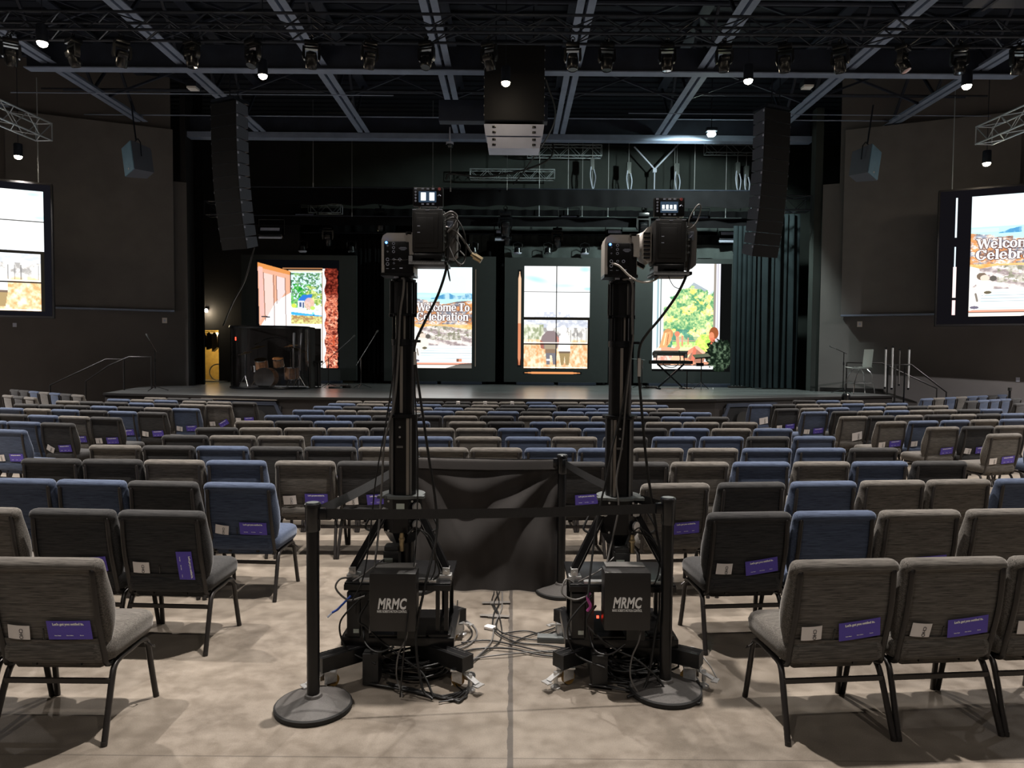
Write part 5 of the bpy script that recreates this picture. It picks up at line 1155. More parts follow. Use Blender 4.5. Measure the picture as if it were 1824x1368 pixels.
# work light in the stage house, and a bare bulb backstage
t = thing('work_light', 'bright greenish-white work light under the stage roof at right', 'lamp', (5.43, 19.8, 7.90))
mb = MB(); mb.lathe([(.0, -.06), (.09, -.05), (.12, 0), (.09, .05), (0, .06)], n=16); mb.obj('bulb', M['worklight'], t); mb = MB(); mb.box((0, 0, .12), (.3, .2, .1), bevel=.02); mb.cyl((0, 0, .15), (0, 0, 1.6), .015, n=6); mb.obj('housing', M['truss'], t)
l = bpy.data.lights.new('work_lamp', 'SPOT'); l.spot_size = R(128); l.spot_blend = .2; l.energy = 1500; l.color = (.84, 1.0, .93); l.shadow_soft_size = .1
o = bpy.data.objects.new('work_lamp', l); COL.objects.link(o); o.location = (5.43, 19.8, 7.80); o.rotation_euler = (R(46), 0, R(12))
t = thing('bare_bulb', 'small warm bulb shining on the wall above the backstage doorway', 'lamp', (-10.3, 23.95, 3.2))
mb = MB(); mb.lathe([(0, -.06), (.05, -.03), (.05, .02), (.02, .06)], n=12); mb.obj('bulb', M['lampglow'], t); mb = MB(); mb.box((0, .06, .05), (.08, .08, .06)); mb.obj('socket', M['blackp'], t)
for x, y, z, p, c in ((-10.3, 23.8, 3.1, 25, (1, .8, .5)), (-10.3, 25.4, 2.6, 90, (1, .78, .4))):
    l = bpy.data.lights.new('bulb_lamp', 'POINT'); l.energy = p; l.color = c; l.shadow_soft_size = .05; o = bpy.data.objects.new('bulb_lamp', l); COL.objects.link(o); o.location = (x, y, z)
# small dim cans seen as slots of light near the beams
for x, y, z, lab in ((-7.75, 17.4, 8.15, 'small square downlight beside the left roof joist'), (6.9, 17.0, 8.15, 'small square downlight beside the right roof joist')):
    t = thing('square_downlight', lab, 'ceiling lamp', (x, y, z)); mb = MB(); mb.box((0, 0, 0), (.22, .22, .05)); mb.obj('lens_panel', M['white'], t); mb = MB(); mb.box((0, 0, .08), (.26, .26, .12)); mb.obj('housing', M['truss'], t)
# security dome over the stage front
t = thing('hanging_dome_camera', 'small dome camera hanging at the stage header left of centre', 'camera', (-1.88, 21.1, 7.95)); mb = MB(); mb.lathe([(.0, -.12), (.07, -.1), (.1, -.03), (.1, .02)], n=16); mb.obj('dome', M['lens'], t); mb = MB(); mb.lathe([(.11, .0), (.11, .06), (.03, .09), (.02, .5)], n=16); mb.obj('mount', M['clus'], t)

# ------------------------------------------------------------------ things on the stage
SZ = .812
def mic_stand(x, y, rz, lab, h=1.35, tilt=None, boom=.55, z=SZ):
    t = thing('microphone_stand', lab, 'microphone stand', (x, y, z), R(rz), 'microphone stands')
    mb = MB(); mb.cyl((0, 0, .06), (0, 0, h * .72), .013, n=8); mb.cyl((0, 0, h * .5), (0, 0, h * .55), .02, n=8); mb.obj('pole', M['fixture'], t)
    for k in range(3):
        a = 2 * PI * k / 3 + .4; mb = MB(); mb.tube([(0, 0, .12), (.30 * math.cos(a), .30 * math.sin(a), .012)], .010, 6); mb.obj('leg', M['fixture'], t)
    bx = tilt or (.3, 0, .35); b0 = Vector((0, 0, h * .72)); b1 = b0 + Vector(bx)
    mb = MB(); mb.tube([b0 - Vector(bx) * .35, b1], .009, 6); bo = mb.obj('boom', M['alum'] if boom > .5 else M['fixture'], t)
    d = Vector(bx).normalized(); mb = MB(); mb.tube([b1, b1 + d * .10, b1 + d * .13, b1 + d * .18, b1 + d * .2], .01, 8, rs=[.011, .014, .024, .024, .012]); mb.obj('microphone', M['greykey'], t)
    return t
mic_stand(-9.0, 17.9, 0, 'microphone stand on the left wing of the stage, before the wall', 1.45, (-.12, 0, .22), .4)
mic_stand(-4.3, 20.2, 0, 'microphone stand with raised boom, left of the left robot mast', 1.2, (.38, 0, .62))
mic_stand(9.05, 19.4, 0, 'microphone stand beside the white stool at the right', 1.55, (-.22, 0, .10), .4)
mic_stand(-5.3, 20.5, 0, 'microphone on a rising boom beside the small black table', 1.15, (.62, 0, .55))
mic_stand(3.95, 21.6, 0, 'short black stand left of the keyboards', 1.2, (-.25, 0, .02), .3)
t = thing('tablet_table', 'small black table on two posts right of the drum booth', 'table', (-5.62, 20.2, SZ))
mb = MB(); mb.box((0, 0, .74), (.42, .3, .06), bevel=.01); mb.obj('top', M['blackp'], t)
for s in (-1, 1): mb = MB(); mb.cyl((s * .1, 0, 0), (s * .1, 0, .72), .022, n=8); mb.box((s * .1, 0, .012), (.07, .42, .024)); mb.obj('leg', M['fixture'], t)
# drum booth
bc = Vector((-6.72, 19.75)); BR = 1.08
t = thing('drum_shield', 'curved smoked acrylic drum booth with dark rim at the left of the stage', 'drum shield', (bc.x, bc.y, SZ))
def arc(a0, a1, n, r, sx=1.0, sy=.62): return [(r * sx * math.cos(R(a0 + (a1 - a0) * i / (n - 1))), r * sy * math.sin(R(a0 + (a1 - a0) * i / (n - 1)))) for i in range(n)]
outer = arc(182, 358, 30, BR)
mb = MB(); mb.grid(lambda u, v: Vector((*arc(182, 358, 61, BR)[int(round(u * 60))], .06 + v * 1.62)), 61, 2)
mb.grid(lambda u, v: Vector((*arc(182, 358, 61, BR - .008)[int(round(u * 60))], .06 + v * 1.62)), 61, 2); mb.obj('acrylic_panel', M['acrylic'], t, smooth=60)
mb = MB(); mb.tube([Vector((x, y, 1.68)) for x, y in arc(182, 358, 40, BR)], .045, 6); mb.tube([Vector((x, y, .03)) for x, y in arc(182, 358, 40, BR)], .035, 6)
for a in (182, 358): x, y = arc(a, a + 1, 2, BR)[0]; mb.cyl((x, y, 0), (x, y, 1.72), .022, n=8)
mb.obj('rim', M['fixture'], t)
mb = MB()
for a in (208, 234, 252, 288, 306, 332): x, y = arc(a, a + 1, 2, BR + .003)[0]; mb.box((x, y, .87), (.006, .006, 1.6), rot=(0, 0, R(a)))
mb.obj('hinge', M['fixture'], t)
mb = MB()
for (x0, y0, x1, y1) in ((-BR, .02, -BR, .5), (BR, .02, BR, .5), (-BR, 1.2, BR, 1.2)): mb.beam((x0, y0, .86), (x1, y1, .86), .05, 1.7)
mb.obj('absorber_wall', M['drape'], t)
mb = MB(); mb.box((-.78, -.47, 1.36), (.02, .02, .09)); mb.obj('indicator_light', M['redled'], t)
# kit inside the booth
dk = thing('drum_kit', 'amber wood drum kit with black bass head inside the smoked booth', 'drum kit', (bc.x, bc.y + .25, SZ))
def drum(x, y, z, r, d, rx, ry=0, head='clus', shell='maple'):
    m = Matrix.Translation((x, y, z)) @ Euler((R(rx), R(ry), 0)).to_matrix().to_4x4()
    mb = MB(); mb.lathe([(r, -d / 2), (r, d / 2)], n=28, mtx=m); sh = mb.obj('drum_shell', M[shell], dk)
    mb = MB(); mb.lathe([(0, d / 2 + .004), (r * .97, d / 2 + .004), (r * .97, -d / 2 - .004), (0, -d / 2 - .004)], n=28, mtx=m); mb.obj('drum_head', M[head], sh)
    mb = MB()
    for s in (-1, 1): mb.lathe([(r, s * d / 2 - .012), (r + .014, s * d / 2 - .012), (r + .014, s * d / 2 + .012), (r, s * d / 2 + .012)], n=28, mtx=m)
    for i in range(8): a = 2 * PI * i / 8; mb.tube([m @ Vector(((r + .012) * math.cos(a), (r + .012) * math.sin(a), -d / 2)), m @ Vector(((r + .012) * math.cos(a), (r + .012) * math.sin(a), d / 2))], .006, 5)
    mb.obj('hoop', M['chrome'], sh)
drum(-.13, -.2, .29, .27, .42, 90, head='blackp'); drum(.18, -.12, .72, .14, .22, 20); drum(-.32, -.05, .66, .17, .26, 18); drum(.48, .1, .42, .2, .34, 5); drum(-.5, .15, .55, .17, .15, 8, shell='chrome')
for x, y, h, cr, tx in ((-.78, -.05, .98, .2, 12), (.72, .0, 1.08, .22, -14), (.42, .22, 1.2, .2, 8), (-.55, .3, 1.15, .22, 10)):
    mb = MB(); mb.cyl((x, y, .12), (x, y, h), .011, n=6)
    for k in range(3): a = 2 * PI * k / 3 + x; mb.tube([(x, y, .34), (x + .2 * math.cos(a), y + .2 * math.sin(a), .01)], .009, 5)
    s = mb.obj('cymbal_stand', M['chrome'], dk); mb = MB(); mb.lathe([(0, .03), (.04, .026), (.05, .012), (cr, -.012), (cr, -.015), (.04, .008), (0, .012)], (x, y, h), 28, Euler((R(tx), R(-tx), 0)).to_matrix().to_4x4()); mb.obj('cymbal', M['brass'], s)
mb = MB(); mb.tube(smooth_path([(-.62, .3, 1.22), (-.3, .3, 1.38), (0, .3, 1.42), (.3, .3, 1.34), (.55, .3, 1.2)], 6), .012, 6); mb.obj('overhead_bar', M['fixture'], dk)
mb = MB(); mb.cyl((.62, -.2, .55), (.55, .1, 1.55), .03, n=8); mb.cyl((.80, -.2, .5), (.78, .05, 1.55), .025, n=8); mb.obj('rolled_stand', M['alum'], dk)

# keyboards on an X stand, right part of the stage
t = thing('keyboard_rig', 'two stacked keyboards on a black X stand before the children picture', 'keyboard', (4.75, 21.3, SZ))
mb = MB(); mb.box((0, 0, .80), (1.25, .36, .10), bevel=.015); k1 = mb.obj('lower_keyboard', M['fixture'], t); mb = MB(); mb.box((0, .08, .853), (1.1, .14, .012)); mb.obj('keys', M['white'], k1)
mb = MB(); mb.box((-.02, .06, 1.07), (1.0, .30, .10), rot=(R(-12), 0, 0), bevel=.02); k2 = mb.obj('upper_keyboard', M['greykey'], t); mb = MB(); mb.box((-.02, -.10, 1.12), (1.02, .02, .05)); mb.box((-.47, 0, 1.0), (.08, .2, .14)); mb.box((.44, 0, 1.0), (.08, .2, .14)); mb.obj('trim_strip', M['beiged'], k2)
for s in (-1, 1):
    mb = MB(); mb.beam((-.38 * s, -.1 * s, .05), (.38 * s, -.1 * s, .75), .03, .05); mb.box((-.38 * s, -.1 * s, .02), (.06, .5, .04)); mb.obj('leg', M['fixture'], t)
mb = MB(); mb.tube(smooth_path([(.2, -.2, 1.15), (.22, -.25, .85), (.05, -.26, .66), (-.2, -.26, .68), (-.32, -.25, .8)], 6), .014, 6); mb.obj('cable', M['cable'], t)
for s in (-1, 1): mb = MB(); mb.cyl((s * .42, .05, .84), (s * .4, .05, 1.03), .016, n=6); mb.obj('riser_bracket', M['fixture'], t)
t = thing('music_stand', 'black music stand with flat desk right of the keyboards', 'music stand', (5.62, 21.1, SZ))
mb = MB(); mb.box((0, 0, 1.0), (.46, .30, .015), rot=(R(18), R(-6), 0)); mb.box((0, -.15, .94), (.46, .015, .03), rot=(0, R(-6), 0)); mb.obj('desk', M['fixture'], t)
mb = MB(); mb.cyl((0, 0, .1), (0, 0, .98), .016, n=8); mb.box((-.05, 0, .74), (.22, .08, .10)); mb.obj('pole', M['fixture'], t)
for k in range(3): a = 2 * PI * k / 3 + .3; mb = MB(); mb.tube([(0, 0, .22), (.26 * math.cos(a), .26 * math.sin(a), .01)], .01, 6); mb.obj('leg', M['fixture'], t)
t = thing('pedal_stand', 'low black stand with a tilted plate behind the music stand', 'stand', (5.30, 21.5, SZ)); mb = MB(); mb.cyl((0, 0, 0), (0, 0, .55), .018, n=8); mb.box((-.06, 0, .56), (.2, .1, .03), rot=(0, .2, 0)); mb.lathe([(.16, 0), (.16, .02), (.03, .04)], n=16); mb.obj('plate', M['fixture'], t)
for i, (x, y, sx, sy, sz, mm, lab) in enumerate([(-5.0, 20.1, .35, .22, .05, 'greykey', 'pedal board left of the left robot, grey'), (-4.75, 20.3, .3, .2, .07, 'blackp', 'small black box on the stage beside the pedal board'), (4.2, 21.8, .5, .2, .05, 'greykey', 'pale foot pedal board under the keyboards'), (7.1, 22.4, .5, .3, .06, 'blackp', 'flat black box on the stage by the right curtain'), (6.3, 22.8, 1.5, .2, .10, 'joistd', 'long perforated plinth box right of the keyboards'), (5.95, 21.0, .03, .03, .06, 'white', 'tiny white marker block on the stage floor')]):
    mb = MB(); mb.box((0, 0, sz / 2), (sx, sy, sz), bevel=.006); b = mb.obj('stage_box', M[mm]); b.location = (x, y, SZ); tag(b, lab, 'equipment box')
    if i < 4:
        mb = MB(); [mb.cyl((-sx * .3 + sx * .2 * q, 0, sz), (-sx * .3 + sx * .2 * q, 0, sz + .02), .012, n=8) for q in range(4)]; mb.obj('knob', M['alum'], b)
# white stool chair, right wing
t = thing('stool_chair', 'tall white plastic shell chair with chrome legs on the right wing of the stage', 'chair', (9.45, 19.3, SZ), R(-8))
def shell(u, v):
    x = (u - .5); hw = .22 if v < .5 else .20
    if v < .45: s = v / .45; y, z = -.30 + .46 * s, .70 + .02 * (s - .5) ** 2 - .012 * math.sin(s * 3)
    elif v < .6: s = (v - .45) / .15; y, z = .16 + .09 * math.sin(s * PI / 2), .70 + .09 * (1 - math.cos(s * PI / 2))
    else: s = (v - .6) / .4; y, z = .25 + .04 * s, .79 + .42 * s
    return Vector((x * 2 * hw, y + .05 * (abs(x) * 2) ** 2 * (-1 if v > .55 else 0), z + (.03 * (abs(x) * 2) ** 2 if v < .5 else 0)))
rot = Matrix.Rotation(R(75), 3, 'Z').inverted()
mb = MB(); mb.grid(lambda u, v: rot @ shell(u, v), 9, 22); mb.grid(lambda u, v: rot @ (shell(u, v) + Vector((0, .012 if v > .55 else 0, -.012))), 9, 22); mb.obj('seat_shell', M['ply'], t, smooth=70)
for sx, sy in ((-1, -1), (1, -1), (-1, 1), (1, 1)):
    mb = MB(); mb.tube([rot @ p for p in smooth_path([(sx * .12, sy * .1, .69), (sx * .17, sy * .2 + .02, .55), (sx * .2, sy * .27, .3), (sx * .22, sy * .31, 0)], 5)], .012, 7); mb.obj('leg', M['chrome'], t)
mb = MB(); mb.tube([rot @ Vector(p) for p in [(.2, -.26, .3), (-.2, -.26, .3), (-.205, .26, .3), (.205, .26, .3), (.2, -.26, .3)]], .009, 6); mb.obj('foot_ring', M['chrome'], t)
# tube lights standing in a rack on the floor beside the stage
t = thing('tube_light_rack', 'rack of four upright frosted tube lights right of the stage end', 'stage light', (10.35, 18.9, 0))
for i, (x, z0, z1, mm) in enumerate([(-.42, 1.02, 2.02, 'tubelight'), (-.24, 1.0, 2.06, 'tubelight'), (-.05, 1.1, 2.0, 'beiged'), (.20, 1.0, 2.02, 'tubelight')]):
    mb = MB(); mb.cyl((x, 0, z0), (x, 0, z1), .024 if mm == 'tubelight' else .016, n=10); a = mb.obj('tube', M[mm], t)
    mb = MB(); mb.cyl((x, 0, z1), (x, 0, z1 + .05), .026, n=10); mb.cyl((x, 0, z0 - .05), (x, 0, z0), .026, n=10); mb.obj('end_cap', M['fixture'], a)
for x in (-.33, -.13, .12): mb = MB(); mb.cyl((x, .05, 0.02), (x, .05, 1.6), .02, n=8); mb.box((x, .05, .02), (.05, .5, .04)); mb.cyl((x - .07, .0, 1.6), (x + .07, .0, 1.6), .016, n=6); mb.obj('post', M['fixture'], t)
# rails and steps at both stage ends
def rail(pts, lab, r=.022):
    mb = MB(); mb.tube([Vector(p) for p in pts], r, 8)
    return tag(mb.obj('handrail', M['ash']), lab, 'handrail', 'stage stair rails')
rail([(-11.85, 18.2, 0), (-11.85, 18.2, .92), (-10.4, 18.2, 1.60), (-9.95, 18.2, 1.60), (-9.95, 18.2, .0)], 'nearer black stair rail at the left stage end')
rail([(-11.6, 19.3, 0), (-11.6, 19.3, .98), (-10.9, 19.2, 1.42), (-10.35, 19.2, 1.66), (-9.75, 19.2, 1.66), (-9.75, 19.2, .81)], 'farther black stair rail at the left stage end')
rail([(9.3, 19.75, .81), (9.3, 19.75, 1.65), (10.2, 19.6, 1.65), (11.5, 19.2, .98), (11.5, 19.2, 0)], 'farther black stair rail at the right stage end')
rail([(10.12, 18.75, .5), (10.12, 18.75, 1.62), (10.5, 18.7, 1.62), (11.3, 18.45, .92), (11.3, 18.45, 0)], 'nearer black stair rail at the right stage end')
for sgn, x0, y0, lab in ((-1, -9.95, 18.75, 'left'), (1, 10.35, 19.2, 'right')):
    t = thing('stage_stair', 'black steps down from the %s end of the stage' % lab, 'stairs', (x0, y0, 0))
    for i in range(3):
        mb = MB(); mb.box((sgn * (.2 + .32 * i), 0, .3 - .1 * i if False else (.6 - .2 * i) / 2), (.32, .9, .6 - .2 * i)); mb.obj('step', M['stageside'], t, smooth=0)
for i, (x, y, lab) in enumerate([(12.35, 17.6, 'left one'), (12.75, 17.4, 'right one')]):
    t = thing('rope_post', 'small black post beyond the right rows, ' + lab, 'post', (x, y, 0)); mb = MB(); mb.cyl((0, 0, 0), (0, 0, 1.02), .028, n=10); mb.obj('pole', M['fixture'], t); mb = MB(); mb.cyl((0, 0, 1.0), (0, 0, 1.08), .045, n=10); mb.lathe([(.18, 0), (.18, .02), (.04, .05)], n=16); mb.obj('cap', M['blackp'], t)
t = thing('wall_spotlight', 'black ball shaped fitting on a short stem at the right stage edge', 'light fitting', (8.3, 17.62, .5)); mb = MB(); mb.lathe([(.02, -.05), (.06, 0), (.10, .18), (.10, .26), (.06, .3)], (0, 0, .1), 14); mb.cyl((0, 0, -.5), (0, 0, .1), .018, n=8); mb.obj('body', M['fixture'], t)
# backstage clutter in the lit doorway
t = thing('costume_rail', 'dark clothes on hangers in the yellow lit doorway', 'clothes rail', (-10.4, 25.2, .81)); t.scale = (1, 1, .72)
mb = MB(); mb.cyl((-.6, 0, 2.4), (.6, 0, 2.4), .015, n=6); mb.cyl((-.6, 0, 0), (-.6, 0, 2.4), .015, n=6); mb.cyl((.6, 0, 0), (.6, 0, 2.4), .015, n=6); mb.obj('rack', M['chrome'], t)
for i in range(6):
    mb = MB(); x = -.5 + i * .2; mb.prism([(-.02, 0), (-.08, -.1), (-.10, -.75 - .1 * (i % 3)), (.10, -.72), (.08, -.1), (.02, 0)], .25, Matrix.Translation((x, -.12, 2.36))); mb.obj('garment', M[['fixture', 'drape', 'beiged'][i % 3]], t)
t = thing('round_basket', 'pale ring shaped frame leaning in the backstage doorway', 'frame', (-10.25, 24.7, .81)); mb = MB(); mb.tube([(.28 * math.cos(a * PI / 10), 0, .3 + .28 * math.sin(a * PI / 10)) for a in range(20)], .02, 6, closed=True); mb.obj('ring', M['paper'], t)
mb = MB(); mb.box((-10.1, 23.8, .83), (1.0, .3, .03)); tag(mb.obj('threshold_grille', M['alum']), 'perforated metal strip on the stage before the backstage doorway', 'grille')

# ------------------------------------------------------------------ camera robots
def octa(r, z, c=(0, 0), rot=22.5): return [Vector((c[0] + r * math.cos(R(rot + 45 * i)), c[1] + r * math.sin(R(rot + 45 * i)), z)) for i in range(8)]
def oct_prism(mb, r0, z0, r1, z1): mb.rings([octa(r0, z0), octa(r1, z1)])
def extrusion(mb, p0, p1, w, h, m):
    """slotted aluminium profile"""
    mb.use(M['blackm']); mb.beam(p0, p1, w, h)
    p0, p1 = Vector(p0), Vector(p1); d = (p1 - p0).normalized()
    x = d.cross(Vector((0, 0, 1))).normalized()
    mb.use(M['beiged'])
    for s in (-1, 1):
        for o in (-.25, .25):
            mb.beam(p0 + x * (w * o) + Vector((0, 0, h / 2 + .0008)), p1 + x * (w * o) + Vector((0, 0, h / 2 + .0008)), .003, .0015)
def caster(t, x, y, a):
    c, s = math.cos(a), math.sin(a)
    mb = MB(); mb.box((x, y, .105), (.10, .085, .008)); mb.box((x - .028 * s, y + .028 * c, .07), (.07, .006, .07), rot=(0, 0, a)); mb.box((x + .028 * s, y - .028 * c, .07), (.07, .006, .07), rot=(0, 0, a))
    mb.cyl((x + .07 * c, y + .07 * s, .03), (x + .07 * c, y + .07 * s, .09), .012, n=8); mb.lathe([(.028, 0), (.028, .01), (.012, .02)], (x + .07 * c, y + .07 * s, .0), 14)
    cs = mb.obj('caster', M['steel'], t)
    mb = MB(); mb.cyl((x - .014 * s - .02 * c, y + .014 * c - .02 * s, .038), (x + .014 * s - .02 * c, y - .014 * c - .02 * s, .038), .037, n=18); mb.obj('wheel', M['caster'], cs)
    mb = MB(); mb.beam((x + .03 * c, y + .03 * s, .09), (x + .12 * c, y + .12 * s, .055), .035, .006); mb.box((x + .13 * c, y + .13 * s, .048), (.035, .055, .006), rot=(0, 0, a)); mb.obj('brake_pedal', M['steel'], cs)
def rig(x0, y0, lab, cbx, cbz, right=False):
    t = thing('camera_robot', lab, 'camera robot', (x0, y0, 0), group='camera robots')
    bm_ = M['blackm']
    # base profiles
    ends = [(-.39, -.33), (.39, -.31), (-.30, .42), (.30, .42)]
    if right: ends = [(-.35, -.27), (.42, -.24), (-.30, .42), (.30, .42)]
    for i, (ex, ey) in enumerate(ends):
        mb = MB(); extrusion(mb, (ex * .22, ey * .3, .155), (ex, ey, .145), .085, .078, None)
        d = Vector((ex, ey, 0)).normalized(); mb.use(M['blackp']); mb.beam((ex, ey, .145), (ex + d.x * .004, ey + d.y * .004, .145), .087, .077)
        mb.obj('base_beam', None, t); caster(t, ex - d.x * .05, ey - d.y * .05, math.atan2(ey, ex))
    mb = MB(); mb.use(bm_); mb.box((0, .02, .21), (.62, .44, .05), bevel=.006); mb.box((0, -.16, .23), (.34, .06, .03)); mb.box((-.22, -.13, .235), (.14, .12, .03), bevel=.004); mb.box((.22, -.13, .235), (.14, .12, .03), bevel=.004); mb.obj('lower_deck', None, t)
    for px in (.215, .262, -.262): mb = MB(); mb.box((px, -.15, .373), (.022, .022, .285)); mb.box((px, .2, .373), (.022, .022, .285)); mb.obj('deck_post', bm_, t)
    mb = MB(); mb.box((0, .02, .525), (.58, .44, .022), bevel=.004); mb.box((0, -.2, .513), (.58, .02, .03)); mb.obj('upper_deck', bm_, t)
    for s in (-1, 1):
        mb = MB(); mb.box((s * .255, -.12, .550), (.07, .06, .03), bevel=.004); mb.box((s * .258, -.12, .580), (.04, .05, .05), bevel=.006); mb.cyl((s * .258, -.152, .580), (s * .258, -.088, .580), .01, n=8); mb.box((s * .16, -.17, .543), (.10, .04, .012)); mb.obj('strut_foot', M['steel'], t)
        # slanted strut with a grab handle
        p0 = Vector((s * .262, -.12, .580)); p1 = Vector((s * .088, -.02, .90))
        if right and s < 0: pass
        mb = MB(); mb.beam(p0, p1, .045, .045, up=(0, 1, 0)); st = mb.obj('strut', bm_, t)
        mb = MB(); d = (p1 - p0).normalized(); n = Vector((s, -.1, .5)).normalized()
        a = p0 + (p1 - p0) * .62; b = p0 + (p1 - p0) * .93
        mb.tube(smooth_path([a + n * .02, a + n * .05, a + n * .062 + d * .02, b + n * .062 - d * .02, b + n * .05, b + n * .02], 4), .007, 6); mb.obj('grab_handle', M['blackp'], st)
        mb = MB()
        for o in (-.012, .012): mb.beam(p0 + Vector((o, -.0235, 0)), p1 + Vector((o, -.0235, 0)), .0025, .0015, up=(0, 1, 0))
        mb.obj('slot', M['beiged'], st)
        mb = MB(); mb.box((s * .085, -.05, .90), (.05, .05, .035), bevel=.008); mb.cyl((s * .085, -.085, .895), (s * .085, -.075, .895), .012, n=10); mb.obj('strut_clamp', M['steel'], t)
    # rear strut
    mb = MB(); mb.beam((0, .24, .53), (0, .05, .88), .045, .045); mb.obj('strut', bm_, t)
    # foot of the column
    mb = MB(); mb.use(bm_); mb.cyl((0, 0, .22), (0, 0, .80), .062, n=16); oct_prism(mb, .072, .72, .112, .785); oct_prism(mb, .112, .785, .112, .978); mb.obj('column_foot', None, t, smooth=30)
    mb = MB(); mb.cyl((0, 0, .978), (0, 0, .992), .125, n=28)
    for s in (-1, 1): mb.box((s * .105, -.075, .985), (.05, .05, .014))
    mb.obj('collar', M['greykey'], t)
    mb = MB()
    for zz in (.80, .965):
        for xx in (-.066, .066): mb.cyl((xx, -.104, zz), (xx, -.108, zz), .006, n=8)
    for zz in (.93, .83): mb.cyl((.083, -.08, zz), (.092, -.09, zz), .026, n=14)
    mb.obj('bolt', M['steel'], t)
    mb = MB(); mb.box((0, -.1045, .935), (.045, .002, .034)); mb.obj('rating_plate', M['labelg'], t)
    mx = .0 if right else -.04
    mb = MB(); mb.box((mx, -.13, .61), (.085, .10, .19), bevel=.008); mb.box((mx, -.13, .715), (.078, .09, .03), bevel=.01); mo = mb.obj('drive_motor', M['blackp'], t)
    mb = MB(); mb.box((mx - .012, -.181, .645), (.045, .002, .045)); mb.box((mx + .022, -.181, .62), (.012, .002, .05)); mb.obj('motor_label', M['labelg'], mo)
    mb = MB(); cx = mx + .055; mb.cyl((cx, -.15, .70), (cx, -.15, .79), .014, n=10); mb.cyl((cx, -.15, .79), (cx, -.15, .80), .011, n=10); mb.lathe([(.015, 0), (.018, .01), (.015, .02)], (cx, -.15, .755), 12); mb.obj('connector', M['gold'], t)
    # control box on the front
    cb = MB(); cb.box((cbx, -.30, cbz), (.245, .13, .31), bevel=.012); cbo = cb.obj('control_box', M['blacksat'], t)
    mb = MB(); mb.box((cbx, -.235, cbz + .158), (.21, .09, .008), bevel=.003); mb.obj('lid', M['beiged'], cbo)
    text_obj('logo_lettering', 'MRMC', .078, M['white'], cbo, (cbx - .004, -.3662, cbz - .008), shear=.22, offset=.0026, sx=.64, spacing=1.06)
    text_obj('logo_subline', 'MARK ROBERTS MOTION CONTROL', .0188, M['white'], cbo, (cbx - .002, -.3662, cbz - .046), offset=.0004, sx=.50, spacing=1.0)
    mb = MB(); mb.box((cbx + .06, -.21, .40), (.10, .14, .28), bevel=.006); mb.obj('rear_box', M['blackp'], t)
    sx = -1
    mb = MB(); mb.box((-.235, -.15, .36), (.085, .10, .25), bevel=.008); mb.box((-.18, -.17, .36), (.05, .06, .26)); mb.box((-.25, -.19, .40), (.05, .03, .07)); e = mb.obj('power_unit', M['blackp'], t)
    mb = MB(); mb.box((-.225, -.201, .27), (.03, .002, .022)); mb.obj('unit_label', M['labelg'], e)
    mb = MB(); mb.box((-.13, -.24, .095), (.085, .10, .17), bevel=.004); mb.obj('ballast_box', M['blackp'], t)
    if right: mb = MB(); mb.box((-.14, -.245, .375), (.012, .01, .012)); mb.obj('indicator_light', M['redled'], t)
    # telescopic mast
    def stage(name, r0, z0, z1, prof='oct'):
        mb = MB(); mb.use(bm_)
        if prof == 'oct': oct_prism(mb, r0, z0, r0, z1)
        else: mb.cyl((0, 0, z0), (0, 0, z1), r0, n=24)
        return mb
    mb = stage('', .082, .992, 1.43); mb.use(M['beiged']); 
    for a in (-.052, .052): mb.box((a, -.0665, 1.21), (.010, .012, .43))
    mb.use(M['bronze']); mb.box((.036 if not right else -.036, -.077, 1.21), (.016, .003, .43)); m1 = mb.obj('mast_stage', None, t, smooth=25)
    mb = MB()
    for zz in (1.32, 1.375): mb.cyl((-.008, -.0765, zz), (-.008, -.081, zz), .006, n=8)
    mb.obj('bolt', M['steel'], m1); mb = MB(); mb.box((-.008, -.078, 1.265), (.035, .002, .012)); mb.obj('badge', M['beiged'], m1)
    mb = MB(); mb.cyl((0, 0, 1.43), (0, 0, 1.445), .098, n=24)
    mb.lathe([(.06, .01), (.1, .01), (.1, .016), (.06, .016)], (0, 0, 1.43), 24); mb.obj('mast_ring', M['fixture'], t)
    mb = stage('', .064, 1.445, 1.835, 'c'); mb.use(M['bronze']); mb.box((-.002, -.0635, 1.64), (.016, .004, .37)); mb.obj('mast_stage', None, t)
    mb = MB(); mb.cyl((0, 0, 1.83), (0, 0, 1.865), .068, n=24); mb.box((.075, -.03, 1.855), (.05, .03, .014)); mb.obj('mast_ring', M['fixture'], t)
    mb = stage('', .046, 1.865, 2.0, 'c')
    for a in range(6): q = R(30 + 60 * a); mb.cyl((.058 * math.cos(q), .058 * math.sin(q), 1.86), (.058 * math.cos(q), .058 * math.sin(q), 2.01), .008, n=8)
    mb.use(M['bronze']); mb.box((.012, -.048, 1.93), (.012, .004, .13)); mb.obj('mast_stage', None, t)
    mb = MB(); mb.cyl((0, 0, 1.995), (0, 0, 2.008), .066, n=20)
    for s in (-1, 1): mb.cyl((s * .068, -.02, 1.99), (s * .068, -.02, 2.012), .010, n=8)
    mb.obj('mast_ring', M['fixture'], t)
    mb = stage('', .054, 2.008, 2.185)
    for s in (-1, 1):
        for yy in (-.04, .04): mb.cyl((s * .063, yy, 2.008), (s * .063, yy, 2.19), .008, n=8)
    mb.use(M['beiged']); mb.box((.028, -.052, 2.095), (.007, .006, .17)); mb.obj('mast_stage', None, t, smooth=25)
    mb = MB(); mb.cyl((0, 0, 2.183), (0, 0, 2.20), .070, n=20); mb.cyl((0, 0, 2.20), (0, 0, 2.235), .045, n=16); mb.box((-.03, -.052, 2.222), (.028, .01, .038)); mb.obj('mast_ring', M['fixture'], t)
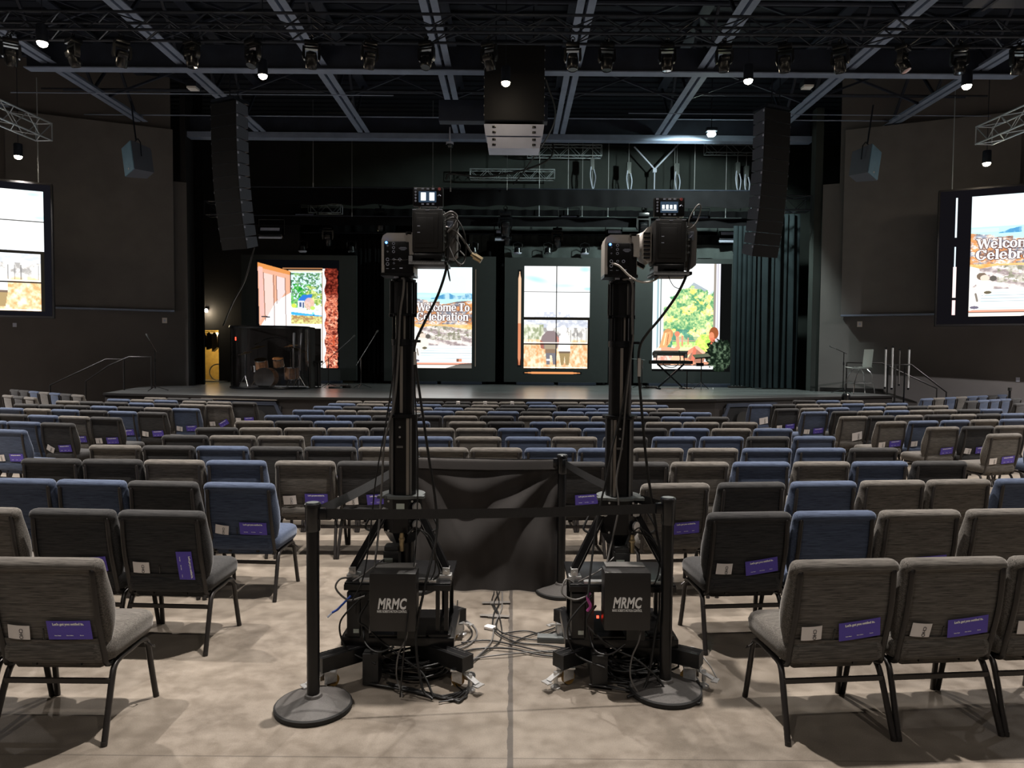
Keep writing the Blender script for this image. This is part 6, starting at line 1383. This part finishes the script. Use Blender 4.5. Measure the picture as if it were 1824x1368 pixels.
    mb = MB(); mb.box((-.032, -.059, 2.222), (.026, .003, .036)); mb.obj('tag', M['clus'], t)
    # pan and tilt head
    hx = -.018; hz = 2.335
    mb = MB(); o = [(-.09, -.11), (-.09, .075), (-.082, .098), (-.06, .112), (.075, .112), (.088, .10), (.088, -.11)]
    mb.prism([(hx + a, hz + b) for a, b in o], .155, Matrix.Translation((0, -.09, 0))); hd = mb.obj('pan_housing', M['beige'], t)
    mb = MB(); mb.box((hx + .006, -.092, hz - .025), (.158, .012, .175), bevel=.003); mb.box((hx - .04 + .025, -.094, hz - .0), (.12, .012, .13), bevel=.003); mb.box((hx, -.03, hz - .115), (.185, .15, .016)); pn = mb.obj('connector_panel', M['blackm'], hd)
    mb = MB()
    for (a, b, r) in ((-.022, .052, .0075), (-.022, .030, .0075), (-.022, .008, .0075), (-.055, .055, .005), (-.055, .04, .004), (-.055, .008, .004), (-.055, -.035, .009), (-.055, -.06, .009), (-.02, -.035, .007), (-.02, -.055, .005), (.012, -.035, .0085)):
        mb.lathe([(r, 0), (r, .006), (r * .75, .006), (r * .75, .001)], (hx + a, -.098, hz + b), 14, Matrix.Rotation(PI / 2, 4, 'X'))
    mb.obj('socket_ring', M['clus'], pn)
    mb = MB(); mb.box((hx + .02, -.1045, hz - .082), (.016, .001, .006)); mb.box((hx - .022, -.1045, hz - .085), (.014, .001, .002)); mb.box((hx - .055, -.1045, hz - .085), (.014, .001, .002))
    for q in range(5): mb.box((hx + .03, -.1045, hz + .032 - .004 * q), (.05 - abs(q - 1.5) * .012, .001, .0012))
    mb.obj('panel_print', M['clus'], pn)
    mb = MB(); mb.lathe([(0, 0), (.006, 0), (.006, .004), (0, .006)], (hx - .062, -.100, hz + .075 - .018), 10, Matrix.Rotation(PI / 2, 4, 'X')); mb.obj('status_light', M['blueled'], pn)
    mb = MB(); mb.use(M['beige']); mb.prism([(hx + .055, hz + .11), (hx + .095, hz + .11), (hx + .098, hz - .01), (hx + .066, hz - .01), (hx + .064, hz + .06), (hx + .055, hz + .07)], .03, Matrix.Translation((0, -.115, 0)))
    mb.use(M['blackp']); mb.box((hx + .062, -.10, hz + .108), (.032, .03, .014)); mb.obj('tilt_bracket', None, hd)
    mb = MB(); mb.use(M['beige']); mb.cyl((hx + .06, .03, hz + .065), (hx + .20, .03, hz + .12), .048, n=20); mb.use(M['blackm']); mb.beam((hx + .09, -.02, hz - .03), (hx + .14, -.03, hz - .06), .05, .02); mb.obj('tilt_arm', None, hd)
    return t
rigL = rig(-.615, 4.02, 'left camera robot: black telescopic mast on wheeled base, white lettered box', -.0, .485)
rigR = rig(.612, 4.02, 'right camera robot: black telescopic mast behind the right rope post', .0, .50, True)

# the cinema cameras carried by the heads
def cinecam(x, y, z, lab, four):
    t = thing('cinema_camera', lab, 'camera', (x, y, z), group='cameras on the robots')
    mb = MB(); mb.box((0, 0, .0), (.165, .19, .235), bevel=.012); mb.box((-.005, -.098, -.0), (.125, .008, .185), bevel=.005); mb.box((-.012, -.101, .0), (.095, .008, .14), bevel=.004); b = mb.obj('body', M['blacksat'], t)
    mb = MB()
    for a in (.022, -.012): mb.box((-.045, -.106, a), (.014, .003, .004))
    for (a, c) in ((-.07, .11), (.0, .108), (.07, .112)): mb.box((a, -.1, c), (.02, .004, .003))
    mb.obj('catch', M['clus'], b)
    mb = MB()
    for k in range(6): mb.box((.088, -.02, .07 - k * .03), (.012, .06, .018), bevel=.003)
    for k in range(5): mb.cyl((.092, -.085, .075 - k * .034), (.096, -.1, .075 - k * .034), .006, n=8)
    mb.box((.086, -.03, 0), (.012, .10, .21), bevel=.003); mb.obj('port_panel', M['greykey'], b)
    # lens points away from us
    mb = MB(); mb.cyl((0, .09, 0), (0, .24, 0), .055, n=24); mb.cyl((0, .24, 0), (0, .28, 0), .066, n=24); mb.cyl((0, .12, 0), (0, .15, 0), .06, n=24); mb.obj('lens', M['blackp'], t)
    mb = MB(); mb.box((0, -.0, -.145), (.15, .20, .045), bevel=.008); mb.box((.01, -.02, -.175), (.20, .22, .018), bevel=.004); mb.box((-.08, -.10, -.175), (.018, .01, .03)); mb.box((0, -.09, -.155), (.08, .02, .02), bevel=.004); cr = mb.obj('cradle', M['beiged'] if False else M['blackm'], t)
    mb = MB(); mb.box((.0, -.128, -.178), (.19, .004, .012)); mb.box((-.085, -.13, -.155), (.02, .004, .03)); mb.obj('silver_edge', M['alum'], cr)
    # warm grey housing of the tilt motor at the right
    mb = MB(); mb.prism([(.088, -.13), (.088, .10), (.12, .108), (.148, .09), (.155, .06), (.152, -.12), (.13, -.14)], .12, Matrix.Translation((0, -.04, 0))); h = mb.obj('tilt_housing', M['beiged'], t)
    mb = MB(); mb.box((.118, -.048, .035), (.034, .012, .046), bevel=.004); mb.obj('badge_block', M['spkside'], h); mb = MB(); mb.prism([(.108, .022), (.112, .022), (.128, .040), (.122, .040)], .002, Matrix.Translation((0, -.056, 0))); mb.obj('badge_mark', M['clus'], h)
    if four:
        mb = MB(); mb.prism([(-.088, -.10), (-.088, .09), (-.11, .085), (-.135, .05), (-.14, 0), (-.135, -.07), (-.11, -.11)], .16, Matrix.Translation((0, -.02, 0))); g = mb.obj('left_housing', M['beige'], t)
        mb = MB(); [mb.box((-.115, -.025, .05 - .022 * k), (.035, .012, .010)) for k in range(7)]; mb.obj('vent', M['fixture'], g)
    # monitor
    mm = thing('camera_monitor', '', 'camera'); bpy.data.objects.remove(mm)
    mb = MB(); mb.box((-.002, -.04, .187), (.163, .04, .10), bevel=.005); mo = mb.obj('monitor', M['blackm'], t)
    mb = MB(); mb.box((-.004, -.062, .186), (.095, .003, .058)); mb.obj('display', M['dimscreen'], mo)
    mb = MB()
    if four: [mb.box((-.036 + .021 * k, -.0645, .187), (.013, .002, .020 + .002 * (k % 2))) for k in range(4)]; mb.box((-.004, -.0645, .170), (.08, .002, .002))
    else: [mb.box((-.026 + .046 * k, -.0645, .187), (.026, .002, .042)) for k in range(2)]
    mb.obj('live_picture', M['litscreen'], mo)
    mb = MB()
    for k in range(4): mb.cyl((-.068, -.060, .212 - .016 * k), (-.068, -.064, .212 - .016 * k), .0055, n=8)
    for k in range(3): mb.box((-.03 + .028 * k, -.062, .229), (.013, .004, .008)); mb.box((-.03 + .028 * k, -.062, .147), (.013, .004, .008))
    mb.box((-.068, -.062, .229), (.013, .004, .008)); mb.tube([(.052, -.066, .19), (.06, -.068, .197), (.068, -.066, .19)], .003, 5); mb.obj('button', M['clus'], mo)
    mb = MB(); mb.cyl((.060, -.060, .228), (.060, -.066, .228), .008, n=12); mb.obj('record_button', mat('rec_red', (.55, .12, .12), .5) if 'rec_red' not in bpy.data.materials else bpy.data.materials['rec_red'], mo)
    mb = MB(); [mb.cyl((s * .05, -.04, .115), (s * .05, -.04, .14), .006, n=8) for s in (-1, 1)]; mb.obj('monitor_bracket', M['steel'], t)
    return t
camL = cinecam(-.46, 3.93, 2.445, 'black cinema camera with lit two-image monitor on the left robot', False)
camR = cinecam(.845, 3.93, 2.40, 'black cinema camera with lit four-image monitor on the right robot', True)

# ------------------------------------------------------------------ rope posts, belts and the draped cloth
def post(x, y, lab):
    t = thing('barrier_post', lab, 'barrier post', (x, y, 0), group='rope posts round the robots')
    mb = MB(); mb.cyl((0, 0, .04), (0, 0, .985), .0315, n=28); mb.obj('pole', M['blackm'], t)
    mb = MB(); mb.lathe([(.186, 0), (.188, .022), (.182, .030), (.176, .031), (.120, .046), (.062, .058), (.045, .062), (.040, .075), (.034, .078)], n=48); b = mb.obj('base', M['postbase'], t)
    mb = MB(); mb.lathe([(.186, .002), (.192, .006), (.192, .024), (.186, .030)], n=48); mb.obj('rubber_rim', M['rubber'], b)
    mb = MB(); mb.lathe([(.034, .90), (.037, .905), (.037, 1.02), (.041, 1.022), (.041, 1.036), (.036, 1.042), (.0, 1.043)], n=28); c = mb.obj('belt_head', M['fixture'], t)
    mb = MB(); mb.lathe([(0, 1.0435), (.03, 1.0435), (.03, 1.0425)], n=24); mb.obj('cap_disc', M['greykey'], c)
    return t
PA, PB, PC_, PD = (-.985, 3.50), (.825, 3.70), (.38, 5.28), (-.76, 5.34)
pa = post(*PA, 'front left rope post with round base, nearest to the viewer at left'); pb = post(*PB, 'front right rope post standing before the right robot')
pc = post(*PC_, 'rear rope post at the right edge of the black drape'); pd = post(*PD, 'rear rope post hidden behind the left robot mast')
def belt(p, q, owner, z=.985, sag=.012, twist=0, w=.05):
    a, b = Vector((*p, z)), Vector((*q, z)); d = (b - a).normalized(); a += d * .05; b -= d * .05; n = 24
    def f(u, v):
        c = a + (b - a) * u; c.z -= sag * 4 * u * (1 - u); tw = twist * u * (1 - u) * 4
        off = (v - .5) * w; s = d.cross(Vector((0, 0, 1))); return c + Vector((0, 0, 1)) * off * math.cos(tw) + s * off * math.sin(tw)
    s = d.cross(Vector((0, 0, 1))) * .0016
    mb = MB(); mb.grid(f, n, 3); mb.grid(lambda u, v: f(u, v) + s, n, 3)
    o = mb.obj('belt', M['belt'], owner, smooth=60); o.matrix_parent_inverse = Matrix.Translation(owner.location).inverted()
    mb = MB()
    for c in (a, b): mb.box(c, (.035, .03, .056), rot=(0, 0, math.atan2(d.y, d.x)), bevel=.004)
    o = mb.obj('belt_clip', M['fixture'], owner); o.matrix_parent_inverse = Matrix.Translation(owner.location).inverted()
belt(PA, PB, pa, sag=.012); belt(PD, PA, pd, sag=.02, twist=.5); belt(PB, PC_, pb, sag=.03, twist=.2); belt(PC_, PD, pc, sag=.006)
def drape(u, v):
    x = -.74 + 1.12 * u; z = .965 - .955 * v
    # two sets of soft swags, one hung from each upper corner, plus vertical flutes at the right edge
    def swag(cx, amp, k, ph):
        r = math.hypot((u - cx) * 1.15, v * 1.0 + .02); th = math.atan2(v + .02, abs(u - cx) + .02)
        return amp * math.sin(th * k + ph) * min(1, r * 2.2) * max(0, 1.25 - r)
    d = swag(0, .030, 9, .4) + swag(1.0, .040, 12, 1.2)
    d += .022 * math.sin(7.5 * (v - 1.3 * (u - .5) ** 2) + .6) * math.exp(-((v - .55) / .4) ** 2)
    d += .016 * math.sin(u * 26 + 2 * v) * v * v + .012 * math.sin((1 - u) * 60) * math.exp(-((1 - u) / .14) ** 2) * (1 - .3 * v)
    zz = z - .018 * math.sin(PI * u) * (1 - v)
    return Vector((x, 5.29 + d * (.25 + .75 * min(1, v * 3)) - .02 * v, max(.012, zz)))
mb = MB(); mb.grid(drape, 90, 70); mb.grid(lambda u, v: drape(u, v) + Vector((0, .006, 0)), 90, 70)
def flap(u, v):
    p = drape(u, 0); return Vector((p.x, p.y + .004 - .022 * (1 if v > .5 else -1) * (.3 + .7 * abs(v - .5) * 2), .955 + .055 * math.sin(PI * v) - .012 * math.sin(PI * u) - .02 * (abs(v - .5) * 2) ** 2))
mb.grid(flap, 60, 9)
tag(mb.obj('black_drape', M['drape'], smooth=80), 'black cloth hung over the rear belt between two rope posts', 'cloth')

# ------------------------------------------------------------------ cables
def cable(pts, r, lab, m='cable', n=7, name='cable', group=None, sub=7):
    mb = MB(); mb.tube(smooth_path(pts, sub), r, n); return tag(mb.obj(name, M[m], smooth=80), lab, 'cable', group)
LX, RX, RY = -.615, .612, 4.02
G = 'camera robot cables'
# left robot
cable([(LX + .265, 3.86, 2.46), (LX + .262, 3.86, 2.33), (LX + .255, 3.85, 2.24), (LX + .21, 3.85, 2.10), (LX + .14, 3.86, 1.96), (LX + .085, 3.88, 1.84), (LX + .085, 3.89, 1.74), (LX + .12, 3.88, 1.50), (LX + .165, 3.87, 1.2), (LX + .20, 3.86, .98), (LX + .21, 3.84, .8), (LX + .16, 3.74, .55), (LX + .12, 3.68, .3), (LX + .16, 3.62, .06), (LX + .22, 3.58, .012)], .0075, 'thick cable from the left camera down its mast to the floor', 'cable', group=G)
cable([(LX + .075, 3.93, 1.86), (LX + .08, 3.91, 1.6), (LX + .095, 3.91, 1.3), (LX + .098, 3.9, 1.0), (LX + .10, 3.78, .7), (LX + .08, 3.64, .4), (LX + .06, 3.6, .15), (LX + .05, 3.60, .012)], .004, 'thin straight cable close to the right side of the left mast', group=G)
cable([(LX + .0, 3.95, 2.20), (LX + .02, 3.90, 2.19), (LX + .015, 3.91, 2.12), (LX - .005, 3.93, 2.0), (LX - .02, 3.935, 1.7), (LX - .04, 3.93, 1.5), (LX - .085, 3.9, 1.3), (LX - .10, 3.9, 1.05), (LX - .11, 3.85, .8), (LX - .12, 3.75, .56), (LX - .13, 3.72, .3)], .006, 'grey cable running down the front of the left mast', 'cableg', group=G)
cable([(LX - .01, 3.925, 2.1), (LX - .03, 3.93, 1.8), (LX - .07, 3.9, 1.45), (LX - .13, 3.89, 1.1), (LX - .15, 3.85, .85), (LX - .17, 3.76, .6), (LX - .23, 3.74, .46)], .004, 'thin black cable down the left side of the left mast', group=G)
for k, (pts, r, m) in enumerate([([(.245, 2.50), (.30, 2.52), (.35, 2.44), (.36, 2.33), (.33, 2.26), (.30, 2.31), (.33, 2.36), (.30, 2.42)], .004, 'cable'), ([(.25, 2.47), (.30, 2.45), (.345, 2.40), (.385, 2.34), (.415, 2.31)], .006, 'cableg'), ([(.26, 2.39), (.30, 2.30), (.34, 2.27), (.355, 2.31), (.33, 2.34)], .003, 'alum'), ([(.255, 2.28), (.27, 2.22), (.275, 2.18), (.265, 2.22), (.26, 2.3)], .003, 'cable'), ([(.24, 2.53), (.28, 2.55), (.31, 2.53), (.30, 2.48), (.26, 2.44)], .005, 'beiged'), ([(.25, 2.35), (.28, 2.40), (.32, 2.48), (.29, 2.53), (.25, 2.52)], .0035, 'cable')]):
    cable([(LX + a, 3.86 + .012 * math.sin(i * 2 + k), z) for i, (a, z) in enumerate(pts)], r, 'cable loop at the right side of the left camera, ' + ['largest dark loop', 'grey diagonal lead', 'small silver loop', 'lowest short loop', 'stubby loop at the top', 'inner dark loop'][k], m, group='cable loops by the left camera')
mb = MB(); mb.cyl((LX + .405, 3.86, 2.315), (LX + .445, 3.86, 2.29), .018, n=12); mb.cyl((LX + .39, 3.86, 2.325), (LX + .41, 3.86, 2.312), .012, n=12); tag(mb.obj('cable_connector', M['gold']), 'metal plug dangling at the end of the grey lead, left camera', 'connector')
cable([(LX - .07, 3.915, 2.30), (LX + .0, 3.905, 2.295), (LX + .06, 3.90, 2.298), (LX + .1, 3.90, 2.30)], .0025, 'thin horizontal lead across the left robot head', group=G)
# right robot
cable([(RX + .345, 3.86, 2.42), (RX + .342, 3.86, 2.30), (RX + .33, 3.86, 2.23), (RX + .28, 3.86, 2.12), (RX + .20, 3.87, 2.0), (RX + .12, 3.88, 1.9), (RX + .085, 3.89, 1.83), (RX + .08, 3.89, 1.72), (RX + .10, 3.89, 1.5), (RX + .13, 3.88, 1.2), (RX + .165, 3.87, .97), (RX + .19, 3.85, .8), (RX + .22, 3.8, .6), (RX + .16, 3.72, .3), (RX + .1, 3.66, .05), (RX + .0, 3.62, .012)], .0075, 'thick cable from the right camera down its mast to the floor', group=G)
cable([(RX + .05, 3.93, 1.86), (RX + .03, 3.93, 1.7), (RX + .0, 3.92, 1.5), (RX - .05, 3.90, 1.3), (RX - .09, 3.88, 1.1), (RX - .13, 3.86, .93), (RX - .17, 3.8, .7), (RX - .2, 3.72, .5)], .006, 'black cable slanting across the front of the right mast', group=G)
cable([(RX + .055, 3.92, 1.9), (RX + .02, 3.92, 1.55), (RX + .0, 3.91, 1.3), (RX - .03, 3.90, 1.1), (RX - .02, 3.88, .95), (RX - .05, 3.86, .8), (RX - .1, 3.8, .62)], .005, 'grey cable down the middle of the right mast', 'cableg', group=G)
cable([(RX - .07, 3.915, 2.29), (RX - .03, 3.90, 2.27), (RX + .02, 3.89, 2.22), (RX + .07, 3.89, 2.19), (RX + .13, 3.88, 2.185), (RX + .18, 3.88, 2.21), (RX + .21, 3.88, 2.25)], .006, 'pale lead from the right robot head to its camera', 'beige', group=G)
cable([(RX + .0, 3.95, 2.205), (RX + .03, 3.90, 2.2), (RX + .045, 3.9, 2.15), (RX + .045, 3.91, 2.05), (RX + .05, 3.92, 1.9)], .007, 'grey lead bending over the top of the right mast', 'cableg', group=G)
cable([(RX + .33, 3.87, 2.49), (RX + .35, 3.87, 2.55), (RX + .385, 3.87, 2.60), (RX + .40, 3.87, 2.585), (RX + .385, 3.87, 2.52), (RX + .35, 3.87, 2.475), (RX + .32, 3.87, 2.47)], .0035, 'thin wire loop standing out right of the right camera', 'cableg', group=G)
cable([(RX + .22, 3.86, 2.25), (RX + .235, 3.86, 2.2), (RX + .26, 3.86, 2.16), (RX + .29, 3.86, 2.15), (RX + .30, 3.86, 2.17)], .002, 'hair thin lead hanging below the right camera', group=G)
mb = MB(); mb.box((RX + .082, 3.88, 1.72), (.016, .01, .10)); tag(mb.obj('cable_tag', M['beige']), 'pale printed tag on the cable beside the right mast', 'tag')
mb = MB(); mb.box((LX + .085, 3.875, 1.76), (.014, .01, .07)); tag(mb.obj('cable_tag', M['beige']), 'pale printed tag on the cable beside the left mast', 'tag')
# loops round the two bases
def base_loops(cx, side, nm):
    r = random.Random(3 + side)
    L = [([(-.02, -.13, .70), (-.12, -.2, .63), (-.2, -.2, .58), (-.24, -.2, .54)], .004, 'arching from the motor to the left deck'), ([(.05, -.15, .80), (.09, -.16, .82), (.17, -.16, .78), (.21, -.17, .66), (.22, -.17, .56), (.13, -.2, .52)], .0055, 'big loop at the right strut'),
         ([(.05, -.15, .80), (.10, -.17, .83), (.19, -.18, .75), (.20, -.18, .60), (.15, -.2, .50)], .004, 'inner loop at the right strut'), ([(-.26, -.16, .54), (-.31, -.2, .55), (-.33, -.22, .50), (-.26, -.24, .46), (-.17, -.22, .48)], .0055, 'loop leaving the left of the deck'),
         ([(-.17, -.22, .48), (-.24, -.24, .42), (-.30, -.25, .34), (-.29, -.25, .24), (-.24, -.25, .16), (-.1, -.3, .12)], .005, 'long loop falling past the left deck'), ([(-.15, -.24, .44), (-.2, -.26, .36), (-.16, -.26, .3), (-.05, -.28, .22), (.06, -.32, .17), (.16, -.36, .10), (.22, -.4, .02)], .006, 'diagonal across the front of the base'),
         ([(.1, -.24, .5), (.09, -.3, .42), (.07, -.33, .3), (.03, -.34, .2), (.02, -.36, .10), (.06, -.4, .012)], .0045, 'thin one hanging over the control box edge'), ([(-.19, -.2, .3), (-.16, -.28, .22), (-.08, -.34, .2), (.0, -.3, .24)], .0055, 'short loop under the control box')]
    for k, (pts, rr, d) in enumerate(L):
        cable([(cx + (a * (1.0 if side == 0 else 1.0)), RY + b + r.uniform(-.015, .015), c + r.uniform(-.012, .012)) for a, b, c in pts], rr, '%s robot cable, %s' % (nm, d), 'cable' if k % 3 else 'cableg', group='cable loops on the %s base' % nm)
    # a heap of coiled cable under the base
    rings = []
    mb = MB()
    for k in range(22):
        a0 = r.uniform(0, 6.3); rx_, ry_ = r.uniform(.10, .20), r.uniform(.07, .12); ox, oy = r.uniform(-.05, .07), r.uniform(-.05, .05); z = .012 + .005 * k * .9; tl = r.uniform(-.1, .1)
        pts = [(cx + .08 + ox + rx_ * math.cos(a0 + q * .42), RY - .12 + oy + ry_ * math.sin(a0 + q * .42), max(.008, z + .02 * math.sin(q * .42 + k) * min(1, k / 8))) for q in range(15)]
        mb.tube(pts, .0055, 6, closed=True)
    tag(mb.obj('cable_coil', M['cable'], smooth=80), 'heap of coiled black cable under the %s robot base' % nm, 'cable')
    for k in range(5):
        sx = r.uniform(.1, .3); pts = [(cx + r.uniform(-.2, .0), RY - .28, .02), (cx + .05 + .06 * k, RY - .34 - .02 * k, .012), (cx + .25 + .03 * k, RY - .40 - .01 * k, .010), (cx + .42, RY - .28 + .03 * k, .010), (cx + .36, RY - .14, .02)]
        cable(pts, .004 + .0006 * k, 'loose cable arc on the floor before the %s robot, arc %s' % (nm, ['smallest', 'second', 'middle', 'fourth', 'widest'][k]), group='floor cable arcs at the %s robot' % nm)
base_loops(LX, 0, 'left'); base_loops(RX, 1, 'right')
cable([(LX - .25, 3.80, .47), (LX - .30, 3.78, .42), (LX - .32, 3.78, .40), (LX - .345, 3.78, .385)], .006, 'short blue lead at the left deck of the left robot', 'cableb')
mb = MB(); mb.tube([(LX - .345, 3.78, .385), (LX - .37, 3.78, .36)], .006, 6); tag(mb.obj('cable_connector', M['clus']), 'pale plug at the end of the blue lead', 'connector')
mb = MB(); mb.tube(smooth_path([(RX - .19, 3.74, .52), (RX - .20, 3.73, .49), (RX - .185, 3.73, .45), (RX - .2, 3.74, .42)], 4), .008, 6); tag(mb.obj('cable_tie', M['magenta']), 'magenta cable tie at the left side of the right robot', 'cable tie')
# runs across the floor between the robots
G = 'cables on the floor between the robots'
cx, cy = -.10, 4.72
runs = [([(cx, 5.25, .01), (cx + .02, 5.0, .01), (cx - .01, 4.8, .012), (cx, 4.5, .015), (.04, 4.32, .01), (.22, 4.28, .01), (.4, 4.2, .012)], 'from the drape to the right robot, left strand'),
        ([(cx + .02, 5.25, .01), (cx - .015, 5.0, .012), (cx + .02, 4.8, .01), (cx + .02, 4.5, .018), (.08, 4.38, .01), (.25, 4.36, .01), (.42, 4.36, .012)], 'from the drape to the right robot, right strand'),
        ([(cx + .04, 5.25, .01), (cx + .04, 4.9, .01), (cx + .0, 4.6, .014), (-.12, 4.3, .012), (-.22, 4.05, .01), (-.3, 3.95, .015)], 'from the drape to the left robot, inner strand'),
        ([(cx - .02, 5.25, .012), (cx - .03, 5.0, .01), (cx + .03, 4.72, .012), (-.06, 4.35, .010), (-.18, 4.1, .01), (-.30, 3.80, .012), (-.22, 3.62, .01), (-.36, 3.55, .012)], 'from the drape round the left robot caster'),
        ([(-.32, 4.15, .012), (-.18, 4.22, .01), (.0, 4.20, .02), (.16, 4.14, .012), (.32, 4.10, .01), (.42, 4.0, .02)], 'directly between both robots, front strand'),
        ([(-.34, 3.98, .012), (-.2, 4.08, .01), (-.02, 4.12, .02), (.14, 4.17, .012), (.3, 4.2, .01), (.44, 4.12, .02)], 'directly between both robots, second strand'),
        ([(-.3, 4.3, .012), (-.14, 4.34, .012), (.04, 4.26, .014), (.2, 4.18, .012), (.36, 4.16, .012)], 'directly between both robots, rear strand'),
        ([(-.38, 5.05, .012), (-.36, 4.8, .01), (-.28, 4.6, .01), (-.24, 4.45, .01), (-.28, 4.3, .01), (-.36, 4.22, .012)], 'S curve behind the left robot, outer'),
        ([(-.40, 4.98, .012), (-.33, 4.74, .01), (-.24, 4.58, .01), (-.21, 4.42, .01), (-.26, 4.26, .01), (-.38, 4.16, .012)], 'S curve behind the left robot, inner'),
        ([(-.05, 4.45, .012), (.1, 4.5, .01), (.22, 4.44, .01), (.3, 4.5, .012), (.42, 4.52, .03), (.45, 4.3, .02)], 'wavy one passing behind the right robot'),
        ([(.0, 4.28, .01), (.1, 4.4, .012), (.25, 4.52, .01), (.38, 4.62, .012), (.5, 4.5, .012)], 'curving up to the right robot rear'),
        ([(.92, 4.0, .02), (1.05, 4.05, .10), (1.12, 3.95, .05), (1.14, 3.84, .015)], 'bundle leaving the right robot to the right')]
for k, (pts, lab) in enumerate(runs): cable(pts, [.0055, .0045, .005, .004][k % 4], 'floor cable ' + lab, ['cable', 'cable', 'cableg'][k % 3], group=G)
for k, (x, y, a) in enumerate([(-.10, 5.02, 5), (-.105, 4.76, -6)]):
    mb = MB(); mb.box((0, 0, .02), (.20, .035, .003), rot=(0, 0, R(a))); mb.box((0, 0, .017), (.09, .05, .012), rot=(0, 0, R(a)), bevel=.004); o = mb.obj('tape_strip', M['gaffer']); o.location = (x, y, -.009); tag(o, 'grey tape strip holding the cables to the floor, ' + ['farther one near the drape', 'nearer one'][k], 'tape', 'tape strips')
mb = MB(); mb.box((0, 0, .03), (.09, .05, .03), rot=(0, R(-12), R(20)), bevel=.01); o = mb.obj('paper_scrap', M['paper']); o.location = (.42, 4.36, .0); tag(o, 'crumpled white scrap left of the right robot base', 'paper')
mb = MB(); mb.box((0, 0, .012), (.07, .05, .02), rot=(0, 0, R(-30)), bevel=.008); o = mb.obj('paper_scrap', M['paper']); o.location = (-.13, 4.55, 0); tag(o, 'small white scrap beside the taped cables', 'paper')
t = thing('power_strip', 'flat grey power box on the floor left of the right robot', 'power strip', (.30, 4.36, 0), R(-4)); mb = MB(); mb.box((0, 0, .018), (.26, .07, .036), bevel=.006); mb.obj('box', M['greykey'], t)
for k in range(2): mb = MB(); mb.box((.04 + .07 * k, 0, .055), (.03, .035, .05), bevel=.006); mb.obj('plug', M['blackp'], t)
